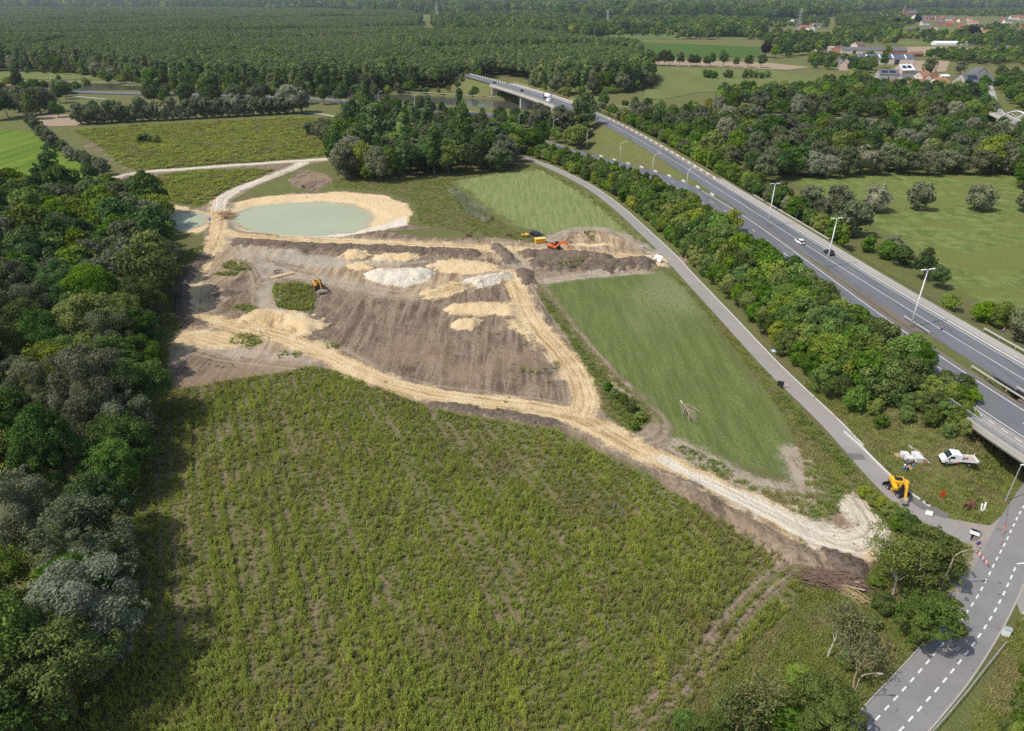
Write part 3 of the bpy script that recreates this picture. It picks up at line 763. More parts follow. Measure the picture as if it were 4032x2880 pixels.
def hw(fn, off, y0, y1, step=4.0):
    n = max(2, int(abs(y1 - y0) / step)); ys_ = np.linspace(y0, y1, n + 1)
    x = fn(ys_); g = np.gradient(x, ys_); l = np.hypot(1, g)
    return [(a + off / q, yy - off * (gg / q)) for a, yy, gg, q in zip(x, ys_, g, l)]   # off > 0: to the right
zRf = lambda q: float(zR(q[1])); zLf = lambda q: float(zL(q[1]))
up = lambda f, d: (lambda q: f(q) + d)

road_r = strip('highway', hw(RR, -3.5, 70, 430), 4.15, 0, M_ASPH, 'far carriageway of the highway leading to the canal bridge', z_fn=zRf, thick=0.3)
strip('highway', hw(RR, -4.6, 430.02, 650), 5.3, 0, M_ASPH, 'carriageway across the canal bridge', z_fn=up(zRf, 0.01), thick=0.3)
strip('highway', hw(LR, -3.5, 66, 420), 4.15, 0, M_ASPH, 'near carriageway of the highway behind the bushes', z_fn=zLf, thick=0.3)
strip('median_paving', hw(LR, 0.95, 70, 215), 0.5, 0, M_BROWNP, 'brown worn strip beside the highway median', z_fn=up(zLf, 0.01), thick=0.2)
strip('median_paving', hw(LR, 3.0, 128, 163), 1.0, 0, M_BROWNP, 'bare brown stretch of the highway median', z_fn=up(zLf, -0.02), thick=0.2)
strip('median_paving', hw(LR, 3.0, 70, 101), 1.0, 0, M_BROWNP, 'grey paved median on the overpass', z_fn=up(zLf, -0.01), thick=0.2)
strip('cycle_path', hw(RR, 2.85, 70, 262), 1.2, 0, M_CYC, 'pale concrete cycle path along the highway', z_fn=up(zRf, 0.05), thick=0.2)
strip('cycle_path', hw(RR, 1.9, 262.02, 440), 0.75, 0, M_CYC, 'narrow concrete verge behind the barrier blocks', z_fn=up(zRf, 0.05), thick=0.2)
strip('cycle_path', hw(RR, 6.0, 190, 240), 0.7, 0, M_CYC, 'short concrete path branching off the cycle path', z_fn=lambda q: ground(q[0], q[1]) + 0.08)
strip('kerb', hw(RR, 0.95, 70, 262), 0.16, 0, M_KERB, 'concrete kerb between highway and cycle path', z_fn=up(zRf, 0.12), thick=0.3)
strip('road_marking', hw(RR, 0.0, 70, 640), 0.085, 0, M_MARK, 'white edge line of the far carriageway', z_fn=up(zRf, 0.022))
strip('road_marking', hw(RR, -3.55, 96, 640), 0.085, 0, M_MARK, 'white lane line of the far carriageway', z_fn=up(zRf, 0.022))
strip('road_marking', hw(LR, 0.0, 68, 420), 0.10, 0, M_MARK, 'white inner edge line of the near carriageway', z_fn=up(zLf, 0.014))
strip('road_marking', hw(LR, -6.75, 68, 420), 0.085, 0, M_MARK, 'white outer edge line of the near carriageway', z_fn=up(zLf, 0.014))
def dashes(name, line, length, gap, half, zf, label, start=0.0):
    """one mesh of short painted strokes along a line"""
    a = np.array(line); seg = np.hypot(*np.diff(a, axis=0).T); s = np.r_[0, np.cumsum(seg)]
    mb = MB(); q = start
    while q + length < s[-1]:
        pts = [(np.interp(v, s, a[:, 0]), np.interp(v, s, a[:, 1])) for v in (q, q + length)]
        d = np.array(pts[1]) - np.array(pts[0]); d /= np.linalg.norm(d); nn = np.array([-d[1], d[0]]) * half
        z0, z1 = zf(pts[0]), zf(pts[1])
        mb.quad((*(np.array(pts[0]) - nn), z0), (*(np.array(pts[1]) - nn), z1), (*(np.array(pts[1]) + nn), z1), (*(np.array(pts[0]) + nn), z0))
        q += length + gap
    return tag(mb.build(name, M_MARK), label, None, None, 'structure')
dashes('road_marking', hw(LR, -3.35, 70, 420), 2.6, 8.0, 0.09, up(zLf, 0.014), 'white lane dashes of the near carriageway', 2.0)
dashes('road_marking', hw(RR, -3.55, 70, 95), 1.4, 2.6, 0.085, up(zRf, 0.022), 'white lane dashes of the far carriageway on the overpass')
dashes('road_marking', hw(LR, -8.3, 66, 99), 1.3, 1.3, 0.09, up(zLf, 0.065), 'white cycle lane dashes on the overpass')
dashes('road_marking', hw(RR, 2.2, 70, 118), 1.2, 1.4, 0.07, up(zRf, 0.062), 'white dashes on the concrete cycle path')

# --- local road and service road
strip('local_road', LOCAL, 2.75, 0.03, M_ASPH2, 'grey local road with dashed cycle lanes in the lower right corner', off=-0.2)
LOC = np.array(LOCAL)
dashes('road_marking', [(x, y) for x, y in PL([(3300, 3010), (3438, 2847), (3546, 2729), (3613, 2654), (3672, 2585), (3760, 2478), (3837, 2369), (3875, 2303), (3921, 2209), (3965, 2125), (4005, 2040), (4080, 1905)])], 0.95, 0.95, 0.095, lambda q: 0.05, 'white dashed line along the left side of the local road')
dashes('road_marking', [(x, y) for x, y in PL([(3420, 3010), (3563, 2857), (3635, 2777), (3702, 2701), (3763, 2627), (3819, 2556), (3869, 2486), (3911, 2418), (3947, 2350), (3978, 2283), (4003, 2222)])], 1.0, 0.95, 0.10, lambda q: 0.05, 'white dashed line along the right side of the local road')
a, b_ = P(4003, 2222), P(4120, 2210)
strip('road_marking', [a, b_], 0.12, 0.05, M_MARK, 'white line turning off the local road at the right')
sheet('side_road', PL([(3990, 2330), (4010, 2235), (4150, 2215), (4250, 2330), (4060, 2500), (4020, 2420), (4000, 2370)]), 0.026, M_CONC, label='pale side road joining at the right edge')
strip('gutter', [tuple(q) for q in LOC], 0.10, 0.045, M_CYC, 'concrete gutter along the right side of the local road', off=-2.95)
strip('kerb', [tuple(q) for q in LOC[2:28]], 0.07, 0.09, M_CYC, 'low kerb along the grass side of the local road', off=2.65, thick=0.15)
strip('service_road', SERVICE, 1.95, 0.04, M_CONC, 'narrow concrete service road curving along the bushes')
strip('kerb', SERVICE[6:70], 0.14, 0.075, M_KERB, 'pale concrete edge of the service road', off=2.05, thick=0.1)
M_APRON = road_mat('rubble_apron', (0.30, 0.265, 0.225), 0.25, 0.0, spots=0.6)
sheet('junction_apron', APRON, 0.020, M_APRON, label='dusty broken paving where service road meets local road')
M_ASPHN = road_mat('fresh_bed', (0.17, 0.155, 0.14), 0.2, 0.0)
sheet('gravel_bed', PL([(3568, 1938), (3600, 1955), (3650, 1985), (3735, 2026), (3728, 2044), (3680, 2030), (3620, 2002), (3575, 1968)]), 0.058, M_ASPHN, label='dark gravel bed for the new kerb')
sheet('gravel_patch', PL([(3330, 1785), (3395, 1790), (3410, 1812), (3345, 1812)]), 0.056, M_ASPHN, label='dark wet patch on the service road')
sheet('gravel_patch', PL([(3830, 2085), (3870, 2100), (3850, 2130), (3820, 2130)]), 0.040, M_ASPHN, label='dark gravel patch on the junction')

# --- near overpass
def railing(name, line, zf, label, post_gap=2.0, h=1.1, m=M_GALV, bal=0.0):
    root = empty(name, (line[0][0], line[0][1], zf(line[0]))); o0 = Vector(root.location)
    a = np.array(line); s = np.r_[0, np.cumsum(np.hypot(*np.diff(a, axis=0).T))]
    at = lambda q: Vector((np.interp(q, s, a[:, 0]), np.interp(q, s, a[:, 1]), np.interp(q, s, [zf(p) for p in line]))) - o0
    ns = max(2, int(s[-1] / 4)); pts = [at(q) for q in np.linspace(0, s[-1], ns)]
    for hh, r in ((h, 0.07), (0.15, 0.04)):
        MB().tube([p + Vector((0, 0, hh)) for p in pts], r, 5).build('handrail' if hh == h else 'bottom_rail', m, root)
    pm_ = MB().box((0, 0, h / 2), (0.11, 0.11, h)).mesh('post', m)
    q = 0.3
    while q < s[-1]:
        link('post', pm_, root, at(q)); q += post_gap
    if bal:
        mb = MB(); q = 0.1
        while q < s[-1]:
            p = at(q); mb.box((p.x, p.y, p.z + h / 2), (0.03, 0.03, h - 0.1)); q += bal
        b = mb.build('balusters', m, root); b['kind'] = 'stuff'
    return tag(root, label, 'railing')
def deck(name, fn, o0, o1, y0, y1, zf, th, m, parent=None):
    cc = hw(fn, (o0 + o1) / 2, y0, y1)
    return strip(name, cc, abs(o1 - o0) / 2, 0, m, None, None, z_fn=zf, thick=th)
ov = empty('overpass_bridge', (80, 85, 0))
for nm, fn, a0, a1, zf in (('deck', LR, -11.1, 2.4, zLf), ('deck', RR, -8.6, 5.2, zRf)):
    o = deck(nm, fn, a0, a1, 58, 100, up(zf, -0.32), 0.95, M_CON); o.parent = ov; o.matrix_parent_inverse = Matrix.Translation(-Vector(ov.location))
o = strip('edge_beam', hw(LR, -11.25, 58, 101.5), 0.2, 0, M_CON, None, None, z_fn=up(zLf, 0.16), thick=0.95); o.parent = ov; o.matrix_parent_inverse = Matrix.Translation(-Vector(ov.location))
o = strip('footway', hw(LR, -9.1, 58, 101.5), 1.75, 0, M_CONC, None, None, z_fn=up(zLf, 0.055), thick=0.3); o.parent = ov; o.matrix_parent_inverse = Matrix.Translation(-Vector(ov.location))
ab = MB(); c0 = hw(LR, -11, 99.2, 100.6, 1); c1 = hw(RR, 5, 99.2, 100.6, 1)
ab.loft([[(c0[0][0], c0[0][1], z), (c1[0][0], c1[0][1], z), (c1[-1][0], c1[-1][1], z), (c0[-1][0], c0[-1][1], z)] for z in (2.2, 5.3)])
o = ab.build('abutment', M_CON, ov); o.location = -Vector(ov.location)
tag(ov, 'concrete overpass carrying the highway over the local road', 'bridge')
railing('bridge_railing', hw(LR, -11.25, 58, 103), up(zLf, 0.16), 'steel railing along the edge of the overpass', 2.0, 1.15, M_GALV, 0.22)
def guard(name, line, zf, label, m=M_GALV):
    root = empty(name, (line[0][0], line[0][1], zf(line[0]))); o0 = Vector(root.location)
    pts = [Vector((p[0], p[1], zf(p))) - o0 for p in line]
    rings = []
    for i, p in enumerate(pts):
        d = (pts[min(i + 1, len(pts) - 1)] - pts[max(i - 1, 0)]).normalized(); n = Vector((-d.y, d.x, 0))
        rings.append([tuple(p + n * a + Vector((0, 0, z))) for a, z in ((0.05, 0.52), (0.05, 0.82), (-0.05, 0.82), (-0.05, 0.52))])
    MB().loft(rings).build('rail', m, root)
    pmesh = MB().box((0, 0, 0.3), (0.1, 0.1, 0.6)).mesh('post', m)
    for p in pts: link('post', pmesh, root, p)
    return tag(root, label, 'guard rail')
M_RAILC = pm('rail_pale', (0.50, 0.48, 0.43), 0.6, 0.15, 2.0)
guard('guard_rail', hw(LR, 2.2, 66, 112), zLf, 'pale guard rail on the near side of the overpass median', M_RAILC)
guard('guard_rail', hw(RR, -8.1, 66, 106), zRf, 'pale guard rail on the far side of the overpass median', M_RAILC)
guard('guard_rail', hw(RR, 4.6, 70, 128), zRf, 'pale guard rail beside the cycle path at the right edge', M_RAILC)
guard('guard_rail', hw(RR, -7.9, 128, 136), zRf, 'short pale guard rail at the foot of the nearest tall lamp', M_RAILC)

# --- canal bridge
cb = empty('canal_bridge', (8, 505, 0)); inv = Matrix.Translation(-Vector(cb.location))
def cbp(o): o.parent = cb; o.matrix_parent_inverse = inv; return o
cbp(deck('deck', RR, -13.2, 5.6, 441, 557, up(zRf, -0.33), 1.3, M_CON))
for a0, nm in ((-12.2, 'footway'), (3.3, 'footway')):
    cbp(strip(nm, hw(RR, a0, 441, 557), 1.1 if a0 < 0 else 2.2, 0, M_CYC, None, None, z_fn=up(zRf, 0.11), thick=0.42))
for a0 in (-13.3, 5.7):
    cbp(strip('edge_beam', hw(RR, a0, 441, 557), 0.2, 0, M_CONW, None, None, z_fn=up(zRf, 0.2), thick=1.1))
for y, top, nm, w in ((503, 6.9, 'pier', 1.6), (466, 6.9, 'pier', 1.6), (553, 7.0, 'abutment', 1.4), (444.5, 7.0, 'abutment', 1.4)):
    c0 = hw(RR, -12.0 if nm == 'pier' else -13.3, y - w / 2, y + w / 2, 1); c1 = hw(RR, 4.4 if nm == 'pier' else 5.7, y - w / 2, y + w / 2, 1)
    mb = MB().loft([[(c0[0][0], c0[0][1], z), (c1[0][0], c1[0][1], z), (c1[-1][0], c1[-1][1], z), (c0[-1][0], c0[-1][1], z)] for z in (-1.2, top + 0.2)])
    cbp(mb.build(nm, M_CONW if nm == 'pier' else M_CON))
tag(cb, 'concrete highway bridge over the canal on a broad pier', 'bridge')
M_YEL = pm('yellowed_steel', (0.62, 0.52, 0.27), 0.6, 0.2, 2.0)
railing('bridge_railing', hw(RR, 5.8, 392, 557), up(zRf, 0.2), 'yellowed railing on the far side of the canal bridge', 2.2, 1.3, M_YEL, 0.7)
railing('bridge_railing', hw(RR, -13.4, 441, 557), up(zRf, 0.2), 'pale railing on the near side of the canal bridge', 2.2, 1.2, M_RAILC, 0.7)

# --- towpath, canal-side road and far lanes
strip('towpath', [(q[0] + 0, q[1]) for q in CANAL], 1.0, 1.12, M_CYC, 'narrow pale towpath on the far canal bank', off=CANAL_W + 6.5)
CROAD = smooth_line([(-1400, 604), (-900, 612), (-428, 585), (-300, 566), (-190, 546), (-90, 508), (-20, 462), (40, 425), (120, 395)], 6)
strip('canal_road', CROAD, 4.2, 1.05, M_ASPH, 'road along the near bank of the canal', thick=1.0)
strip('road_marking', CROAD, 0.12, 1.065, M_MARK, 'white edge line of the canal road', off=3.8)
strip('farm_lane', smooth_line(VL([(60, 213), (150, 214), (240, 222)]), 4), 1.6, 0.25, M_CYC, 'pale lane beside the gardens on the far left')
strip('farm_lane', smooth_line(VL([(650, 250), (700, 253), (745, 260), (790, 268)]), 4), 1.8, 0.25, M_CYC, 'grey lane leaving the upper meadow toward the middle wood')

# --- concrete barrier blocks
bl = MB().loft([[(-1.45, -0.30, 0), (1.45, -0.30, 0), (1.45, 0.30, 0), (-1.45, 0.30, 0)], [(-1.45, -0.24, 0.3), (1.45, -0.24, 0.3), (1.45, 0.24, 0.3), (-1.45, 0.24, 0.3)],
                [(-1.42, -0.11, 0.85), (1.42, -0.11, 0.85), (1.42, 0.11, 0.85), (-1.42, 0.11, 0.85)]]).mesh('barrier_block', M_CONW)
M_CONB = pm('concrete_brown', (0.36, 0.24, 0.16), 0.9, 0.3, 1.5)
blb = bl.copy(); blb.materials.clear(); blb.materials.append(M_CONB)
ORD = lambda n: '%d%s' % (n, 'th' if 10 <= n % 100 <= 20 else {1: 'st', 2: 'nd', 3: 'rd'}.get(n % 10, 'th'))
def blocks(fn, off, y0, y1, gap, zf, where, group, alt=False):
    ln = hw(fn, off, y0, y1, 1.0); a = np.array(ln); s = np.r_[0, np.cumsum(np.hypot(*np.diff(a, axis=0).T))]
    q = 0.5; k = 0; kb = 0
    while q < s[-1]:
        p0 = [np.interp(q, s, a[:, i]) for i in (0, 1)]; p1 = [np.interp(q + 0.5, s, a[:, i]) for i in (0, 1)]
        brown = alt and k % 2 == 1
        o = link('barrier_block', blb if brown else bl, None, (p0[0], p0[1], zf(p0) + 0.02), (0, 0, math.atan2(p1[1] - p0[1], p1[0] - p0[0])), (1, 0.8, 0.75))
        n = kb + 1 if brown else k - kb + 1
        tag(o, '%s barrier block, %s of its colour %s' % ('brown stained' if brown else 'whitish', ORD(n), where), 'barrier block', group)
        if brown: kb += 1
        k += 1; q += gap
blocks(RR, 1.0, 262, 392, 3.25, up(zRf, 0.0), 'up the outer highway edge', 'barrier blocks along the outer highway edge', True)
blocks(RR, 1.0, 560, 628, 5.2, up(zRf, 0.0), 'beyond the canal bridge', 'barrier blocks beyond the canal bridge')
blocks(LR, 0.9, 238, 330, 11.5, up(zLf, 0.0), 'up the slip road', 'barrier blocks along the slip road')

# --- lamps
def mast_lamp():
    r = empty('mast_lamp')
    MB().tube([(0, 0, -0.3), (0, 0, 6), (0, 0, 12.9)], [0.19, 0.15, 0.10], 8).build('mast', M_STEELW, r, True)
    MB().tube([(-1.0, 0, 12.95), (1.0, 0, 12.95)], 0.06, 6).build('cross_arm', M_STEELW, r)
    for s in (-1, 1):
        h = MB().loft([[(s * 0.35, -0.14, 12.98), (s * 0.35, 0.14, 12.98), (s * 0.35, 0.14, 13.12), (s * 0.35, -0.14, 13.12)], [(s * 1.6, -0.2, 13.0), (s * 1.6, 0.2, 13.0), (s * 1.6, 0.16, 13.16), (s * 1.6, -0.16, 13.16)]]).build('lamp_head', M_STEELW, r)
        MB().box((s * 1.05, 0, 12.955), (0.9, 0.24, 0.03)).build('lens', M_LAMPGL, h)
    MB().box((0, 0, 0.02), (0.6, 0.6, 0.1)).build('base_plate', M_GALV, r)
    return r
m0 = mast_lamp()
for i, (x, y, w) in enumerate(((75.2, 202.1, 'farthest of three'), (80.4, 166.7, 'middle one of three'), (85.3, 130.6, 'nearest of three'))):
    o = m0 if i == 0 else copy_tree(m0)
    o.location = (float(LR(y)) + 2.6, y, float(zR(y)) - 0.15); o.rotation_euler = (0, 0, 0.25)
    tag(o, 'tall white twin armed lamp in the highway median, ' + w, 'street lamp', 'tall lamps in the highway median')
def curved_lamp(h=8.5, reach=1.9, m=M_STEELW, name='curved_street_lamp'):
    r = empty(name)
    pts = [(0, 0, -0.2), (0, 0, h * 0.55), (0, 0, h * 0.8)] + [(reach * (1 - math.cos(a)), 0, h * 0.8 + h * 0.18 * math.sin(a)) for a in (0.4, 0.8, 1.2, 1.55)]
    MB().tube(pts, [0.12, 0.10, 0.085, 0.075, 0.065, 0.06, 0.055], 6).build('pole', m, r, True)
    hd = MB().loft([[(reach - 0.1, -0.06, h * 0.97), (reach - 0.1, 0.06, h * 0.97), (reach - 0.1, 0.06, h * 0.99), (reach - 0.1, -0.06, h * 0.99)],
                    [(reach + 0.35, -0.16, h * 0.965), (reach + 0.35, 0.16, h * 0.965), (reach + 0.35, 0.14, h * 0.99), (reach + 0.35, -0.14, h * 0.99)],
                    [(reach + 0.9, -0.1, h * 0.97), (reach + 0.9, 0.1, h * 0.97), (reach + 0.9, 0.08, h * 0.985), (reach + 0.9, -0.08, h * 0.985)]]).build('lamp_head', m, r)
    MB().box((reach + 0.4, 0, h * 0.963), (0.7, 0.2, 0.02)).build('lens', M_LAMPGL, hd)
    return r
c0 = curved_lamp()
_lq = [(2700, 757), (2567, 690), (2440, 637), (2310, 580), (2178, 535), (2043, 508)]
for i, (px, py) in enumerate(_lq):
    o = c0 if i == 0 else copy_tree(c0)
    z = 5.8 - 0.85 * i; x, y = P(px, py, z)
    o.location = (x, y, max(z, ground(x, y))); o.rotation_euler = (0, 0, 0.15)
    tag(o, 'curved white street lamp beside the slip road, %s from the near end' % ORD(i + 1), 'street lamp', 'curved lamps along the slip road')
_cl = [(345, 336), (615, 349), (758, 354), (905, 358), (1055, 368), (1200, 380), (1492, 413), (1634, 424), (205, 330), (86, 322)]
for i, (px, py) in enumerate(sorted(_cl)):
    x, y = P(px, py, 1.0); o = copy_tree(c0); o.location = (x, y, ground(x, y)); o.scale = (1.1, 1.1, 1.15)
    tag(o, 'slender curved lamp along the canal road, %s from the left' % ORD(i + 1), 'street lamp', 'curved lamps along the canal road')
# ================================================================ TREES AND PLANTS
def leaf_mat(name, dark, lite, warm=None, trans=0.25, spread=0.35, stand=None):
    """leaves: colour differs leaf by leaf and tree by tree"""
    t = NT(name)
    oi = t.n('ObjectInfo'); lv = t.attr('leaf')
    c = t.mix(lv, dark, lite)
    if warm is not None:
        c = t.mix(t.ramp(oi.outputs['Random'], 0.55, 1.0), c, warm)
    if stand is not None:       # stands of different age and kind
        c = t.mix(t.math('MULTIPLY', t.ramp(t.noise(t.mapv(t.pos(), scale=(1, 0.45, 0)), 0.006, 2.0), 0.46, 0.58), 0.8), c, stand)
    hsv = t.n('HueSaturation'); t.l(c, hsv.inputs['Color'])
    t.l(t.math('ADD', t.math('MULTIPLY', oi.outputs['Random'], spread * 2), 1.0 - spread), hsv.inputs['Value'])
    r2 = t.math('FRACT', t.math('MULTIPLY', oi.outputs['Random'], 7.31))
    t.l(t.math('ADD', t.math('MULTIPLY', r2, 0.05), 0.475), hsv.inputs['Hue'])
    t.l(t.math('ADD', t.math('MULTIPLY', t.math('FRACT', t.math('MULTIPLY', oi.outputs['Random'], 3.7)), 0.3), 0.85), hsv.inputs['Saturation'])
    d = t.n('BsdfDiffuse'); tr = t.n('BsdfTranslucent'); mx = t.n('MixShader'); mx.inputs[0].default_value = trans
    t.l(hsv.outputs[0], d.inputs[0]); t.l(hsv.outputs[0], tr.inputs[0]); t.l(d.outputs[0], mx.inputs[1]); t.l(tr.outputs[0], mx.inputs[2])
    return t.out(mx.outputs[0])
L_OAK = leaf_mat('leaf_broad', (0.061, 0.114, 0.022), (0.187, 0.274, 0.053), (0.164, 0.220, 0.040))
L_DARK = leaf_mat('leaf_dark', (0.047, 0.087, 0.027), (0.143, 0.207, 0.063))
L_POP = leaf_mat('leaf_poplar', (0.074, 0.126, 0.039), (0.206, 0.272, 0.099), (0.206, 0.272, 0.085), spread=0.16, stand=(0.183, 0.232, 0.091))
L_WIL = leaf_mat('leaf_willow', (0.087, 0.110, 0.049), (0.252, 0.280, 0.157), (0.263, 0.274, 0.179), spread=0.18)
L_BUSH = leaf_mat('leaf_bush', (0.065, 0.121, 0.024), (0.223, 0.320, 0.070), (0.195, 0.242, 0.039))
L_YEL = leaf_mat('leaf_yellow', (0.122, 0.146, 0.015), (0.317, 0.329, 0.037), spread=0.15)
L_ASH = leaf_mat('leaf_ash', (0.069, 0.106, 0.028), (0.170, 0.218, 0.067), spread=0.1)
L_LIME = leaf_mat('leaf_lime', (0.091, 0.140, 0.017), (0.226, 0.287, 0.043), spread=0.1)
L_PURP = leaf_mat('leaf_copper', (0.015, 0.012, 0.015), (0.043, 0.034, 0.037), spread=0.2)
L_HAY = leaf_mat('leaf_dryish', (0.104, 0.116, 0.043), (0.232, 0.238, 0.104), spread=0.15)
M_BARK = pm('bark', (0.12, 0.095, 0.07), 0.95, 0.3, 3.0)
M_BARKP = pm('bark_pale', (0.42, 0.37, 0.29), 0.95, 0.25, 2.0)
M_TWIG = pm('twig_ochre', (0.36, 0.28, 0.14), 0.95, 0.3, 2.0)
M_BRUSH = pm('twig_brown', (0.20, 0.135, 0.10), 0.95, 0.35, 2.0)

def crown_mesh(name, mat, seed, R_=4.0, Hc=4.5, z0=6.0, lobes=26, lobe_r=(1.1, 1.9), leaf=0.42, n=3200, aspect=1.4, top=1.0, core=0.62, wind=0.0, low=0.35, flat=0.0, fill=0.12):
    """crown of many leaf faces gathered in clumps. R_ radius, Hc half height, z0 centre height"""
    rg = np.random.default_rng(seed)
    cs, rs = [], []
    for i in range(lobes):
        a = rg.uniform(0, 2 * np.pi); zz = rg.uniform(-1 + low, 1.0)
        w = math.sqrt(max(0, 1 - zz * zz)) ** (1.0 / max(top, 0.2))
        rad = rg.uniform(0.55, 0.86) if rg.random() > 0.2 else rg.uniform(0.1, 0.5)
        lr = rg.uniform(*lobe_r)
        cs.append((np.cos(a) * w * (R_ - lr * 0.6) * rad / 0.86, np.sin(a) * w * (R_ - lr * 0.6) * rad / 0.86, z0 + zz * (Hc - lr * 0.5) * (0.9 if rad > 0.5 else 1.0)))
        rs.append(lr)
    for i in range(int(lobes * 0.7)):          # sprigs that break the outline
        a = rg.uniform(0, 2 * np.pi); zz = rg.uniform(-1 + low, 1.0); w = math.sqrt(max(0, 1 - zz * zz)) ** (1.0 / max(top, 0.2)); q = rg.uniform(0.82, 1.08)
        cs.append((np.cos(a) * w * R_ * q, np.sin(a) * w * R_ * q, z0 + zz * Hc * q)); rs.append(rg.uniform(0.28, 0.55) * lobe_r[0])
    lobes = len(cs)
    cs = np.array(cs); rs = np.array(rs)
    sk = rg.uniform(-0.22, 0.22, 2); cs[:, 0] += sk[0] * (cs[:, 2] - z0); cs[:, 1] += sk[1] * (cs[:, 2] - z0)
    pr = rs ** 2; pr = pr / pr.sum()
    k = rg.choice(lobes, n, p=pr)
    d = rg.normal(size=(n, 3)); d[:, 2] += 0.35
    outw = cs[k] - np.array([0, 0, z0 - Hc * 0.3]); outw /= np.linalg.norm(outw, axis=1)[:, None] + 1e-6
    d = d / np.linalg.norm(d, axis=1)[:, None] + outw * 0.55
    d /= np.linalg.norm(d, axis=1)[:, None]
    rad = rs[k] * np.where(rg.random(n) < fill, rg.uniform(0.3, 0.8, n), rg.uniform(0.78, 1.08, n))
    p = cs[k] + d * rad[:, None] * np.array([1, 1, 0.85])
    nrm = d + rg.normal(size=(n, 3)) * 0.55; nrm /= np.linalg.norm(nrm, axis=1)[:, None]
    ref = np.tile([0.25, 0.1, 1.0] if wind == 0 else [wind, wind * 0.4, 0.7], (n, 1)) + rg.normal(size=(n, 3)) * (0.8 if wind == 0 else 0.35)
    u = ref - (ref * nrm).sum(1)[:, None] * nrm; u /= np.linalg.norm(u, axis=1)[:, None] + 1e-6
    v = np.cross(nrm, u)
    sz = leaf * rg.uniform(0.55, 1.35, n)
    a_, b_ = (sz * aspect / 2)[:, None], (sz / 2)[:, None]
    j = lambda: rg.uniform(0.55, 1.1, (n, 1))
    vs = np.stack([p - u * a_ * j(), p + v * b_ * j(), p + u * a_ * j(), p - v * b_ * j()], 1).reshape(-1, 3)
    lv = np.clip(0.5 + rg.normal(size=n) * 0.25 + (rg.random(lobes)[k] - 0.5) * 0.5, 0, 1)
    lv = np.repeat(lv, 4)
    faces = np.arange(len(vs))
    if core > 0:      # opaque heart so that light does not leak through
        m = 10; q = 6
        th = np.linspace(0, np.pi, q + 2)[1:-1]; ph = np.linspace(0, 2 * np.pi, m, endpoint=False)
        T, F = np.meshgrid(th, ph, indexing='ij'); wob = 1 + rg.uniform(-0.12, 0.12, T.shape)
        cv = np.stack([np.sin(T) * np.cos(F) * R_ * core * wob, np.sin(T) * np.sin(F) * R_ * core * wob, z0 + np.cos(T) * Hc * core * wob], -1).reshape(-1, 3)
        b0 = len(vs); fq = []
        for i in range(q - 1):
            for jj in range(m):
                fq += [b0 + i * m + jj, b0 + i * m + (jj + 1) % m, b0 + (i + 1) * m + (jj + 1) % m, b0 + (i + 1) * m + jj]
        vs = np.concatenate([vs, cv]); lv = np.r_[lv, np.zeros(len(cv))]; faces = np.r_[faces, fq]
    vs[:, 2] = np.maximum(vs[:, 2], 0.05)
    me = np_mesh(name, vs, faces, 4, [mat])
    fattr(me, 'leaf', lv)
    return me
def limb_tree(mb, seed, h, r, levels=2, spread=0.7, nb=(4, 5, 4), start=0.4, lean=0.0, jit=0.25, rmin=0.012):
    """trunk with forking limbs; returns the tips"""
    rnd = random.Random(seed); tips = []
    def grow(p, d, L, r, lev):
        pts = [p]; rad = [r]; dd = d.copy()
        for i in range(3):
            dd = (dd + Vector((rnd.uniform(-1, 1), rnd.uniform(-1, 1), rnd.uniform(-0.4, 0.8))) * jit).normalized()
            pts.append(pts[-1] + dd * L / 3); rad.append(max(rmin, r * (1 - (i + 1) * 0.24)))
        mb.tube(pts, rad, 6 if lev == levels else 4 if lev > 0 else 3, False)
        if lev == 0: tips.append((pts[-1], dd)); return
        for k in range(nb[levels - lev]):
            f = rnd.uniform(start if lev == levels else 0.3, 1.0); i = min(2, int(f * 3)); q = pts[i].lerp(pts[i + 1], f * 3 - i)
            a = rnd.uniform(0, 6.28); side = Vector((math.cos(a), math.sin(a), rnd.uniform(0.1, 0.9)))
            grow(q, (dd * (1 - spread) + side * spread).normalized(), L * rnd.uniform(0.5, 0.75), max(rmin, rad[i] * rnd.uniform(0.4, 0.6)), lev - 1)
    grow(Vector((0, 0, -0.2)), Vector((lean, 0, 1)).normalized(), h, r, levels)
    return tips
def trunk_mesh(name, seed, h, r, m=M_BARK):
    mb = MB(); limb_tree(mb, seed, h, r, 1, 0.55, (5, 3), 0.45); return mb.mesh(name, m)

SP = {}        # species -> list of (crown mesh, trunk mesh, height)
def species(key, mat, count, seed, th, tr, **kw):
    SP[key] = [(crown_mesh('crown', mat, seed + i, **kw), trunk_mesh('trunk', seed + i, th, tr)) for i in range(count)]
species('oak', L_OAK, 4, 10, 6.5, 0.28, R_=4.6, Hc=4.6, z0=6.2, lobes=38, n=4200, leaf=0.50, lobe_r=(1.0, 1.9))
species('dark', L_DARK, 4, 20, 7.0, 0.28, R_=4.3, Hc=5.0, z0=6.6, lobes=36, n=3800, leaf=0.50, lobe_r=(1.0, 1.9))
species('pop', L_POP, 5, 30, 11, 0.30, R_=3.4, Hc=8.2, z0=11.0, lobes=44, n=2600, leaf=0.72, lobe_r=(0.9, 1.6), low=0.15)
species('wil', L_WIL, 4, 40, 5.5, 0.35, R_=4.6, Hc=4.8, z0=5.6, lobes=34, n=4400, leaf=0.36, aspect=2.6, lobe_r=(1.1, 1.9), wind=0.9, low=0.2)
species('bush', L_BUSH, 4, 50, 3.0, 0.14, R_=2.7, Hc=2.7, z0=2.9, lobes=26, n=3000, leaf=0.36, lobe_r=(0.7, 1.2), low=0.1)
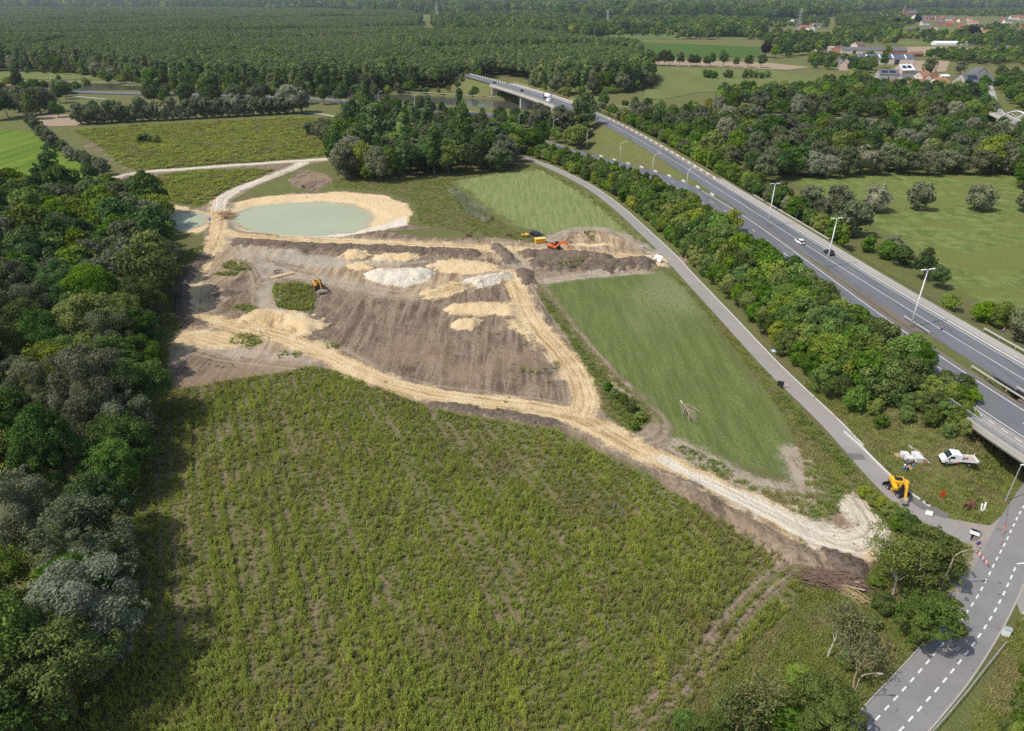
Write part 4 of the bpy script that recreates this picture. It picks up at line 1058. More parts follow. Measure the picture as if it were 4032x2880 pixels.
species('yel', L_YEL, 2, 60, 5.0, 0.2, R_=4.0, Hc=4.2, z0=5.0, lobes=34, n=3600, leaf=0.42, lobe_r=(0.8, 1.5))
species('copper', L_PURP, 2, 70, 7, 0.3, R_=4.8, Hc=5.0, z0=6.8, lobes=34, n=2600, leaf=0.6, lobe_r=(1.0, 1.9))
species('lime', L_LIME, 2, 80, 6, 0.25, R_=4.2, Hc=4.8, z0=6.0, lobes=34, n=3400, leaf=0.45, lobe_r=(0.9, 1.7))
species('column', L_DARK, 2, 90, 9, 0.3, R_=2.5, Hc=7.5, z0=8.2, lobes=36, n=3600, leaf=0.42, lobe_r=(0.7, 1.2), low=0.05)
species('pollard', L_WIL, 3, 100, 2.6, 0.4, R_=2.9, Hc=2.9, z0=3.3, lobes=26, n=2600, leaf=0.34, aspect=2.4, lobe_r=(0.7, 1.3), wind=0.8, low=0.1)
species('ash', L_ASH, 2, 110, 6.5, 0.24, R_=4.4, Hc=3.6, z0=5.6, lobes=60, n=15000, leaf=0.25, lobe_r=(0.7, 1.25), low=0.3, core=0.35, fill=0.2)
species('oakN', L_OAK, 3, 210, 6.5, 0.28, R_=4.6, Hc=4.6, z0=6.2, lobes=70, n=20000, leaf=0.21, lobe_r=(0.7, 1.5), core=0.40, fill=0.2)
species('darkN', L_DARK, 3, 220, 7.0, 0.28, R_=4.3, Hc=5.0, z0=6.6, lobes=66, n=19000, leaf=0.21, lobe_r=(0.7, 1.5), core=0.40, fill=0.2)
species('wilN', L_WIL, 3, 240, 5.5, 0.35, R_=4.6, Hc=4.8, z0=5.6, lobes=64, n=19000, leaf=0.16, aspect=2.4, lobe_r=(0.7, 1.4), wind=0.5, low=0.2, core=0.40, fill=0.2)
species('limeN', L_LIME, 2, 280, 6, 0.25, R_=4.2, Hc=4.8, z0=6.0, lobes=56, n=12000, leaf=0.26, lobe_r=(0.7, 1.4), core=0.40, fill=0.2)
species('bushN', L_BUSH, 3, 250, 3.0, 0.14, R_=2.7, Hc=2.7, z0=2.9, lobes=36, n=7000, leaf=0.24, lobe_r=(0.6, 1.1), low=0.1, core=0.40, fill=0.2)
SPK = {'oak': 'broadleaf tree', 'dark': 'dark broadleaf tree', 'pop': 'poplar', 'wil': 'grey green willow', 'bush': 'leafy bush', 'yel': 'yellow green tree', 'copper': 'copper leaved tree', 'lime': 'light green tree', 'column': 'columnar tree', 'pollard': 'pollard willow', 'ash': 'ash tree'}
NAM = {'oak': 'broadleaf_tree', 'dark': 'dark_tree', 'pop': 'poplar_tree', 'wil': 'willow_tree', 'bush': 'bush', 'yel': 'yellow_green_tree', 'copper': 'copper_tree', 'lime': 'light_green_tree', 'column': 'columnar_tree', 'pollard': 'pollard_willow', 'ash': 'ash_tree'}
_tr = random.Random(7)
ALLTREES = []
def tree(sp, x, y, label, group=None, s=1.0, sz=None, z=None, rz=None, trunk=True, name=None):
    cm, tm = _tr.choice(SP[sp + 'N'] if y < 150 and sp + 'N' in SP else SP[sp])
    z = ground(x, y) if z is None else z
    e = empty(name or NAM[sp], (x, y, z - 0.05), _tr.uniform(0, 6.28) if rz is None else rz)
    if sp in ('wil', 'pollard') and rz is None: e.rotation_euler.z = _tr.uniform(-0.5, 0.5)
    e.scale = (s * _tr.uniform(0.84, 1.2), s * _tr.uniform(0.84, 1.2), sz if sz else s * _tr.uniform(0.82, 1.2))
    link('crown', cm, e)
    if trunk: link('trunk', tm, e)
    tag(e, label, 'bush' if sp == 'bush' and name is None else 'tree' if name != 'shrub' else 'shrub', group)
    ALLTREES.append(e)
    return e
def seen(x, y, h=9.0, mx=190, my=330):
    """is a tree at (x, y) in or just beside the frame?"""
    for z in (0.0, h):
        dy, dz = y, z - CAM_H
        dep = dy * _c - dz * _s
        if dep < 5: continue
        u = x / dep * CAM_F + 2016; v = (-dz * _c - dy * _s) / dep * CAM_F + 1440
        if -mx < u < 4032 + mx and -60 < v < 2880 + my: return True
    return False
def poisson(poly, dist, seed, n_try=30000, jitter=None, limit=None):
    rnd = random.Random(seed); xs2 = [p[0] for p in poly]; ys2 = [p[1] for p in poly]
    cell = dist / 1.4142; grid = {}; out = []
    for _ in range(n_try):
        x, y = rnd.uniform(min(xs2), max(xs2)), rnd.uniform(min(ys2), max(ys2))
        if not inside(x, y, poly): continue
        i, j = int(x // cell), int(y // cell); ok = True
        for a in range(i - 2, i + 3):
            for b in range(j - 2, j + 3):
                q = grid.get((a, b))
                if q and (q[0] - x) ** 2 + (q[1] - y) ** 2 < dist * dist: ok = False; break
            if not ok: break
        if ok:
            grid[(i, j)] = (x, y); out.append((x, y))
    return out
def pick(rnd, table):
    q = rnd.random() * sum(w for _, w in table)
    for k, w in table:
        q -= w
        if q <= 0: return k
    return table[-1][0]
def rows_label(pts, axis0, axis1, row_w):
    """number the trees by row from a base line and by place within the row"""
    ax = np.array(axis1, float) - np.array(axis0, float); ax /= np.linalg.norm(ax); nr = np.array([-ax[1], ax[0]])
    a = np.array(pts) - np.array(axis0)
    u, v = a @ ax, a @ nr
    row = np.floor(v / row_w).astype(int); row -= row.min()
    rank = {}
    for r_ in np.unique(row):
        idx = np.where(row == r_)[0]
        for k, i in enumerate(idx[np.argsort(u[idx])]): rank[i] = (int(r_) + 1, k + 1)
    return [rank[i] for i in range(len(pts))]
def wood(poly, dist, seed, table, smin, smax, where, axis, row_w, group, fixed=(), keep=None, sfun=None):
    pts = [p for p in poisson(poly, dist, seed) if seen(*p) and (keep is None or keep(*p))]
    for f in fixed: pts = [p for p in pts if (p[0] - f[1]) ** 2 + (p[1] - f[2]) ** 2 > (f[4] if len(f) > 4 else 5.0) ** 2]
    rnd = random.Random(seed + 1)
    rk = rows_label(pts, axis[0], axis[1], row_w)
    for p, (r_, k) in zip(pts, rk):
        sp = pick(rnd, table)
        s = rnd.uniform(smin, smax) * (sfun(*p) if sfun else 1.0)
        tree(sp, p[0], p[1], '%s %s, %s in %s row' % (SPK[sp], where, ORD(k), ORD(r_)), group, s)
    for f in fixed: tree(f[0], f[1], f[2], f[5], group, f[3])

# --- the wood at the left
W_LEFT = VL([(322, 468), (362, 492), (366, 520), (360, 560), (370, 610), (352, 690), (342, 760), (330, 850), (318, 930), (300, 1010), (268, 1110), (258, 1230), (246, 1330), (232, 1450), (212, 1600), (200, 1680), (-150, 1760), (-420, 1500), (-420, 700), (-200, 470), (0, 446), (120, 452), (200, 446), (270, 452)])
fx = lambda sp, vx, vy, s, lab, clear=5.0: (sp, *V(vx, vy), s, clear, lab)
wood(W_LEFT, 6.0, 3, [('oak', 5), ('dark', 3.4), ('wil', 2.0), ('lime', 0.7)], 0.95, 1.38, 'in the left wood', (V(200, 1650), V(345, 560)), 6.0, 'trees of the left wood', fixed=[
    fx('column', 128, 455, 1.35, 'tallest dark columnar tree at the back of the left wood', 8), fx('column', 98, 458, 1.05, 'shorter dark columnar tree left of the tallest one', 3.5), fx('column', 160, 457, 1.0, 'shorter dark columnar tree right of the tallest one', 3.5),
    fx('wil', 345, 518, 0.95, 'round grey willow standing at the edge of the small pond', 4), fx('wil', 268, 478, 1.15, 'broad grey green willow behind the pond side willow', 6), 
    fx('lime', 190, 545, 1.05, 'pale grey green tree in the middle of the left wood'), fx('wil', 255, 690, 1.2, 'silvery willow standing out in the middle of the left wood', 6),
    fx('yel', 160, 800, 1.1, 'bright yellow green tree in the left wood', 6), fx('wil', 330, 760, 0.7, 'small silvery willow at the shaded wood edge', 4),
    fx('wil', 235, 985, 1.5, 'big silvery willow bulging toward the weedy meadow', 7), fx('wil', 120, 955, 1.25, 'greyish willow left of the big silvery willow', 6), fx('wil', 290, 1010, 1.05, 'silvery willow at the meadow edge below the sand', 5),
    fx('lime', 45, 1130, 1.1, 'pale cream green tree at the left picture edge', 6), fx('wil', 75, 1230, 1.15, 'round blue grey willow in the lower left wood', 6)])

# --- the wood in the middle, behind the ponds
W_MID = VL([(748, 398), (800, 404), (880, 408), (960, 392), (1040, 386), (1120, 380), (1178, 362), (1188, 342), (1300, 330), (1330, 318), (1250, 290), (1150, 268), (1040, 250), (930, 246), (820, 262), (752, 300), (740, 340)])
def mid_keep(x, y):
    return line_dist(np.array([x]), np.array([y]), SERVICE)[0][0] > 4 and line_dist(np.array([x]), np.array([y]), CROAD)[0][0] > 8 and abs(x - float(LR(min(y, 425))) + 3.3) > 7.5
wood(W_MID, 7.6, 11, [('dark', 5), ('oak', 3), ('pop', 1.2), ('wil', 1.6)], 1.0, 1.45, 'in the middle wood', (V(748, 400), V(1180, 365)), 9.0, 'trees of the middle wood', keep=mid_keep, sfun=lambda x, y: 0.55 if y > 372 and x > -70 else 0.8 if y > 350 else 1.0, fixed=[
    fx('lime', 825, 402, 0.95, 'light green tree at the front of the middle wood', 4), fx('lime', 868, 402, 1.1, 'taller light green tree next to its twin in the middle wood', 4),
    fx('pop', 965, 392, 0.98, 'tall dark poplar at the front of the middle wood', 5), fx('wil', 760, 385, 1.1, 'silvery willow at the left corner of the middle wood', 5), fx('wil', 1120, 372, 1.35, 'wide pale willow at the right end of the middle wood', 6),
    fx('wil', 1250, 305, 1.6, 'tall silvery willow in front of the canal bridge', 7), fx('wil', 1200, 300, 1.4, 'silvery willow left of the tall one before the canal bridge', 6), fx('dark', 1298, 312, 1.5, 'dark pointed tree beside the silvery willows at the bridge', 6)])

# --- the tree belt between service road and highway
def belt_pts():
    out = []; rnd = random.Random(5)
    for y in np.arange(106, 345, 3.2):
        xl = float(np.interp(y, [q[1] for q in SERVICE[::-1]], [q[0] for q in SERVICE[::-1]])) + 4.8
        xr2 = float(LR(y)) - 10.6
        if y > 305: xr2 = min(xr2, xl + 14)
        x = xl + rnd.uniform(0, 1.5)
        while x < xr2:
            out.append((x, y + rnd.uniform(-1.2, 1.2), (x - xl) / max(1, xr2 - xl))); x += rnd.uniform(3.3, 4.6)
    return out
bp = belt_pts()
rnd_ = random.Random(9)
rk = rows_label([(a, b) for a, b, _ in bp], (float(LR(104)) - 9, 104), (float(LR(340)) - 9, 340), 4.0)
for (x, y, f), (r_, k) in zip(bp, rk):
    sp = pick(rnd_, [('bush', 7), ('oak', 2.2), ('dark', 0.8)])
    s = (rnd_.uniform(1.12, 1.5) if sp == 'bush' else rnd_.uniform(0.6, 0.8)) * (0.72 if f < 0.12 else 1.0) * (1.0 if y < 200 else 0.85) * ((0.92 if y < 175 else 0.75) if f > 0.7 else 1.0) * (0.8 if y > 235 and f > 0.4 else 1.0)
    tree(sp, x, y, '%s in the highway tree belt, %s in the %s row' % ('bushy small tree' if sp == 'bush' else SPK[sp], ORD(k), ORD(r_)), 'tree belt along the highway', s, name='small_tree' if sp == 'bush' else None)
# low scrub on the slope beside the overpass
for i, (vx, vy, s) in enumerate([(1935, 935, 0.8), (1985, 935, 1.1), (2030, 950, 1.0), (2065, 930, 1.1), (2085, 960, 0.95), (2110, 985, 0.95), (2120, 1012, 0.7), (2090, 1010, 0.6), (2050, 985, 0.8), (2000, 965, 0.7), (1950, 960, 0.6), (2130, 960, 0.8), (1900, 905, 0.7), (1870, 875, 0.65), (1960, 925, 0.9), (2008, 948, 1.0), (2045, 962, 1.0), (2075, 978, 0.9), (2100, 965, 1.0), (2070, 950, 1.1), (2020, 925, 1.1), (2100, 998, 0.7), (2135, 990, 0.7), (2110, 940, 0.9), (1925, 915, 0.8), (2050, 940, 1.1)]):
    tree('bush', *V(vx, vy), 'low scrub bush on the slope beside the overpass, %s of many' % ORD(i + 1), 'scrub beside the overpass', s * 0.7)

# --- bushes and willows right of the highway
for i, (vx, vy, sp, s, lb) in enumerate([(1735, 462, 'dark', 0.75, 'dark round tree by the cycle path, left of two'), (1775, 490, 'dark', 0.8, 'dark round tree by the cycle path, right of two'), (1822, 500, 'pollard', 1.35, 'grey willow bush behind the two dark round trees'),
        (1860, 470, 'pollard', 1.5, 'grey willow at the pasture corner nearest the highway'), (1800, 455, 'pollard', 1.3, 'grey willow at the far end of the highway hedge'), (1885, 525, 'pollard', 1.7, 'big grey willow bush leaning over the highway verge'), (1850, 520, 'pollard', 1.2, 'low grey willow bush below the big one'),
        (1925, 560, 'bush', 0.95, 'bright green bush beside the grey willow bush'), (1965, 575, 'bush', 1.15, 'bright green bush in the middle of the highway hedge'), (2000, 590, 'bush', 1.1, 'green bush left of the dark round bush'), (1985, 560, 'pollard', 0.85, 'small silvery bush behind the highway hedge'),
        (2045, 620, 'dark', 0.72, 'dark round bush at the end of the highway hedge'), (2080, 640, 'dark', 0.6, 'smaller dark bush right of the dark round bush'), (2105, 690, 'bush', 0.75, 'lone low bush on the verge by the wet pasture'),
        (2180, 715, 'bush', 1.0, 'green bush on the verge near the right picture edge'), (2215, 725, 'bush', 1.1, 'second green bush on the verge near the right edge'), (2262, 760, 'pollard', 1.2, 'grey willow bush at the right picture edge'),
        (1700, 440, 'bush', 0.9, 'green bush left of the two dark round trees'), (1660, 415, 'bush', 0.9, 'green bush where the concrete path branches')]):
    tree(sp, *V(vx, vy), lb, 'hedge right of the highway', s)
for i, (vx, vy, s) in enumerate([(1943, 470, 1.6), (2037, 467, 1.58), (2172, 468, 1.62), (2285, 472, 1.6)]):
    tree('pollard', *V(vx, vy), 'round grey pollard willow standing in the pasture, %s from the highway' % ORD(i + 1), 'pollard willows in the pasture', s)

k = 0
for y in np.arange(196, 425, 4.6):
    for o_ in (8.6, 12.6):
        if y < 215 and o_ < 9: continue
        k += 1; sp = pick(rnd_, [('bush', 5), ('oak', 1.6), ('wil', 0.9)]); x = float(RR(y)) + o_ + rnd_.uniform(-1.2, 1.8)
        if line_dist(np.array([x]), np.array([y]), CANAL)[0][0] < CANAL_W + 5: continue
        tree(sp, x, y + rnd_.uniform(-2, 2), '%s on the outer highway slope, %s from the near end' % (SPK[sp], ORD(k)), 'bushes on the outer highway slope', rnd_.uniform(0.95, 1.3) if sp == 'bush' else rnd_.uniform(0.5, 0.7))
W_RIGHT = VL([(1400, 285), (1470, 262), (1560, 252), (1700, 248), (1800, 246), (1900, 240), (2060, 240), (2190, 262), (2232, 300), (2250, 395), (2150, 384), (2000, 384), (1880, 386), (1760, 392), (1690, 410), (1600, 372), (1500, 330)])
def right_keep(x, y):
    dc = line_dist(np.array([x]), np.array([y]), CANAL)[0][0]
    return x > float(RR(y)) + 9 and dc > CANAL_W + 6
wood(W_RIGHT, 8.4, 21, [('wil', 3.4), ('oak', 3.4), ('dark', 2.4)], 0.9, 1.3, 'in the wood past the highway', (V(1500, 400), V(2240, 395)), 8.0, 'trees of the wood right of the highway', keep=right_keep)
for i, vx in enumerate(range(1765, 2240, 37)):
    tree('wil', *V(vx, 392 - (6 if vx > 1900 else 0) + (i % 3) * 2), 'wind bent grey willow at the pasture edge, %s from the highway' % ORD(i + 1), 'willows along the pasture edge', 1.0 + 0.12 * math.sin(i * 2.3))
wood(VL([(2255, 300), (2330, 280), (2420, 330), (2420, 420), (2262, 420)]), 7, 22, [('oak', 3), ('dark', 2)], 0.9, 1.2, 'at the right edge beyond the pasture', (V(2250, 410), V(2400, 410)), 8.0, 'trees at the right edge', keep=right_keep)
# --- rows of willows around the upper meadow
for i, vx in enumerate(list(range(182, 440, 17)) + list(range(456, 690, 18))):
    vy = 277 - (vx - 180) * 0.052
    sp = 'pollard' if not 640 < vx else 'wil'
    tree(sp, *V(vx, vy), 'pollard willow in the row behind the upper meadow, %s from the left' % ORD(i + 1) if sp == 'pollard' else 'taller willow ending the row behind the upper meadow, %s' % ORD(i + 1), 'willow row behind the upper meadow', 1.75 + 0.15 * math.sin(i * 1.7))
for i, (vx, vy) in enumerate([(72, 283), (85, 296), (97, 307), (112, 322), (122, 334), (146, 344), (158, 356), (186, 366), (198, 372), (232, 390), (222, 382)]):
    tree('pollard', *V(vx, vy), 'bluish willow along the crop field edge, %s from the far end' % ORD(i + 1), 'willow row along the crop field', 1.25 if i < 5 else 1.05)
for i, (vx, vy, s) in enumerate([(690, 300, 0.9), (712, 312, 1.1), (728, 322, 1.25), (741, 332, 1.4), (752, 346, 1.3)]):
    tree('wil', *V(vx, vy), 'silvery willow right of the upper meadow, %s from the far end' % ORD(i + 1), 'willows right of the upper meadow', s * 0.85)
for i, (vx, vy) in enumerate([(312, 318), (325, 316), (338, 317), (349, 319)]):
    tree('bush', *V(vx, vy), 'dark bush of the lone thicket in the upper meadow, %s of four' % ORD(i + 1), 'thicket in the upper meadow', 0.75)

# --- trees between upper meadow and canal
W_CANAL = VL([(-200, 240), (20, 235), (150, 232), (250, 236), (330, 238), (430, 240), (560, 232), (700, 232), (820, 240), (930, 240), (930, 222), (760, 214), (560, 210), (420, 206), (250, 204), (120, 203), (-200, 200)])
def canal_keep(x, y):
    dc = line_dist(np.array([x]), np.array([y]), CANAL)[0][0]; dr = line_dist(np.array([x]), np.array([y]), CROAD)[0][0]
    return dc > CANAL_W + 4 and dr > 7 and ground(x, y) > -0.6
wood(W_CANAL, 13.5, 31, [('oak', 4), ('dark', 3), ('wil', 1.2)], 0.9, 1.35, 'between upper meadow and canal', (V(0, 240), V(900, 240)), 15.0, 'trees between upper meadow and canal', keep=lambda x, y: canal_keep(x, y) and not (-320 < x < -260))
for i, (vx, vy, s) in enumerate([(60, 258, 1.5), (45, 250, 1.6), (92, 254, 1.5), (110, 250, 1.5), (75, 266, 1.2), (20, 262, 1.3), (-10, 268, 1.3), (130, 262, 0.9), (215, 268, 1.0), (262, 268, 0.95)]):
    sp = 'wil' if i in (0, 1, 2, 3) else 'dark'
    tree(sp, *V(vx, vy), '%s in the clump beyond the crop field, %s of ten' % (SPK[sp], ORD(i + 1)), 'clump beyond the crop field', s)
for i, (vx, vy) in enumerate([(20, 196), (45, 197), (75, 198), (100, 199), (125, 200), (150, 200), (172, 201), (195, 202), (345, 213), (372, 214), (470, 214), (520, 217), (560, 220), (610, 222)]):
    tree('oak', *V(vx, vy), 'young roadside tree in front of the canal, %s from the left' % ORD(i + 1), 'young trees along the canal road', 0.85)
# shrubs on the canal banks
cn = np.array(CANAL); k = 0
for i in range(12, 44):
    a, b2 = cn[i], cn[i + 1]
    for q in range(2):
        f = _tr.random(); p = a + (b2 - a) * f; d = (b2 - a) / np.linalg.norm(b2 - a); n = np.array([-d[1], d[0]])
        w = CANAL_W + _tr.uniform(9, 15); x, y = p + n * w
        if -420 < x < 330 and abs(x - float(RR(min(y, 650))) + 3) > 16:
            k += 1; tree('bush', x, y, 'green shrub on the far canal bank, %s from the left' % ORD(k), 'shrubs on the far canal bank', _tr.uniform(0.6, 1.5), name='shrub')

# --- the poplar plantation beyond the canal: the front trees one by one, the rest as one mass
def forest_front(v):
    return np.interp(v, [-2000, -420, -330, -180, -40, 60, 130, 170], [700, 690, 668, 662, 600, 580, 620, 640])
F_EDGE = smooth_line(VL([(-60, 158), (60, 160), (160, 164), (250, 176), (330, 188), (430, 196), (520, 202), (620, 206), (720, 208), (820, 206), (900, 204), (980, 203), (1030, 192), (1060, 188)]), 6)
F_EDGE2 = smooth_line(VL([(1185, 206), (1240, 210), (1290, 210), (1340, 207), (1390, 203), (1425, 196), (1440, 184), (1436, 168)]), 6)
def front_rows(edge, nrows, gap, tag_, sm, start):
    a = np.array(edge); s = np.r_[0, np.cumsum(np.hypot(*np.diff(a, axis=0).T))]; k = 0
    for r_ in range(nrows):
        q = _tr.uniform(0, 3); m = 0
        while q < s[-1]:
            x = np.interp(q, s, a[:, 0]) + _tr.uniform(-1.5, 1.5); y = np.interp(q, s, a[:, 1]) + r_ * gap + _tr.uniform(-1.5, 1.5); m += 1
            if not seen(x, y) or (-75 < x < 10 and y < 640): q += 6; continue
            sp = 'pop' if _tr.random() < 0.78 else ('oak' if _tr.random() < 0.75 else 'wil')
            sz = sm * _tr.uniform(0.86, 1.12)
            e = tree(sp, x, y, '%s %s, %s from the left in %s row' % ('tall poplar' if sp == 'pop' else SPK[sp].split(' ')[-1] + ' tree' * (sp == 'wil') if sp == 'wil' else SPK[sp], tag_, ORD(m), ORD(r_ + 1)), 'front trees of the poplar plantation', sz if sp == 'pop' else 1.3, trunk=(r_ == 0))
            q += _tr.uniform(5.6, 7.6)
front_rows(F_EDGE, 2, 9.0, 'at the plantation edge', 1.05, 0)
front_rows(F_EDGE2, 2, 9.0, 'in the grove right of the bridge', 1.05, 0)
# undergrowth at the feet of the plantation
a = np.array(F_EDGE); k = 0
for q in np.linspace(0, len(a) - 1.01, 46):
    i = int(q); p = a[i] + (a[i + 1] - a[i]) * (q - i); k += 1
    tree('bush' if k % 4 else 'lime', p[0] + _tr.uniform(-3, 3), p[1] - _tr.uniform(4, 11), '%s at the foot of the plantation, %s from the left' % ('bush' if k % 4 else 'light green tree', ORD(k)), 'undergrowth at the plantation edge', (_tr.uniform(1.0, 1.7) if k % 4 else 0.75) * (0.6 if -80 < p[0] < 10 else 1.0))
a = np.array(F_EDGE2); k = 0
for q in np.linspace(0, len(a) - 1.01, 16):
    i = int(q); p = a[i] + (a[i + 1] - a[i]) * (q - i); k += 1
    sp = 'wil' if k % 3 == 0 else 'bush'
    tree(sp, p[0] + _tr.uniform(-3, 3), p[1] - _tr.uniform(5, 12), '%s before the grove right of the bridge, %s from the left' % (SPK[sp], ORD(k)), 'undergrowth before the grove', 1.3)

# --- masses of trees, too many to count: points carrying tree crowns
def hidden_col(name, meshes):
    c = bpy.data.collections.new(name)
    for i, me in enumerate(meshes):
        o = bpy.data.objects.new(name + '_source', me); c.objects.link(o)
    return c
def scatter(name, label, pts, scl, col, kind='stuff', rot=None):
    me = bpy.data.meshes.new(name); pts = np.asarray(pts, np.float32)
    me.vertices.add(len(pts)); me.vertices.foreach_set('co', pts.ravel()); me.update()
    a = me.attributes.new('scl', 'FLOAT_VECTOR', 'POINT'); a.data.foreach_set('vector', np.asarray(scl, np.float32).ravel())
    rg = np.random.default_rng(len(pts))
    a = me.attributes.new('rot', 'FLOAT_VECTOR', 'POINT'); rr_ = np.zeros((len(pts), 3), np.float32); rr_[:, 2] = rg.uniform(0, 6.28, len(pts)) if rot is None else rot(rg, len(pts)); a.data.foreach_set('vector', rr_.ravel())
    o = link(name, me)
    g = bpy.data.node_groups.new(name, 'GeometryNodeTree')
    g.interface.new_socket('Geometry', in_out='INPUT', socket_type='NodeSocketGeometry'); g.interface.new_socket('Geometry', in_out='OUTPUT', socket_type='NodeSocketGeometry')
    gi = g.nodes.new('NodeGroupInput'); go = g.nodes.new('NodeGroupOutput')
    ip = g.nodes.new('GeometryNodeInstanceOnPoints'); ci = g.nodes.new('GeometryNodeCollectionInfo')
    ci.inputs['Collection'].default_value = col; ci.inputs['Separate Children'].default_value = True; ci.inputs['Reset Children'].default_value = True
    ip.inputs['Pick Instance'].default_value = True
    for nm, typ, sock in (('scl', 'FLOAT_VECTOR', 'Scale'), ('rot', 'FLOAT_VECTOR', 'Rotation')):
        na = g.nodes.new('GeometryNodeInputNamedAttribute'); na.data_type = typ; na.inputs['Name'].default_value = nm
        src = na.outputs['Attribute']
        if sock == 'Rotation':
            er = g.nodes.new('FunctionNodeEulerToRotation'); g.links.new(src, er.inputs[0]); src = er.outputs[0]
        g.links.new(src, ip.inputs[sock])
    rv = g.nodes.new('FunctionNodeRandomValue'); rv.data_type = 'INT'
    [s for s in rv.inputs if s.name == 'Max' and s.type == 'INT'][0].default_value = max(0, len(col.objects) - 1)
    g.links.new([s for s in rv.outputs if s.type == 'INT'][0], ip.inputs['Instance Index'])
    g.links.new(gi.outputs[0], ip.inputs['Points']); g.links.new(ci.outputs[0], ip.inputs['Instance']); g.links.new(ip.outputs[0], go.inputs[0])
    md = o.modifiers.new('scatter', 'NODES'); md.node_group = g
    return tag(o, label, None, None, kind)
def lite_crown(mat, seed, **kw): return crown_mesh('crown', mat, seed, **kw)
C_POP = hidden_col('poplar_mass', [lite_crown(L_POP, 300 + i, R_=4.7, Hc=6.8, z0=11.5, lobes=34, n=1500, leaf=0.85, lobe_r=(1.2, 2.0), low=0.4, core=0.72) for i in range(4)])
C_MIX = hidden_col('mixed_mass', [lite_crown(m, 320 + i, R_=5.6, Hc=5.5, z0=7.2, lobes=30, n=900, leaf=1.25, lobe_r=(1.3, 2.4), low=0.25, core=0.75) for i, m in enumerate((L_OAK, L_DARK, L_OAK, L_DARK, L_BUSH))])
rg = np.random.default_rng(4)
def jgrid(x0, x1, y0, y1, dx, dy):
    gx, gy = np.meshgrid(np.arange(x0, x1, dx), np.arange(y0, y1, dy)); gx = gx.ravel(); gy = gy.ravel()
    return gx + rg.uniform(-0.3, 0.3, gx.size) * dx, gy + rg.uniform(-0.3, 0.3, gx.size) * dy
F_POLY = F_EDGE + VL([(1100, 168), (1185, 185), (1240, 190), (1340, 188), (1415, 180), (1432, 160), (1425, 135), (1390, 120), (1300, 108), (1180, 96), (1090, 90), (1060, 84), (960, 84), (930, 70), (940, 48), (900, 34), (700, 30), (500, 26), (300, 22), (-300, 24), (-500, 120)])
x, y = jgrid(-2600, 420, 560, 3600, 6.9, 7.6)
fr = np.interp(x, *zip(*sorted((p[0], p[1]) for p in F_EDGE)))
m = (poly_sdf(x, y, F_POLY) > 3) & ((y > fr + 17) | (x > float(F_EDGE[-1][0])))
x, y = x[m], y[m]
# thin out with distance: crowns there are seen edge-on
keep = rg.random(x.size) < np.clip(1500 / y, 0.4, 1)
x, y = x[keep], y[keep]
# plantation blocks: each stand has its own height
bu = x * 0.94 + y * 0.34 + 30 * fbm(x * 0.004, y * 0.004, 2, 63); bv = -x * 0.34 + y * 0.94 + 30 * fbm(x * 0.004, y * 0.004, 2, 67)
ci, cj = np.floor(bu / 210), np.floor(bv / 170)
blockh = 0.82 + 0.42 * _hash(ci, cj, 5)
hs = blockh + 0.1 * (fbm(x * 0.01, y * 0.01, 2, 8) - 0.5) * 2 + rg.uniform(-0.05, 0.05, x.size)
grow = np.where(y > 1500, np.sqrt(np.clip(y / 1500, 1, 2.4)), 1)
scatter('poplar_plantation', 'dense dark poplar plantation stretching behind the canal', np.c_[x, y, np.zeros(x.size)], np.c_[grow, grow, hs], C_POP)

# far woods, hedges and gardens as broad masses
def far_mass(name, label, polys, dx, smin, smax, col=C_MIX, lo=0.0, ns=0.004):
    P3, S3 = [], []
    for poly in polys:
        ax = [p[0] for p in poly]; ay = [p[1] for p in poly]
        x, y = jgrid(min(ax), max(ax), min(ay), max(ay), dx, dx * 1.1)
        m = (poly_sdf(x, y, poly) > 0) & (fbm(x * ns * 4, y * ns * 4, 3, 31) > lo) & (np.abs(x) < y * 0.82 + 60)
        x, y = x[m], y[m]; s = rg.uniform(smin, smax, x.size)
        P3.append(np.c_[x, y, np.zeros(x.size)]); S3.append(np.c_[s, s, s * rg.uniform(0.85, 1.2, x.size)])
    return scatter(name, label, np.concatenate(P3), np.concatenate(S3), col)
far_mass('far_wood', 'dark straight edged wood behind the narrow green fields', [VL([(1000, 78), (1060, 79), (1330, 84), (1345, 70), (1310, 48), (1240, 36), (960, 40), (960, 60)]), VL([(1345, 78), (1490, 72), (1560, 82), (1690, 84), (1700, 60), (1600, 50), (1400, 52), (1340, 60)])], 10.5, 1.0, 1.6)
far_mass('far_wood', 'rolling woods and parkland along the top of the picture', [VL([(1240, 44), (1500, 48), (1760, 46), (2000, 22), (2300, 20), (2320, 6), (1200, 6)]), VL([(-100, 22), (320, 21), (960, 33), (1260, 34), (1260, 6), (-100, 6)])], 24, 1.9, 3.4, lo=0.40, ns=0.002)
far_mass('far_wood', 'village gardens full of dark trees at the upper right', [VL([(1700, 80), (1850, 92), (1850, 74), (2000, 60), (2010, 88), (1900, 96), (1870, 112), (1740, 130), (1700, 110)]), VL([(1500, 88), (1700, 90), (1700, 78), (1560, 76)]), VL([(2060, 92), (2300, 80), (2300, 30), (2000, 36), (2030, 60), (1850, 66), (1860, 40), (2020, 24), (2310, 24), (2330, 100), (2140, 104)])], 13, 0.65, 1.2, lo=0.49, ns=0.004)
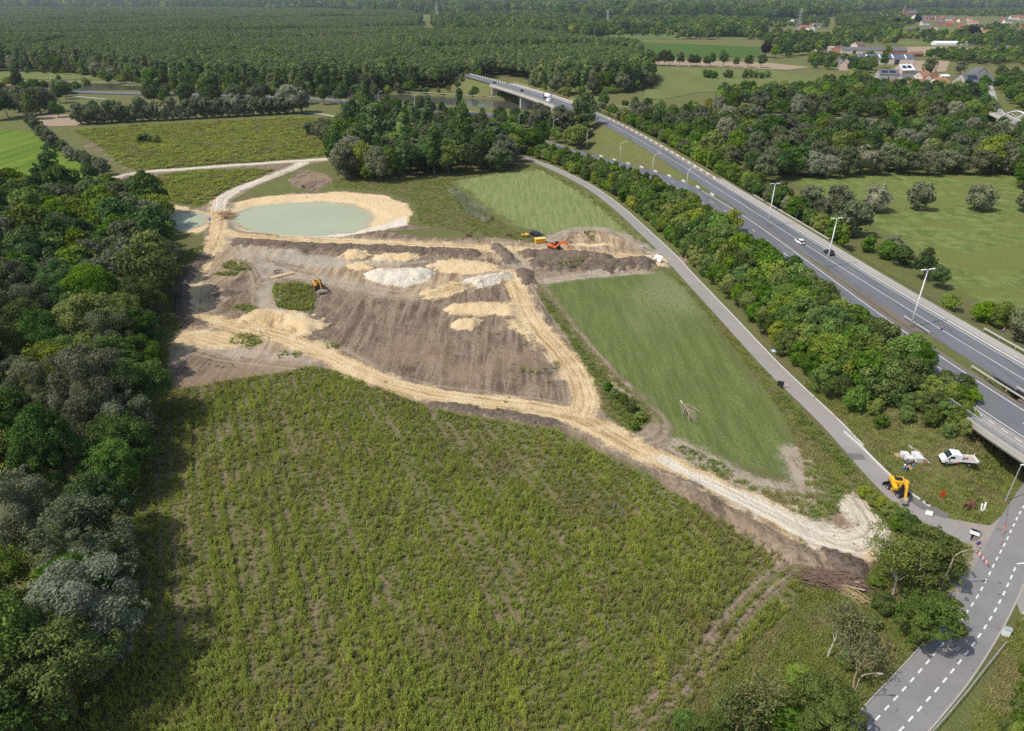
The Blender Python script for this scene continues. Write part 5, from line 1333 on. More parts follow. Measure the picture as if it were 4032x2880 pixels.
far_mass('far_wood', 'thicket of trees around the hamlet and its gardens', [VL([(1790, 152), (1930, 165), (1940, 150), (1860, 130), (1800, 135)]), VL([(1860, 195), (1700, 196), (1940, 206), (2060, 206), (2190, 205), (2200, 190), (2080, 205), (1960, 200), (1900, 176)]), VL([(2090, 140), (2290, 150), (2300, 115), (2210, 112), (2090, 124), (2080, 130)]), VL([(2215, 165), (2300, 175), (2310, 260), (2230, 235), (2208, 195)])], 8.5, 0.5, 0.85, lo=0.49, ns=0.01)
far_mass('far_wood', 'leafy gardens between the scattered village roofs', [VL([(1860, 76), (2000, 80), (1995, 100), (1870, 104)]), VL([(2060, 100), (2280, 112), (2290, 60), (2150, 62), (2130, 74), (2010, 76), (2010, 88)]), VL([(1940, 34), (2290, 40), (2290, 22), (1990, 24)]), VL([(1590, 60), (1840, 66), (1840, 40), (1560, 44)])], 17, 0.5, 0.95, lo=0.50, ns=0.006)
far_mass('far_wood', 'bushy belt of trees on the far bank at the right', [VL([(1590, 232), (1700, 230), (1850, 226), (2000, 216), (2170, 222), (2195, 214), (2060, 208), (1880, 208), (1700, 214), (1600, 218)])], 7.0, 0.55, 0.85, lo=0.30, ns=0.01)

# rows one can count
for i, vx in enumerate([1462, 1473, 1485, 1510, 1535, 1545, 1568, 1578, 1605, 1634, 1662, 1690]):
    tree('dark', *V(vx, 146 + (vx - 1462) * 0.022), 'round dark tree of the field avenue, %s from the left' % ORD(i + 1), 'avenue between the far fields', 1.15 + 0.12 * math.sin(i * 1.9))
for i, vx in enumerate([1600, 1610, 1620, 1648, 1655, 1690, 1700, 1712, 1725, 1738]):
    tree('bush', *V(vx - 35, 173 + (i % 3)), 'small bush scattered on the far grassland, %s from the left' % ORD(i + 1), 'bushes on the far grassland', 1.2)
k = 0
for vx in range(1330, 1500, 9):
    k += 1; tree('bush', *V(vx, 80 - 2 * (k % 3)), 'small orchard tree beside the pylon field, %s from the left' % ORD(k), 'orchard by the pylon field', 2.0, name='orchard_tree')
for i, (vx, vy, sp, s) in enumerate([(2090, 132, 'dark', 1.0), (2104, 131, 'oak', 1.0), (2118, 132, 'oak', 1.0), (2136, 133, 'dark', 1.0), (2062, 133, 'oak', 1.1), (2076, 131, 'dark', 1.2), (2150, 134, 'dark', 0.9), (2170, 137, 'oak', 1.3)]):
    tree(sp, *V(vx, vy), 'tree of the row below the white greenhouse, %s from the left' % ORD(i + 1), 'row below the white greenhouse', s)
for vx, vy, sp, s, lb in [(1850, 108, 'yel', 1.5, 'yellow green tree by the crossroads left of the barns'), (1725, 75, 'lime', 1.6, 'pale weeping tree near the leaning pylon'), (1700, 128, 'copper', 1.7, 'dark purple tree at the end of the green crop field'), (1720, 130, 'oak', 1.4, 'green tree right of the purple tree'), (1745, 128, 'dark', 1.6, 'dark tree behind the pale house'),
        (1960, 152, 'dark', 1.15, 'dark round tree in front of the blue roofed barn'), (1935, 158, 'lime', 1.1, 'lighter green tree left of the dark round barn tree'), (2060, 168, 'wil', 1.35, 'feathery grey tree on the tan field edge'), (1970, 122, 'lime', 1.0, 'light green tree behind the blue roofed barn'), (1928, 132, 'oak', 1.0, 'green tree before the red roofed house gable'),
        (2130, 165, 'wil', 1.3, 'windswept grey tree right of the tan field'), (2010, 196, 'lime', 0.95, 'light green tree beside the brown roofed houses'), (2160, 85, 'copper', 1.8, 'dark purple tree among the village roofs'), (2035, 56, 'copper', 2.0, 'dark purple tree by the village church'), (1990, 62, 'copper', 2.0, 'dark purple tree left of the village church'), (1915, 155, 'oak', 1.1, 'green tree right of the pale gabled house')]:
    tree(sp, *V(vx, vy), lb, None, s)

# --- far fields
def field_mat(name, col, var=0.15, scale=0.05, rot=0.0, streak=0.2):
    t = NT(name); p = t.pos()
    n = t.noise(t.mapv(p, scale=(1, streak, 1), rot=(0, 0, rot)), scale, 3.0); n2 = t.noise(p, 0.4, 3.0)
    c = t.mix(n, tuple(q * (1 - var) for q in col), tuple(q * (1 + var) for q in col)); c = t.mix(t.math('MULTIPLY', n2, 0.3), c, tuple(q * 0.7 for q in col))
    b = t.n('BsdfDiffuse'); t.l(c, b.inputs[0]); return t.out(b.outputs[0])
F_GREEN = field_mat('far_green_crop', (0.075, 0.13, 0.035)); F_PAST = field_mat('far_pasture', (0.155, 0.18, 0.065), 0.25); F_TAN = field_mat('far_tan_soil', (0.34, 0.27, 0.19), 0.12); F_STRAW = field_mat('far_straw', (0.29, 0.26, 0.14), 0.2); F_LITE = field_mat('far_light_green', (0.115, 0.165, 0.060), 0.12)
for nm, pts, m, lb in [('crop_field', [(1410, 94), (1560, 100), (1690, 105), (1688, 128), (1560, 128), (1440, 125)], F_GREEN, 'even dark green crop field beyond the avenue'),
        ('ploughed_field', [(1440, 133), (1700, 140), (1800, 150), (1750, 156), (1600, 150), (1440, 146)], F_TAN, 'tan ploughed strip behind the avenue trees'),
        ('far_pasture', [(1440, 150), (1600, 152), (1720, 158), (1850, 185), (1890, 200), (1760, 210), (1560, 205), (1480, 220), (1430, 222), (1436, 180)], F_PAST, 'rough pasture sloping to the canal beyond the highway'),
        ('far_field', [(1090, 62), (1230, 66), (1480, 72), (1496, 88), (1400, 88), (1240, 80), (1150, 70)], F_LITE, 'light green field strips before the straight edged wood'),
        ('far_field', [(1040, 58), (1240, 62), (1240, 66), (1100, 63)], F_STRAW, 'straw coloured strip before the straight edged wood'),
        ('ploughed_field', [(2005, 105), (2100, 104), (2175, 110), (2170, 126), (2060, 126), (1990, 118)], F_TAN, 'tan field around the white greenhouse'),
        ('ploughed_field', [(2000, 136), (2110, 136), (2100, 160), (1990, 166)], F_TAN, 'tan field right of the blue roofed barn'),
        ('far_pasture', [(1850, 58), (2010, 60), (2010, 74), (1860, 74)], F_PAST, 'yellow green paddock in front of the village'),
        ('far_pasture', [(2000, 92), (2060, 94), (2060, 100), (1990, 102)], F_PAST, 'small green paddock left of the white greenhouse'),
        ('ploughed_field', [(80, 258), (165, 255), (240, 268), (180, 280), (100, 283)], F_TAN, 'brown plot behind the willow row at the left'),
        ('far_field', [(-100, 14), (120, 13), (320, 15), (300, 18), (-100, 19)], F_STRAW, 'pale field strip at the far upper left'),
        ('far_field', [(-300, 150), (40, 152), (160, 158), (235, 168), (240, 178), (-300, 176)], F_PAST, 'grassy clearing before the plantation at the left')]:
    sheet(nm, VL(pts), 0.28, m, label=lb)
# ================================================================ PLANTS OF THE FOREGROUND
def weed_mat(name):
    t = NT(name); p = t.pos(); oi = t.n('ObjectInfo'); lv = t.attr('leaf')
    n1 = t.noise(p, 0.07, 3.0); n2 = t.noise(t.mapv(p, scale=(1.0, 0.16, 1), rot=(0, 0, R(-25))), 0.45, 3.0)
    n3 = t.noise(p, 0.35, 3.0)
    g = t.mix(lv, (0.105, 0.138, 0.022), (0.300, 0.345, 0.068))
    g = t.mix(t.math('MULTIPLY', t.ramp(n1, 0.46, 0.62), 0.65), g, t.mix(lv, (0.130, 0.118, 0.034), (0.275, 0.248, 0.090)))
    g = t.mix(t.math('MULTIPLY', t.ramp(n2, 0.52, 0.62), 0.75), g, t.mix(lv, (0.180, 0.208, 0.028), (0.410, 0.430, 0.076)))
    g = t.mix(t.math('MULTIPLY', t.ramp(n3, 0.56, 0.68), 0.5), g, t.mix(lv, (0.190, 0.145, 0.075), (0.330, 0.260, 0.140)))
    r1 = oi.outputs['Random']
    g = t.mix(t.math('MULTIPLY', t.math('GREATER_THAN', r1, 0.93), t.ramp(n1, 0.56, 0.62)), g, t.mix(lv, (0.18, 0.22, 0.16), (0.38, 0.42, 0.32)))
    g = t.mix(t.math('MULTIPLY', t.math('LESS_THAN', r1, 0.05), t.ramp(n2, 0.4, 0.6)), g, t.mix(lv, (0.20, 0.25, 0.02), (0.42, 0.45, 0.05)))
    hsv = t.n('HueSaturation'); t.l(g, hsv.inputs['Color']); t.l(t.math('ADD', t.math('MULTIPLY', t.math('FRACT', t.math('MULTIPLY', r1, 9.7)), 0.6), 0.72), hsv.inputs['Value'])
    d = t.n('BsdfDiffuse'); tr = t.n('BsdfTranslucent'); mx = t.n('MixShader'); mx.inputs[0].default_value = 0.28
    t.l(hsv.outputs[0], d.inputs[0]); t.l(hsv.outputs[0], tr.inputs[0]); t.l(d.outputs[0], mx.inputs[1]); t.l(tr.outputs[0], mx.inputs[2])
    return t.out(mx.outputs[0])
M_WEED = weed_mat('weeds')
def grass_mat(name, a, b, dry):
    t = NT(name); p = t.pos(); oi = t.n('ObjectInfo'); lv = t.attr('leaf')
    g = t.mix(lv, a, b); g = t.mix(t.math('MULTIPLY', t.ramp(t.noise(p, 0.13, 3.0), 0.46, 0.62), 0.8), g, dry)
    hsv = t.n('HueSaturation'); t.l(g, hsv.inputs['Color']); t.l(t.math('ADD', t.math('MULTIPLY', oi.outputs['Random'], 0.5), 0.78), hsv.inputs['Value'])
    d = t.n('BsdfDiffuse'); tr = t.n('BsdfTranslucent'); mx = t.n('MixShader'); mx.inputs[0].default_value = 0.25
    t.l(hsv.outputs[0], d.inputs[0]); t.l(hsv.outputs[0], tr.inputs[0]); t.l(d.outputs[0], mx.inputs[1]); t.l(tr.outputs[0], mx.inputs[2])
    return t.out(mx.outputs[0])
M_GRASS = grass_mat('verge_grass', (0.165, 0.205, 0.040), (0.350, 0.375, 0.110), (0.345, 0.305, 0.140))
M_GREEN = grass_mat('lush_grass', (0.080, 0.135, 0.024), (0.190, 0.265, 0.058), (0.16, 0.20, 0.05))
M_REED = grass_mat('reed', (0.20, 0.24, 0.11), (0.42, 0.46, 0.27), (0.55, 0.50, 0.34))
def clump(name, mat, seed, n_st, rad, h0, h1, leaf, per, lean=0.25):
    rg_ = np.random.default_rng(seed); vs = []; lv = []
    for i in range(n_st):
        a = rg_.uniform(0, 6.28); q = rad * math.sqrt(rg_.random()); b = np.array([q * math.cos(a), q * math.sin(a), 0.0])
        h = rg_.uniform(h0, h1); ln = rg_.normal(size=2) * lean
        for k in range(per):
            f = (k + rg_.uniform(0.2, 1.0)) / per
            c = b + np.array([ln[0] * f * h, ln[1] * f * h, h * f])
            s = leaf * rg_.uniform(0.7, 1.3) * (1.15 - 0.5 * f)
            az = rg_.uniform(0, 6.28); til = rg_.uniform(0.2, 1.0)
            u = np.array([math.cos(az), math.sin(az), til]); u /= np.linalg.norm(u); w = np.cross(u, [0, 0, 1]); w /= np.linalg.norm(w) + 1e-6
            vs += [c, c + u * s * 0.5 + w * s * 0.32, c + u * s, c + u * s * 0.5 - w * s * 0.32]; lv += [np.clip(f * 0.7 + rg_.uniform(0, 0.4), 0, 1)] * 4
    vs = np.array(vs); me = np_mesh(name, vs, np.arange(len(vs)), 4, [mat]); fattr(me, 'leaf', lv); return me
def blades(name, mat, seed, n, rad, h0, h1, w=0.03, lean=0.5):
    rg_ = np.random.default_rng(seed); vs = []; lv = []
    for i in range(n):
        a = rg_.uniform(0, 6.28); q = rad * math.sqrt(rg_.random()); b = np.array([q * math.cos(a), q * math.sin(a), 0.0]); h = rg_.uniform(h0, h1)
        t2 = np.array([rg_.normal() * lean * h, rg_.normal() * lean * h, h]); sd = np.array([math.cos(a * 3.1), math.sin(a * 3.1), 0]) * w
        vs += [b - sd, b + sd, b + t2 * 0.6 + sd * 0.8, b + t2 - sd * 0.1]; lv += [rg_.random()] * 4
    vs = np.array(vs); me = np_mesh(name, vs, np.arange(len(vs)), 4, [mat]); fattr(me, 'leaf', lv); return me
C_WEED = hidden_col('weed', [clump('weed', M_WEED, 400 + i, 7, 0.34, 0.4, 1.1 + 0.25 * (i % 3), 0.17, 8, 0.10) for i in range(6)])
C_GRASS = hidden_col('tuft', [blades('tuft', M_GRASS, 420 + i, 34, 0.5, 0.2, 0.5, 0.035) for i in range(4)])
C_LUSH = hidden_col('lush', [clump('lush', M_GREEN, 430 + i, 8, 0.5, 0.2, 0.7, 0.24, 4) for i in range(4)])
C_REED = hidden_col('reed', [blades('reed', M_REED, 440 + i, 36, 0.6, 0.9, 1.9, 0.035, 0.2) for i in range(3)])
C_FARW = hidden_col('far_weed', [clump('far_weed', M_WEED, 450 + i, 12, 1.2, 0.4, 1.1, 0.5, 4) for i in range(4)])
rgp = np.random.default_rng(77)
def rand_in(poly, per_m2, lo=0.0, dens=None):
    ax = [p[0] for p in poly]; ay = [p[1] for p in poly]; A = (max(ax) - min(ax)) * (max(ay) - min(ay)); n = int(A * per_m2)
    x = rgp.uniform(min(ax), max(ax), n); y = rgp.uniform(min(ay), max(ay), n)
    m = poly_sdf(x, y, poly) > lo; x, y = x[m], y[m]
    if dens is not None: k = rgp.random(x.size) < dens(x, y); x, y = x[k], y[k]
    u = x / (y * _c + (CAM_H) * _s) * CAM_F
    k = (np.abs(u) < 2120) & (y > 43.0)
    return x[k], y[k]
def row_dens(x, y):
    w = x * math.cos(R(25)) + y * math.sin(R(25)); u = -x * math.sin(R(25)) + y * math.cos(R(25))
    rowv = (0.5 + 0.5 * np.cos((w + 0.5 * (fbm(x * 0.05, y * 0.05, 2, 71) - 0.5)) * 2 * math.pi / 1.9)) ** 1.6
    n = fbm(w * 0.30, u * 0.035, 3, 41); n2 = fbm(x * 0.35, y * 0.35, 3, 43)
    lane = line_dist(x, y, T_LANE)[0]
    bare = sstep(0.46, 0.60, n) * 0.9
    d = np.clip(0.16 + 0.9 * rowv + (n2 - 0.5) * 0.8, 0.04, 1) * (1 - bare * (1 - 0.5 * n2))
    d = np.where((lane > 0.2) & (lane < 1.75), 0.0, d)
    edge = sstep(60, 42, y) * 0.4
    return np.clip(d + edge, 0.04, 1)
def zs_of(x, y): return base_height(x, y)
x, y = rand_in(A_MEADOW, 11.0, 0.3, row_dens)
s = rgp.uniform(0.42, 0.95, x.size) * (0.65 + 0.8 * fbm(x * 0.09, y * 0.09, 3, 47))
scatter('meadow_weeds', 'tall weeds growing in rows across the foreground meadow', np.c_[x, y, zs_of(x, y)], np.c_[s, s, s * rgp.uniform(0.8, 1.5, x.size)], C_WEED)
for p, lb in ((A_GRASS_IN[0], 'square island of green weeds beside the black and amber excavator'),):
    x, y = rand_in(p, 3.0, 0.0); s = rgp.uniform(0.8, 1.3, x.size)
    scatter('weed_patch', lb, np.c_[x, y, zs_of(x, y)], np.c_[s, s, s], C_WEED)
allx, ally = [], []
for p in A_GRASS_IN[1:9]:
    x, y = rand_in(p, 2.5, 0.0); allx.append(x); ally.append(y)
# weeds creeping over the bare soil
x, y = rand_in(VL([(1040, 705), (1150, 712), (1190, 770), (1235, 820), (1240, 860), (1150, 860), (1090, 780)]), 0.5, 0, lambda x, y: sstep(0.5, 0.65, fbm(x * 0.25, y * 0.25, 3, 51))); allx.append(x); ally.append(y)
x, y = rand_in(A_SOIL[0], 0.06, 1.5, lambda x, y: sstep(0.58, 0.66, fbm(x * 0.12, y * 0.12, 3, 53)) * (poly_sdf(x, y, PONDS[0]) < -3)); allx.append(x); ally.append(y)
x = np.concatenate(allx); y = np.concatenate(ally); s = rgp.uniform(0.5, 1.0, x.size)
scatter('site_weeds', 'scattered green weeds on the soil of the building site', np.c_[x, y, base_height(x, y) + np.max(heap_heights(x, y), axis=0)], np.c_[s, s, s], C_WEED)
P3, S3 = [], []
for p in A_MEADOW_U:
    x, y = rand_in(p, 0.55, 0.5); s = rgp.uniform(0.7, 1.3, x.size); P3.append(np.c_[x, y, zs_of(x, y)]); S3.append(np.c_[s, s, s * rgp.uniform(0.5, 1.0, x.size)])
scatter('upper_meadow_weeds', 'weedy growth covering the meadows beyond the ponds', np.concatenate(P3), np.concatenate(S3), C_FARW)
# rough grass of verges and banks
GZ = VL([(1985, 1215), (1900, 1290), (1800, 1290), (1740, 1370), (1640, 1475), (1500, 1605), (1420, 1720), (1925, 1700), (2100, 1480), (2180, 1330), (2190, 1210), (2010, 1130)])
def off_paved(x, y):
    return ((line_dist(x, y, LOCAL)[0] > 3.4) & (line_dist(x, y, SERVICE)[0] > 2.3)).astype(float)
x, y = rand_in(GZ, 7.0, 0, off_paved)
P3 = [np.c_[x, y, zs_of(x, y)]]
for p, d in ((VL([(2160, 1624), (2080, 1680), (2290, 1680), (2290, 1345), (2240, 1410)]), 6.0), (VL([(1880, 960), (1960, 1040), (2040, 1110), (2200, 1180), (2290, 1060), (2150, 980), (2080, 900), (1950, 880), (1800, 800), (1790, 860)]), 3.5),
             (VL([(1480, 600), (1530, 640), (1620, 740), (1720, 850), (1800, 940), (1880, 1020), (1990, 1130), (1960, 1180), (1920, 1110), (1860, 1100), (1790, 1080), (1775, 1000), (1745, 930), (1650, 800), (1580, 710), (1520, 640)]), 3.0),
             (VL([(1200, 370), (1290, 418), (1350, 462), (1430, 545), (1440, 560), (1340, 470), (1280, 425), (1200, 378), (1010, 396), (740, 400), (740, 420), (860, 425), (920, 450), (935, 500), (1090, 528), (1200, 540), (1140, 510), (1050, 450), (1000, 405)]), 1.2),
             (VL([(1190, 640), (1240, 690), (1320, 790), (1400, 870), (1445, 920), (1430, 950), (1400, 960), (1340, 920), (1320, 850), (1260, 745), (1215, 690)]), 2.5), (VL([(1480, 985), (1560, 1030), (1700, 1085), (1850, 1100), (1880, 1105), (1850, 1150), (1780, 1150), (1700, 1100), (1560, 1045)]), 2.5),
             (VL([(372, 640), (405, 560), (455, 545), (440, 590), (402, 650), (408, 722), (375, 772), (371, 842), (390, 866), (350, 900), (340, 800)]), 2.0)):
    x, y = rand_in(p, d, 0, off_paved); P3.append(np.c_[x, y, zs_of(x, y)])
P3 = np.concatenate(P3); s = rgp.uniform(0.55, 1.25, len(P3))
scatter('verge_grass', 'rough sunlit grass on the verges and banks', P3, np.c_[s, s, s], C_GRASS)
P3 = []
for p, d in ((VL([(1960, 1130), (2000, 1110), (2010, 1160), (1990, 1195), (1965, 1165), (1925, 1108), (1890, 1060)]), 3.5), (VL([(1330, 850), (1395, 885), (1440, 930), (1410, 958), (1360, 910)]), 2.0), (VL([(1495, 985), (1560, 1012), (1640, 1045), (1600, 1050), (1520, 1010)]), 1.5),
             (VL([(1795, 1130), (1850, 1090), (1880, 1095), (1850, 1150), (1800, 1155)]), 1.0), (VL([(1720, 860), (1800, 940), (1900, 1040), (1880, 1060), (1790, 960)]), 2.5), (VL([(1240, 700), (1310, 800), (1350, 850), (1330, 850), (1270, 760)]), 1.2)):
    x, y = rand_in(p, d, 0, off_paved); P3.append(np.c_[x, y, zs_of(x, y)])
P3 = np.concatenate(P3); s = rgp.uniform(0.7, 1.4, len(P3))
scatter('lush_growth', 'lush green growth along the ditches', P3, np.c_[s, s, s], C_LUSH)
x, y = rand_in(VL([(995, 425), (1015, 420), (1050, 450), (1095, 485), (1080, 500), (1040, 478)]), 1.6); s = rgp.uniform(0.7, 1.1, x.size)
scatter('reeds', 'grey green reeds in the ditch beside the hay field', np.c_[x, y, zs_of(x, y)], np.c_[s, s, s], C_REED)

x, y = rand_in(A_MEADOW, 7.0, 0.1, lambda x, y: np.clip(0.42 + 1.3 * (fbm(x * 0.3, y * 0.3, 3, 57) - 0.25) * (0.3 + 0.7 * row_dens(x, y)), 0.08, 1) * (row_dens(x, y) > 0.05))
s = rgp.uniform(0.3, 0.62, x.size)
scatter('meadow_undergrowth', 'low undergrowth between the weed rows of the meadow', np.c_[x, y, zs_of(x, y)], np.c_[s * 1.2, s * 1.2, s], C_WEED)

# --- roadside trees of the lower right corner
def zc(px, py, z): return P(px, py, z)
tree('ash', *zc(3668, 2165, 5.2), 'round dense green tree at the road junction', 'roadside trees', 0.86)
tree('ash', *zc(3668, 2420, 4.6), 'round dense green tree leaning over the local road', 'roadside trees', 0.82)
tree('ash', *zc(3255, 2790, 4.8), 'broad green tree at the bottom edge left of the local road', 'roadside trees', 0.86)
tree('ash', *zc(2790, 2890, 4.2), 'leafy tree cut by the bottom picture edge', 'roadside trees', 0.62)
def dieback(name, px, py, label, seed, h, leafm, n_leaf, bark, twig, s=1.0, part=0.5, rz=0.0):
    """a half dead tree: trunk, bare limbs, and leaves on some of the twigs"""
    x, y = P(px, py); r = empty(name, (x, y, ground(x, y)), rz, s)
    mb = MB(); tips = limb_tree(mb, seed, h * 0.62, 0.17, 3, 0.62, (7, 5, 4), 0.42, 0.05, 0.22, 0.016)
    mb.build('trunk', bark if bark else twig, r)
    rg_ = np.random.default_rng(seed); vs = []; lv = []
    cut = np.median([t_[0].x - 0.4 * t_[0].y for t_ in tips])
    for p, d in tips:
        if rg_.random() > part: continue
        for k in range(n_leaf):
            c = np.array(p) + rg_.normal(size=3) * 0.42; u = rg_.normal(size=3); u /= np.linalg.norm(u); w = np.cross(u, rg_.normal(size=3)); w /= np.linalg.norm(w); q = 0.15 * rg_.uniform(0.6, 1.3)
            vs += [c - u * q, c + w * q * 0.7, c + u * q, c - w * q * 0.7]; lv += [rg_.random()] * 4
    if vs:
        me = np_mesh('crown', np.array(vs), np.arange(len(vs)), 4, [leafm]); fattr(me, 'leaf', lv); link('crown', me, r)
    return tag(r, label, 'tree')
dieback('half_bare_tree', 3514, 2352, 'half bare tree with pale trunk and bright green leaves on one side', 3, 8.6, L_LIME, 46, M_BARKP, M_TWIG, 1.0, 0.75)
dieback('half_bare_tree', 3258, 2590, 'thin half bare tree with pale trunk in the rough grass', 5, 7.8, L_HAY, 22, M_BARKP, M_TWIG, 1.0, 0.7)
dieback('half_bare_tree', 3362, 2712, 'dying tree of ochre branches beside the street lamp', 8, 7.2, L_HAY, 10, M_TWIG, M_TWIG, 1.0, 0.45)
dieback('half_bare_tree', 2962, 2868, 'dying tree with ochre twigs at the bottom edge', 12, 6.4, L_HAY, 14, M_TWIG, M_TWIG, 1.0, 0.5)
dieback('half_bare_tree', 2880, 2900, 'small dying tree beside the other ochre one', 15, 5.0, L_BUSH, 24, M_TWIG, M_TWIG, 1.0, 0.6)
for i, (px, py, s) in enumerate([(2700, 2880, 0.55), (2850, 2850, 0.6), (3010, 2830, 0.6), (3100, 2870, 0.7), (3140, 2700, 0.55), (3420, 2470, 0.5), (3360, 2500, 0.45), (3470, 2410, 0.5), (3440, 2310, 0.45), (3330, 2620, 0.45)]):
    tree('bush', *P(px, py), 'low bush under the roadside trees, %s of ten' % ORD(i + 1), 'bushes under the roadside trees', s)
for i, (px, py, s) in enumerate([(3400, 1960, 0.4), (3460, 2000, 0.42), (3500, 2040, 0.5), (3540, 2060, 0.5), (3570, 2100, 0.5), (3520, 2090, 0.4), (3430, 1990, 0.36)]):
    tree('bush', *P(px, py), 'low green bush between white heap and service road, %s of seven' % ORD(i + 1), 'bushes beside the white heap', s)
# dark weeds growing on the near ditch
for i, (vx, vy, s) in enumerate([(1350, 870, 0.35), (1365, 885, 0.4), (1385, 900, 0.4), (1400, 915, 0.42), (1420, 935, 0.38), (1410, 955, 0.3)]):
    tree('bush', *V(vx, vy), 'small shrub in the ditch beside the sand junction, %s of six' % ORD(i + 1), 'shrubs in the ditch', s)

# --- felled tree and brush heaps
def felled(name, px0, py0, px1, py1, label, seed, m1, m2):
    a, b = P(px0, py0), P(px1, py1); L = math.dist(a, b); r = empty(name, (a[0], a[1], ground(*a) + 0.15), math.atan2(b[1] - a[1], b[0] - a[0]))
    rnd = random.Random(seed)
    MB().tube([(0, 0, 0.15), (L * 0.2, 0, 0.25), (L * 0.42, 0.1, 0.4), (L * 0.7, 0.2, 0.5)], [0.22, 0.18, 0.12, 0.05], 7).build('trunk', m1, r)
    mb = MB()
    for i in range(70):
        f = rnd.uniform(0.12, 0.65); ang = rnd.uniform(-0.55, 0.55); l = L * rnd.uniform(0.2, 0.5) * (1.2 - f); z0 = 0.25 + f * 0.4
        p0 = Vector((L * f, 0.1 * f, z0)); p1 = p0 + Vector((math.cos(ang) * l * 0.5, math.sin(ang) * l * 0.6, rnd.uniform(-0.1, 0.7))); p2 = p1 + Vector((math.cos(ang * 0.6) * l * 0.5, math.sin(ang * 0.6) * l * 0.4, rnd.uniform(-0.4, 0.3)))
        p2.z = max(p2.z, 0.03); mb.tube([p0, p1, p2], [0.055, 0.035, 0.015], 4, False)
    mb.build('branches', m2, r)['kind'] = 'stuff'
    return tag(r, label, 'felled tree')
felled('felled_tree', 2681, 1583, 2735, 1690, 'bare felled tree lying on the dark green mown field', 4, M_BARKP, pm('twig_grey', (0.34, 0.30, 0.20), 0.95, 0.3, 2.0))
def brush(name, px, py, label, seed, L, W, n, m, ang, logs=0):
    x, y = P(px, py); r = empty(name, (x, y, ground(x, y)), ang); rnd = random.Random(seed); mb = MB()
    for i in range(n):
        c = Vector((rnd.gauss(0, L * 0.2), rnd.gauss(0, W * 0.25), rnd.uniform(0.1, 1.0))); a = rnd.gauss(0, 0.22); l = rnd.uniform(1.5, 4.5); d = Vector((math.cos(a), math.sin(a), rnd.uniform(-0.12, 0.12)))
        p0 = c - d * l / 2; p1 = c + d * l / 2 + Vector((0, rnd.uniform(-0.4, 0.4), 0)); p0.z = max(p0.z, 0.04); p1.z = max(p1.z, 0.04)
        mb.tube([p0, c, p1], [0.012, 0.03, 0.04], 4, False)
    mb.build('twigs', m, r)['kind'] = 'stuff'
    for k in range(logs):
        yy = rnd.uniform(-W * 0.3, W * 0.3); zz = rnd.uniform(0.15, 0.8); x0 = rnd.uniform(0, L * 0.15)
        MB().tube([(x0, yy, zz), (x0 + L * 0.33, yy + rnd.uniform(-0.3, 0.3), zz)], [0.06, 0.1], 6).build('log', M_BARKP, r)
    return tag(r, label, 'brush heap')
brush('brush_heap', 3255, 2290, 'heap of cut brown branches at the meadow corner', 5, 9.0, 3.2, 420, M_BRUSH, math.radians(-14), 9)
brush('brush_heap', 3345, 2345, 'loose fan of bare twigs below the brush heap', 6, 3.0, 1.4, 60, M_TWIG, math.radians(-50), 0)
x, y = P(893, 848); r = empty('log_heap', (x, y, ground(x, y)), 0.3); rnd = random.Random(3); M_LOG = pm('reddish_log', (0.42, 0.26, 0.14), 0.9, 0.3, 2.0)
for k in range(34):
    a = rnd.gauss(0.2, 0.5); l = rnd.uniform(1.6, 3.6); c = Vector((rnd.gauss(0, 1.2), rnd.gauss(0, 1.9), rnd.uniform(0.12, 1.1))); d = Vector((math.cos(a), math.sin(a), rnd.uniform(-0.1, 0.1))) * l / 2
    MB().tube([c - d, c + d], [0.14, 0.11], 6).build('log', M_LOG, r)
tag(r, 'heap of reddish logs on the causeway between the ponds', 'log heap')
# ================================================================ BUILDINGS
W_CREAM = pm('wall_cream', (0.62, 0.55, 0.46), 0.9, 0.1, 0.5); W_WHITE = pm('wall_white', (0.78, 0.76, 0.72), 0.9, 0.06, 0.5); W_BRICK = pm('wall_brick', (0.36, 0.17, 0.11), 0.9, 0.2, 2.0); W_GREY = pm('wall_grey', (0.42, 0.40, 0.38), 0.9, 0.1, 0.5); W_PINK = pm('wall_pinkish', (0.55, 0.42, 0.36), 0.9, 0.1, 0.5)
R_RED = pm('roof_red_tile', (0.27, 0.125, 0.080), 0.85, 0.25, 1.2); R_ORG = pm('roof_orange_tile', (0.38, 0.185, 0.105), 0.85, 0.25, 1.2); R_BRN = pm('roof_brown_tile', (0.19, 0.12, 0.095), 0.85, 0.25, 1.2); R_GRY = pm('roof_grey_slate', (0.135, 0.135, 0.145), 0.7, 0.2, 1.2); R_BLU = pm('roof_blue_sheet', (0.095, 0.125, 0.19), 0.5, 0.12, 0.6); R_WHT = pm('roof_white', (0.8, 0.8, 0.8), 0.6, 0.05, 0.6)
M_GLASS = pm('window_glass', (0.03, 0.04, 0.05), 0.1, 0.1, 2.0, spec=0.6); M_DOOR = pm('door_dark', (0.09, 0.06, 0.045), 0.6, 0.15, 2.0); M_SOLAR = pm('solar_panel', (0.02, 0.03, 0.06), 0.2, 0.1, 2.0, spec=0.6); M_SKYL = pm('skylight_sheet', (0.72, 0.75, 0.78), 0.5, 0.05, 2.0)
M_FRAME = pm('window_frame', (0.75, 0.74, 0.70), 0.6, 0.05, 2.0)
_win = MB().box((0, 0, 0), (1.1, 0.08, 1.25)).mesh('window', M_FRAME); _pane = MB().box((0, -0.03, 0), (0.9, 0.06, 1.05)).mesh('pane', M_GLASS); _door = MB().box((0, 0, 1.05), (1.0, 0.1, 2.1)).mesh('door', M_DOOR)
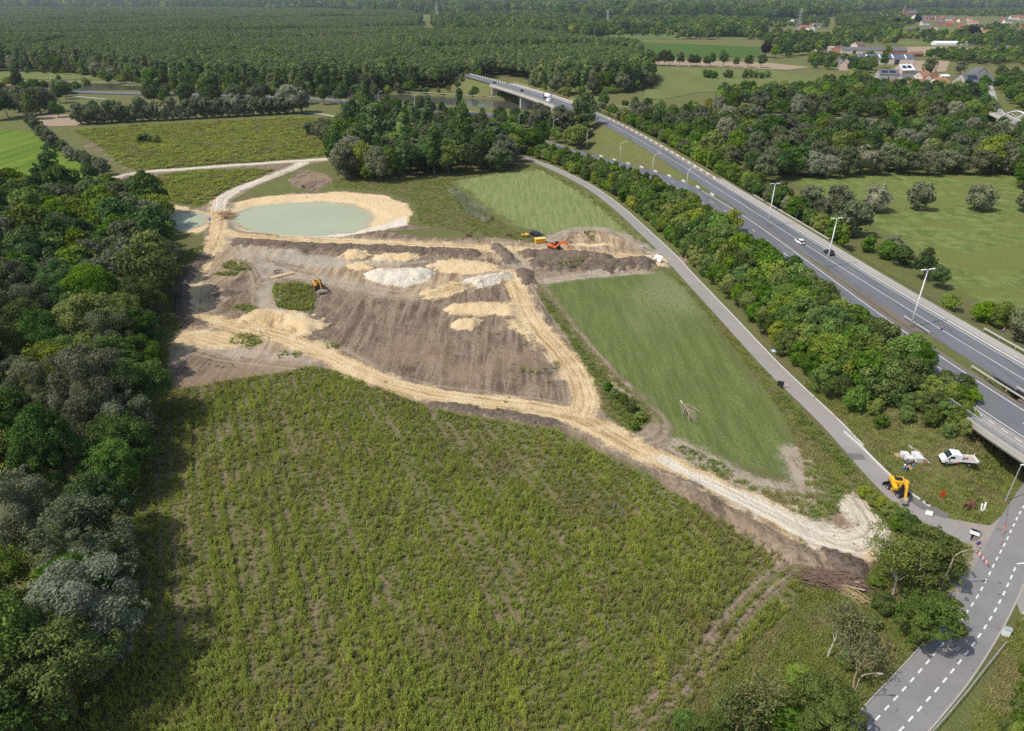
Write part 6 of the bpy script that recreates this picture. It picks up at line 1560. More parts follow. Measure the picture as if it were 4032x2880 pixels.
def house(px, py, w, d, h, rh, rz, wall, roof, label, name='house', chim=1, win=3, over=0.35, flat=False, solar=0, group=None, z=0.0):
    x, y = P(px, py); r = empty(name, (x, y, z), rz)
    if flat:
        MB().box((0, 0, h / 2), (w, d, h)).build('wall', wall, r)
        MB().box((0, 0, h + 0.14), (w + 0.3, d + 0.3, 0.28)).build('roof', roof, r)
    else:
        MB().prism([(-d / 2, 0), (d / 2, 0), (d / 2, h), (0, h + rh), (-d / 2, h)], -w / 2, w / 2, 'x').build('wall', wall, r)
        o = over; sl = rh / (d / 2); rf = MB()
        for s in (-1, 1):
            e = (s * (d / 2 + o), h - sl * o + 0.06)
            rf.add([(-w / 2 - o, e[0], e[1]), (w / 2 + o, e[0], e[1]), (w / 2 + o, 0, h + rh + 0.06), (-w / 2 - o, 0, h + rh + 0.06),
                    (-w / 2 - o, e[0], e[1] + 0.2), (w / 2 + o, e[0], e[1] + 0.2), (w / 2 + o, 0, h + rh + 0.28), (-w / 2 - o, 0, h + rh + 0.28)],
                   [(0, 3, 2, 1), (4, 5, 6, 7), (0, 1, 5, 4), (1, 2, 6, 5), (2, 3, 7, 6), (3, 0, 4, 7)])
        rf = rf.build('roof', roof, r)
        for k in range(chim):
            MB().box((w * (0.32 - 0.6 * k), 0.3, h + rh + 0.35), (0.7, 0.6, 1.5)).build('chimney', W_BRICK, rf)
        for k in range(solar):
            c = (w * (-0.22 + 0.4 * k), -d * 0.24, h + rh * 0.52 + 0.34); M = Matrix.Rotation(math.atan2(rh, d / 2), 3, 'X')
            MB().box(c, (w * 0.32, d * 0.3, 0.08), M=M).build('solar_panel', M_SOLAR, rf)
    for k in range(win):
        f = (k + 0.5) / win - 0.5
        if win >= 3 and k == win // 2 and not flat: link('door', _door, r, (w * f, -d / 2 - 0.04, 0)); continue
        o = link('window', _win, r, (w * f, -d / 2 - 0.03, 1.6)); link('pane', _pane, o, (0, -0.03, 0))
    if not flat:
        for s in (-1, 1):
            o = link('window', _win, r, (s * (w / 2 + 0.03), 0, h + rh * 0.25), (0, 0, s * math.pi / 2)); link('pane', _pane, o, (0, -0.03, 0))
    return tag(r, label, 'house' if name == 'house' else name.replace('_', ' '), group)
# farm beside the tan field
b = house(3478, 252, 58, 16, 6.0, 3.4, -0.10, W_CREAM, R_BLU, 'long blue roofed barn with white skylight bands', 'barn', 0, 0)
for k in range(4):
    f = -0.36 + 0.235 * k
    rf = [c for c in b.children if c.name.startswith('roof')][0]
    MB().box((58 * f, -4.2, 7.95), (1.5, 9.0, 0.1), M=Matrix.Rotation(math.atan2(3.4, 8), 3, 'X')).build('skylight', M_SKYL, rf)
MB().box((11, -8.1, 2.5), (5, 0.2, 5)).build('door', M_GLASS, b)
b = house(3385, 212, 52, 15, 4.5, 3.2, -0.08, W_CREAM, R_GRY, 'long grey roofed barn behind the blue roofed barn', 'barn', 0, 0); MB().box((-10, -7.6, 2), (4, 0.2, 4)).build('door', M_DOOR, b)
house(3420, 226, 14, 12, 4.5, 3.0, 1.4, W_BRICK, R_BRN, 'small brick shed at the end of the blue roofed barn', 'barn', 0, 2)
house(3508, 212, 34, 16, 4.0, 3.6, -0.12, W_BRICK, R_GRY, 'brick barn with grey roof right of the long grey barn', 'barn', 0, 3)
house(3375, 193, 16, 11, 5.0, 4.0, 0.5, W_CREAM, R_BRN, 'pale farmhouse with steep roof behind the grey barn', 'house', 1, 3)
# hamlet
H = 'houses of the hamlet by the canal'
house(3326, 276, 13, 11, 6.0, 5.0, 1.15, W_PINK, R_GRY, 'pinkish gabled house with dark roof left of the barns', group=H); house(3300, 268, 13, 10, 5.5, 4.5, 1.2, W_GREY, R_GRY, 'grey house just behind the pinkish gabled house', group=H)
house(3552, 302, 15, 12, 6.0, 4.5, 0.35, W_PINK, R_WHT, 'tall house with white rimmed solar roof', solar=2, group=H); house(3490, 310, 17, 12, 4.0, 3.5, -0.15, W_GREY, R_GRY, 'dark roofed bungalow with two solar strips', solar=2, group=H)
house(3490, 343, 21, 11, 3.2, 2.6, -0.05, W_PINK, R_BRN, 'long brown roofed bungalow at the hamlet edge', chim=1, win=5, group=H); house(3440, 345, 7, 8, 3.4, 1.5, -0.1, W_CREAM, R_BRN, 'small pale lean to beside the brown bungalow', chim=0, win=2, group=H)
house(3576, 326, 15, 12, 3.6, 3.2, -0.1, W_GREY, R_GRY, 'dark grey roofed house in the middle of the hamlet', group=H); house(3625, 328, 13, 11, 5.0, 4.4, 0.5, W_CREAM, R_ORG, 'orange roofed house with cream gable', group=H)
house(3660, 340, 14, 10, 5.0, 4.4, 0.7, W_GREY, R_RED, 'red roofed house with grey gable', solar=0, group=H); house(3690, 346, 14, 11, 4.0, 3.8, 0.45, W_CREAM, R_ORG, 'bright orange roofed house at the right of the hamlet', group=H)
house(3612, 347, 14, 10, 3.4, 3.2, 0.05, W_PINK, R_RED, 'low red roofed house nearest the trees', group=H); house(3585, 350, 10, 8, 3.2, 2.6, 0.1, W_CREAM, R_RED, 'small low red roofed annex by the trees', chim=0, group=H)
house(3830, 338, 26, 17, 3.6, 6.0, 0.12, W_GREY, R_GRY, 'big dark slate roofed villa right of the hamlet', solar=1, win=5, group=H); house(3845, 310, 15, 13, 4.0, 5.4, 1.5, W_GREY, R_GRY, 'rear wing of the dark slate roofed villa', win=3, group=H)
house(3712, 312, 8, 6, 2.6, 1.2, 0.2, W_WHITE, R_WHT, 'small white garden pavilion beside the hamlet', chim=0, group=H); house(3620, 295, 18, 6, 2.8, 0.4, -0.05, W_GREY, R_GRY, 'low flat shed behind the solar roofed house', flat=True, group=H)
house(3360, 335, 6, 5, 2.6, 1.2, 0.2, W_GREY, R_GRY, 'tiny grey hut in the garden trees', chim=0, win=2, group=H)
# greenhouse and neighbours
g = empty('greenhouse', (*P(3752, 178), 0), -0.04); M_GH = pm('greenhouse_film', (0.82, 0.84, 0.85), 0.5, 0.05, 1.0)
for k in range(2):
    prof = [(-7 + 14 * i / 8, 3.2 + 2.4 * math.sin(math.pi * i / 8)) for i in range(9)] + [(7, 0), (-7, 0)]
    MB().prism(prof, -30 + 30 * k + 0.05 * k, 0 + 28 * k, 'x').build('tunnel', M_GH, g)
tag(g, 'long white greenhouse tunnel on the tan field', 'greenhouse')
house(3845, 174, 26, 14, 6.0, 0.4, 0.0, W_BRICK, R_BRN, 'brown brick block at the end of the white greenhouse', flat=True, win=5); house(3868, 168, 18, 12, 4.5, 4.0, 0.1, W_BRICK, R_ORG, 'orange roofed house behind the brown brick block')
house(3958, 205, 34, 16, 5.0, 3.0, -0.1, W_GREY, R_GRY, 'long grey roofed houses above the right hand wood', win=6); house(3992, 212, 22, 14, 5.0, 4.0, 0.9, W_CREAM, R_GRY, 'cream gabled house right of the long grey roofs')
house(3605, 223, 16, 9, 3.0, 2.4, 0.3, W_BRICK, R_RED, 'red farm shed among pale stored goods', chim=0); house(3898, 215, 12, 9, 3.5, 3.0, 0.2, W_BRICK, R_ORG, 'small orange roofed shed in the windswept trees')
house(3360, 158, 20, 14, 6, 5, 0.6, W_WHITE, R_GRY, 'white villa left of the dark tree belt'); house(3265, 205, 34, 20, 6, 0.4, -0.25, W_CREAM, W_CREAM, 'pale flat roofed building under construction', flat=True, win=3)
house(3300, 210, 16, 12, 5, 4, 0.7, W_BRICK, R_BRN, 'brown roofed house beside the pale flat building')
# village roofs
rv = random.Random(12); G = 'houses of the village'
vlist = [(3475, 74, 'R'), (3500, 70, 'G'), (3520, 78, 'R'), (3535, 74, 'R'), (3548, 80, 'W'), (3510, 92, 'W'), (3600, 74, 'R'), (3625, 76, 'G'), (3648, 78, 'G'), (3668, 80, 'G'), (3690, 80, 'R'), (3712, 82, 'R'), (3738, 84, 'G'), (3760, 86, 'R'), (3785, 88, 'R'), (3815, 84, 'R'), (3828, 100, 'O'), (3700, 98, 'G'), (3735, 104, 'R'), (3790, 112, 'R'), (3675, 122, 'W'), (3680, 134, 'O'), (3850, 120, 'W'), (3856, 132, 'R'), (3870, 145, 'O'), (3918, 158, 'R'), (3945, 80, 'G'), (3965, 92, 'W'), (3380, 52, 'W'), (3400, 56, 'G'), (3425, 64, 'G'), (3368, 46, 'W'), (4020, 80, 'R'), (3990, 135, 'W'), (4015, 125, 'R'), (3640, 100, 'W'), (3128, 88, 'W'), (3190, 122, 'R'), (3215, 110, 'W'), (3160, 120, 'R'), (2996, 142, 'R'), (2740, 80, 'W'), (2768, 80, 'W'), (2824, 96, 'R')]
DSC = {'R': ('red', R_RED), 'O': ('orange', R_ORG), 'G': ('grey', R_GRY), 'W': ('pale', R_GRY)}
NEI = {}
for i, (px, py, c) in enumerate(sorted(vlist)):
    NEI[c] = NEI.get(c, 0) + 1; big = py / 85.0
    wl = rv.choice([W_WHITE, W_CREAM, W_BRICK]) if c != 'W' else W_WHITE
    house(px, py, rv.uniform(15, 24), rv.uniform(10, 14), rv.uniform(4.5, 6.5), rv.uniform(4, 6), rv.uniform(-0.5, 0.5) if i % 3 else rv.uniform(0.9, 1.6), wl, DSC[c][1], '%s village house, %s such from the left' % ('white walled' if c == 'W' else DSC[c][0] + ' roofed', ORD(NEI[c])), 'house', 1, 3, group=G)
house(4005, 78, 46, 16, 6, 6, -0.15, W_WHITE, R_RED, 'largest red roofed building at the right end of the village', win=6, group=G); house(3580, 122, 60, 10, 3, 1.5, -0.02, W_GREY, R_GRY, 'long low grey sheds behind the paddock', chim=0, win=0, group=G)
house(12, 378, 16, 12, 4.5, 3.4, 0.3, W_WHITE, R_RED, 'house with red and white roof at the left edge', win=3)
# church and castle tower
c = empty('church', (*P(3556, 66), 0), 0.0); MB().box((0, 0, 14), (8, 8, 28)).build('tower', W_BRICK, c)
sp_ = MB().loft([[(-4.3, -4.3, 28), (4.3, -4.3, 28), (4.3, 4.3, 28), (-4.3, 4.3, 28)], [(-2.6, -2.6, 32), (2.6, -2.6, 32), (2.6, 2.6, 32), (-2.6, 2.6, 32)], [(-1.6, -1.6, 36), (1.6, -1.6, 36), (1.6, 1.6, 36), (-1.6, 1.6, 36)], [(-0.1, -0.1, 42), (0.1, -0.1, 42), (0.1, 0.1, 42), (-0.1, 0.1, 42)]]).build('spire', R_GRY, c)
for z in (20, 25): MB().box((0, -4.05, z), (1.8, 0.2, 3)).build('belfry_window', M_GLASS, c)
MB().prism([(-8, 0), (8, 0), (8, 10), (0, 19), (-8, 10)], 4, 44, 'x').build('nave', W_BRICK, c)
MB().prism([(-8.6, 9.6), (0, 19.6), (8.6, 9.6), (8.6, 10.2), (0, 20.3), (-8.6, 10.2)], 3.9, 44.4, 'x').build('roof', R_GRY, c)
tag(c, 'village church with brick tower and small spire', 'church')
c = empty('castle', (*P(2668, 40), 0), 0.2); MB().cyl((0, 0, 0), (0, 0, 26), 6, 10).build('tower', W_WHITE, c); MB().tube([(0, 0, 26), (0, 0, 44)], [6.8, 0.2], 10).build('spire', R_GRY, c)
MB().prism([(-9, 0), (9, 0), (9, 14), (0, 24), (-9, 14)], -34, -5, 'x').build('wing', W_WHITE, c)
for k in range(4): MB().box((-30 + 7 * k, -9.05, 8), (2, 0.2, 4)).build('window', M_GLASS, c)
tag(c, 'distant white castle with pointed tower among the woods', 'castle')
# pylons
M_LAT = pm('pylon_steel', (0.55, 0.57, 0.58), 0.6, 0.1, 1.0)
def pylon(px, py, top_py, label, s=1.0):
    x, y = P(px, py); u, v = px - 2016, top_py - 1440; t_ = y / (CAM_F * _c - v * _s); Hh = CAM_H - t_ * (CAM_F * _s + v * _c)
    r = empty('pylon', (x, y, 0), 0.4); wf = lambda z: 4.2 * (1 - z / Hh) ** 1.3 + 0.7
    q = 0.16 * s
    for sx in (-1, 1):
        for sy in (-1, 1):
            MB().tube([(sx * wf(z), sy * wf(z), z) for z in np.linspace(0, Hh * 0.96, 8)], q * 1.3, 4).build('leg', M_LAT, r)
    lv = np.linspace(0, Hh * 0.94, 12); mb = MB()
    for a, b in zip(lv[:-1], lv[1:]):
        for sx, sy, tx, ty in ((-1, -1, 1, -1), (1, -1, 1, 1), (1, 1, -1, 1), (-1, 1, -1, -1)):
            mb.tube([(sx * wf(a), sy * wf(a), a), (tx * wf(b), ty * wf(b), b)], q, 3); mb.tube([(tx * wf(a), ty * wf(a), a), (sx * wf(b), sy * wf(b), b)], q, 3)
    mb.build('bracing', M_LAT, r)
    for f, w in ((0.72, 8), (0.84, 6.5), (0.95, 5)):
        MB().tube([(-w, 0, Hh * f), (0, 0, Hh * f + 1.2), (w, 0, Hh * f)], q * 1.3, 4).build('cross_arm', M_LAT, r)
    return tag(r, label, 'pylon')
pylon(1722, 88, 6, 'lattice pylon at the edge of the poplar plantation', 0.9); pylon(2390, 124, 34, 'lattice pylon in the orchard field', 0.8); pylon(3137, 146, 30, 'lattice pylon between the far gardens', 0.8)
# arch bridge at the right edge
ab_ = empty('arch_bridge', (*P(3965, 490, 5), 0)); a0 = P(3962, 462, 6.5); a1 = P(4130, 540, 6.5); dv = Vector((a1[0] - a0[0], a1[1] - a0[1], 0)); L_ = dv.length; dv.normalize(); ab_.location = (a0[0], a0[1], 0); ab_.rotation_euler.z = math.atan2(dv.y, dv.x)
MB().box((L_ / 2 - 4, 0, 6.0), (L_ + 30, 9.0, 0.9)).build('deck', M_CONW, ab_); MB().box((L_ / 2 - 4, 0, 6.5), (L_ + 30, 6.5, 0.06)).build('roadway', M_CONC, ab_)
for s in (-1, 1):
    pts = [(2 + (L_ - 4) * i / 10, s * 4.2, 6.0 + 7.5 * math.sin(math.pi * i / 10)) for i in range(11)]
    ar = MB().tube(pts, 0.42, 6).build('arch', M_STEELW, ab_)
    for i in range(1, 10): MB().tube([pts[i], (pts[i][0], s * 4.2, 6.2)], 0.07, 4).build('hanger', M_STEELW, ab_)
    MB().tube([(-14, s * 4.4, 7.5), (L_ + 10, s * 4.4, 7.5)], 0.06, 4).build('handrail', M_STEELW, ab_)
for k in (0, 1): MB().box((1 + (L_ - 2) * k, 0, 2.6), (1.4, 8.4, 6.2)).build('pier', M_CONW, ab_)
tag(ab_, 'white steel arch bridge over the canal at the right edge', 'bridge')
strip('farm_lane', smooth_line([P(3895, 340), P(3905, 365), P(3912, 395), P(3925, 430), P(3945, 452)], 4), 2.2, 0.5, M_CYC, 'pale lane leading down to the arch bridge')
# ================================================================ VEHICLES AND MACHINES
M_TYRE = pm('tyre', (0.03, 0.03, 0.032), 0.85, 0.2, 6.0); M_RIM = pm('wheel_rim', (0.45, 0.46, 0.47), 0.4, 0.1, 4.0, metal=0.6)
M_CARGL = pm('car_glass', (0.02, 0.025, 0.03), 0.08, 0.1, 2.0, spec=0.7); M_HEADL = pm('headlight', (0.8, 0.82, 0.85), 0.15, 0.05, 4.0, spec=0.7); M_TAILL = pm('tail_light', (0.45, 0.02, 0.02), 0.3, 0.1, 4.0)
M_BLACKP = pm('black_plastic', (0.03, 0.03, 0.033), 0.6, 0.2, 4.0)
def paint(name, c): return pm('paint_' + name, c, 0.45, 0.22, 2.2, spec=0.4, coat=0.1)
P_WHITE = paint('white', (0.82, 0.82, 0.82)); P_DARK = paint('dark_grey', (0.035, 0.038, 0.045)); P_BLACK = paint('black', (0.015, 0.016, 0.02)); P_BLUE = paint('blue', (0.05, 0.10, 0.22))
_tyre = {}
def wheel(parent, x, y, r, w=0.24, name='wheel'):
    key = (r, w)
    if key not in _tyre:
        prof = [(-w / 2, r * 0.62), (-w / 2, r * 0.93), (-w * 0.36, r), (w * 0.36, r), (w / 2, r * 0.93), (w / 2, r * 0.62)]
        rings = [[(math.cos(a) * q, t_, math.sin(a) * q) for a in np.linspace(0, 2 * math.pi, 14, endpoint=False)] for t_, q in prof]
        _tyre[key] = (MB().loft(rings).mesh('tyre', M_TYRE), MB().tube([(0, -w / 2 - 0.01, 0), (0, w / 2 + 0.01, 0)], r * 0.56, 10).mesh('rim', M_RIM))
    h = link(name, _tyre[key][0], parent, (x, y, r)); link('rim', _tyre[key][1], h); return h
def car(px, py, rz, z, pt, label, L=4.4, W=1.8, Hh=1.46, kind='hatch', name='car'):
    x, y = P(px, py, z); r = empty(name, (x, y, z), rz, 0.86); h = L / 2
    def sec(xx, w, z0, z1): return [(xx, -w, z0), (xx, w, z0), (xx, w * 1.0, (z0 + z1) / 2), (xx, w * 0.92, z1), (xx, -w * 0.92, z1), (xx, -w, (z0 + z1) / 2)]
    hw_ = W / 2
    MB().loft([sec(-h, hw_ * 0.86, 0.35, 0.80), sec(-h + 0.25, hw_, 0.25, 0.93), sec(-h * 0.5, hw_, 0.22, 0.95), sec(h * 0.35, hw_, 0.22, 0.92), sec(h - 0.55, hw_ * 0.98, 0.25, 0.80), sec(h - 0.08, hw_ * 0.88, 0.33, 0.62)]).build('body', pt, r, False)
    x0, x1, x2, x3 = (-h + 0.15, -h + 0.75, h * 0.12, h * 0.48)
    MB().loft([[(x0, -hw_ * .9, 0.90), (x3, -hw_ * .9, 0.90), (x3, hw_ * .9, 0.90), (x0, hw_ * .9, 0.90)], [(x1 - 0.1, -hw_ * .74, Hh - 0.06), (x2, -hw_ * .74, Hh - 0.06), (x2, hw_ * .74, Hh - 0.06), (x1 - 0.1, hw_ * .74, Hh - 0.06)]]).build('windows', M_CARGL, r)
    MB().loft([[(x1 - 0.18, -hw_ * .76, Hh - 0.06), (x2 + 0.06, -hw_ * .76, Hh - 0.06), (x2 + 0.06, hw_ * .76, Hh - 0.06), (x1 - 0.18, hw_ * .76, Hh - 0.06)], [(x1, -hw_ * .68, Hh), (x2 - 0.08, -hw_ * .68, Hh), (x2 - 0.08, hw_ * .68, Hh), (x1, hw_ * .68, Hh)]]).build('roof', pt, r)
    for s in (-1, 1):
        for xx in (-h * 0.6, h * 0.62): wheel(r, xx, s * (hw_ - 0.1), 0.32)
        MB().box((h - 0.2, s * hw_ * 0.66, 0.66), (0.3, 0.34, 0.16)).build('headlight', M_HEADL, r); MB().box((-h + 0.03, s * hw_ * 0.68, 0.80), (0.12, 0.30, 0.2)).build('tail_light', M_TAILL, r)
        MB().box((h * 0.38, s * (hw_ + 0.08), 0.95), (0.14, 0.18, 0.12)).build('mirror', pt, r)
        MB().tube([(x1, s * hw_ * .80, Hh - 0.16), ((x1 + x2) / 2 - 0.2, s * hw_ * .86, 1.1), ((x1 + x2) / 2 - 0.2, s * hw_ * .9, 0.93)], 0.04, 4).build('pillar', pt, r)
    return tag(r, label, 'car')
hd_ = lambda fn, y: math.atan2(1.0, float(fn(y + 1) - fn(y)))
car(3148, 958, hd_(RR, 197), 6.32, P_WHITE, 'white hatchback driving on the far carriageway'); car(3262, 1000, hd_(RR, 182), 6.32, P_DARK, 'dark hatchback following beside the middle tall lamp')
car(1945, 330, hd_(RR, 585), 8.72, P_DARK, 'dark car beyond the far end of the canal bridge', 4.6, 1.9, 1.6); car(2054, 361, hd_(RR, 548), 8.72, P_DARK, 'dark car in the middle of the canal bridge', 4.6, 1.9, 1.6)
car(127, 331, 3.1, 1.08, P_BLUE, 'blue car on the canal road at the left', 4.6); car(165, 260, 0.1, 0.3, P_WHITE, 'white car parked before the plantation', 4.6); car(60, 258, 0.1, 0.3, paint('red', (0.4, 0.06, 0.05)), 'reddish car near the white parked one', 4.4)
# white tanker lorry and van on the bridge
x, y = P(2155, 392, 8.72); r = empty('lorry', (x, y, 8.72), hd_(RR, 505)); MB().bevbox((3.6, 0, 1.9), (2.2, 2.45, 2.6), 0.15).build('cab', P_BLUE, r); MB().box((4.72, 0, 2.4), (0.06, 2.1, 1.0)).build('windscreen', M_CARGL, r)
MB().tube([(-5.0, 0, 2.4), (-4.8, 0, 2.4), (2.2, 0, 2.4), (2.4, 0, 2.4)], [0.9, 1.35, 1.35, 0.9], 14).build('tank', P_WHITE, r); MB().box((-1.0, 0, 0.85), (8.6, 1.2, 0.3)).build('chassis', M_BLACKP, r)
for s in (-1, 1):
    for xx in (3.6, -2.6, -3.8): wheel(r, xx, s * 1.05, 0.5, 0.32)
tag(r, 'white tanker lorry on the canal bridge', 'lorry')
x, y = P(2160, 402, 8.72); r = empty('van', (x, y, 8.72), hd_(RR, 490))
MB().prism([(-2.4, 0.4), (2.4, 0.4), (2.45, 1.0), (1.7, 1.25), (1.0, 2.15), (-2.4, 2.2)], -0.95, 0.95, 'y').build('body', P_WHITE, r); MB().prism([(1.74, 1.28), (1.08, 2.05), (1.14, 2.07), (1.80, 1.30)], -0.8, 0.8, 'y').build('windscreen', M_CARGL, r)
for s in (-1, 1):
    for xx in (1.5, -1.5): wheel(r, xx, s * 0.85, 0.34)
tag(r, 'white van on the canal bridge beside the lorry', 'van')
# black pickup with canopy
a, b = P(2101.6, 934), P(2128.7, 938); r = empty('pickup_truck', ((a[0] + b[0]) / 2, (a[1] + b[1]) / 2 + 0.9, 0), math.atan2(b[1] - a[1], b[0] - a[0]), 0.86); r.location.z = ground(*r.location.xy)
MB().loft([[(xx, -w, z0), (xx, w, z0), (xx, w, z1), (xx, -w, z1)] for xx, w, z0, z1 in ((-2.65, .88, .55, 1.1), (-2.4, .92, .5, 1.18), (1.1, .92, .5, 1.15), (2.2, .9, .5, 1.02), (2.6, .8, .55, .85))]).build('body', P_BLACK, r)
MB().loft([[(-0.9, -.84, 1.15), (1.35, -.84, 1.12), (1.35, .84, 1.12), (-0.9, .84, 1.15)], [(-0.85, -.7, 1.72), (0.6, -.7, 1.72), (0.6, .7, 1.72), (-0.85, .7, 1.72)]]).build('cab_windows', M_CARGL, r); MB().box((-0.1, 0, 1.75), (1.5, 1.42, 0.08)).build('roof', P_BLACK, r)
MB().bevbox((-1.75, 0, 1.48), (1.65, 1.7, 0.66), 0.1).build('canopy', P_BLACK, r)
for s in (-1, 1):
    for xx in (-1.65, 1.65): wheel(r, xx, s * 0.82, 0.4, 0.28)
    MB().box((0.1, s * 0.95, 0.45), (1.9, 0.16, 0.06)).build('side_step', M_RIM, r); MB().box((2.5, s * 0.6, 0.85), (0.2, 0.35, 0.16)).build('headlight', M_HEADL, r); MB().box((-2.66, s * 0.78, 0.95), (0.06, 0.14, 0.4)).build('tail_light', M_TAILL, r)
tag(r, 'black pickup truck with canopy parked on the grass by the site', 'pickup truck')

# --- machines
def arm_plate(mb, pts, hs, w):
    """box section following points in the xz plane, depth hs at each point"""
    rings = []
    for i, (p, h_) in enumerate(zip(pts, hs)):
        a = pts[max(i - 1, 0)]; b = pts[min(i + 1, len(pts) - 1)]; d = Vector((b[0] - a[0], 0, b[1] - a[1])).normalized(); n = Vector((-d.z, 0, d.x))
        c = Vector((p[0], 0, p[1])); rings.append([tuple(c + n * h_ / 2 + Vector((0, -w / 2, 0))), tuple(c + n * h_ / 2 + Vector((0, w / 2, 0))), tuple(c - n * h_ / 2 + Vector((0, w / 2, 0))), tuple(c - n * h_ / 2 + Vector((0, -w / 2, 0)))])
    return mb.loft(rings)
M_TRACK = pm('track_steel', (0.10, 0.085, 0.07), 0.8, 0.3, 5.0); M_MUDST = pm('bucket_steel', (0.34, 0.30, 0.24), 0.7, 0.3, 4.0); M_CHROME = pm('chrome_rod', (0.7, 0.7, 0.7), 0.2, 0.05, 4.0, metal=0.9)
def bucket(parent, p, ang, w, s, m, M_):
    c = [(0, 0.25), (0.5, 0.15), (0.85, -0.25), (0.8, -0.8), (0.45, -1.15), (-0.15, -1.2), (-0.1, -1.05), (0.35, -0.98), (0.62, -0.7), (0.66, -0.3), (0.4, 0.0), (0, 0.1)]
    ca, sa = math.cos(ang), math.sin(ang); pr = [(p[0] + s * (a * ca - b * sa), p[1] + s * (a * sa + b * ca)) for a, b in c]
    mb = MB().prism(pr, -w / 2, w / 2, 'y')
    sd = [pr[i] for i in range(6)]
    mb.prism(sd, -w / 2 - 0.04, -w / 2, 'y'); mb.prism(sd, w / 2, w / 2 + 0.04, 'y')
    o = mb.build('bucket', m, parent)
    for k in range(4): MB().box((pr[5][0] - 0.1 * s, -w / 2 + w * (k + 0.5) / 4, pr[5][1] - 0.05), (0.26 * s, 0.1, 0.08)).build('tooth', m, o)
    return o
def excavator(name, x, y, rz_under, rz_top, pt, pt2, label, s=1.0, boom=((0.6, 1.7), (2.2, 4.0), (3.6, 4.9), (5.6, 4.7)), tip=(7.6, 1.6), bw=1.5, bang=0.0, wheels=False, cabm=None):
    z = ground(x, y); r = empty(name, (x, y, z), rz_under, s)
    if not wheels:
        for sd in (-1, 1):
            prof = [(-2.1, 0.25), (-1.9, 0.03), (1.9, 0.03), (2.15, 0.25), (2.25, 0.52), (2.05, 0.82), (1.8, 0.92), (-1.8, 0.92), (-2.05, 0.82), (-2.25, 0.52)]
            t_ = MB().prism(prof, sd * 1.3 - 0.32, sd * 1.3 + 0.32, 'y').build('track', M_TRACK, r)
            for k in range(22):
                f = k / 22 * 3.9 - 1.95; MB().box((f, sd * 1.3, 0.945), (0.12, 0.66, 0.05)).build('track_shoe', M_TRACK, t_)
            for xx in (-1.8, 1.8): MB().tube([(xx, sd * 1.3 - 0.36, 0.48), (xx, sd * 1.3 + 0.36, 0.48)], 0.3, 10).build('sprocket', pt, t_)
        MB().box((0, 0, 0.75), (2.4, 2.0, 0.5)).build('undercarriage', M_TRACK, r); deckz = 1.05
    else:
        MB().box((0, 0, 0.85), (3.6, 1.1, 0.5)).build('undercarriage', M_BLACKP, r)
        for sd in (-1, 1):
            for xx in (-1.35, 1.35): wheel(r, xx, sd * 0.98, 0.52, 0.5)
            MB().box((0, sd * 0.85, 0.75), (1.3, 0.5, 0.35)).build('step_box', pt, r)
        bl_ = MB(); arm_plate(bl_, [(-2.5, 0.9), (-2.55, 0.5), (-2.45, 0.12)], [0.12, 0.16, 0.12], 2.5); bl_.build('dozer_blade', M_BLACKP, r); deckz = 1.2
    up_ = MB().tube([(0, 0, deckz - 0.15), (0, 0, deckz)], 0.75, 14).box((-0.45, 0, deckz + 0.12), (3.9, 2.5, 0.24)).build('upper_carriage', M_BLACKP, r); up_.rotation_euler.z = rz_top - rz_under
    def part(mb, nm, m): return mb.build(nm, m, up_)
    part(MB().bevbox((-1.25, 0.0, deckz + 0.72), (1.9, 2.5, 0.98), 0.12), 'engine_hood', pt)
    part(MB().bevbox((-2.28, 0, deckz + 0.6), (0.5, 2.5, 1.0), 0.16), 'counterweight', pt2)
    part(MB().bevbox((0.45, -0.85, deckz + 0.48), (1.6, 0.75, 0.6), 0.06), 'tank_box', pt)
    part(MB().box((-1.2, 0.1, deckz + 1.25), (1.2, 1.5, 0.06)), 'hood_grille', M_BLACKP)
    part(MB().loft([[(-0.15, 0.42, deckz + 0.24), (1.45, 0.42, deckz + 0.24), (1.45, 1.25, deckz + 0.24), (-0.15, 1.25, deckz + 0.24)], [(-0.15, 0.42, deckz + 1.2), (1.5, 0.42, deckz + 1.2), (1.5, 1.25, deckz + 1.2), (-0.15, 1.25, deckz + 1.2)], [(-0.1, 0.46, deckz + 1.85), (1.15, 0.46, deckz + 1.85), (1.15, 1.2, deckz + 1.85), (-0.1, 1.2, deckz + 1.85)]]), 'cab', cabm or M_CARGL)
    part(MB().bevbox((0.5, 0.83, deckz + 1.9), (1.3, 0.86, 0.12), 0.04), 'cab_roof', pt if wheels else M_BLACKP)
    part(MB().tube([(-1.7, -0.5, deckz + 1.2), (-1.7, -0.5, deckz + 1.75)], 0.08, 6), 'exhaust', M_BLACKP)
    bm = MB(); bp_ = [(q[0], q[1] + deckz - 1.05) for q in boom]; arm_plate(bm, bp_, [0.45, 0.75, 0.7, 0.42], 0.42); part(bm, 'boom', pt)
    e = bp_[-1]; st = MB(); d = Vector((tip[0] - e[0], tip[1] - e[1])); back = (e[0] - d.x * 0.18, e[1] - d.y * 0.18)
    arm_plate(st, [back, e, (e[0] + d.x * 0.4, e[1] + d.y * 0.4), tip], [0.3, 0.6, 0.45, 0.3], 0.34); part(st, 'stick', pt)
    m1 = bp_[2]
    part(MB().tube([(m1[0] - 0.5, 0, m1[1] + 0.45), ((m1[0] + back[0]) / 2, 0, (m1[1] + back[1]) / 2 + 0.42)], 0.11, 6).tube([((m1[0] + back[0]) / 2, 0, (m1[1] + back[1]) / 2 + 0.42), (back[0], 0, back[1] + 0.1)], 0.07, 6), 'stick_cylinder', pt2)
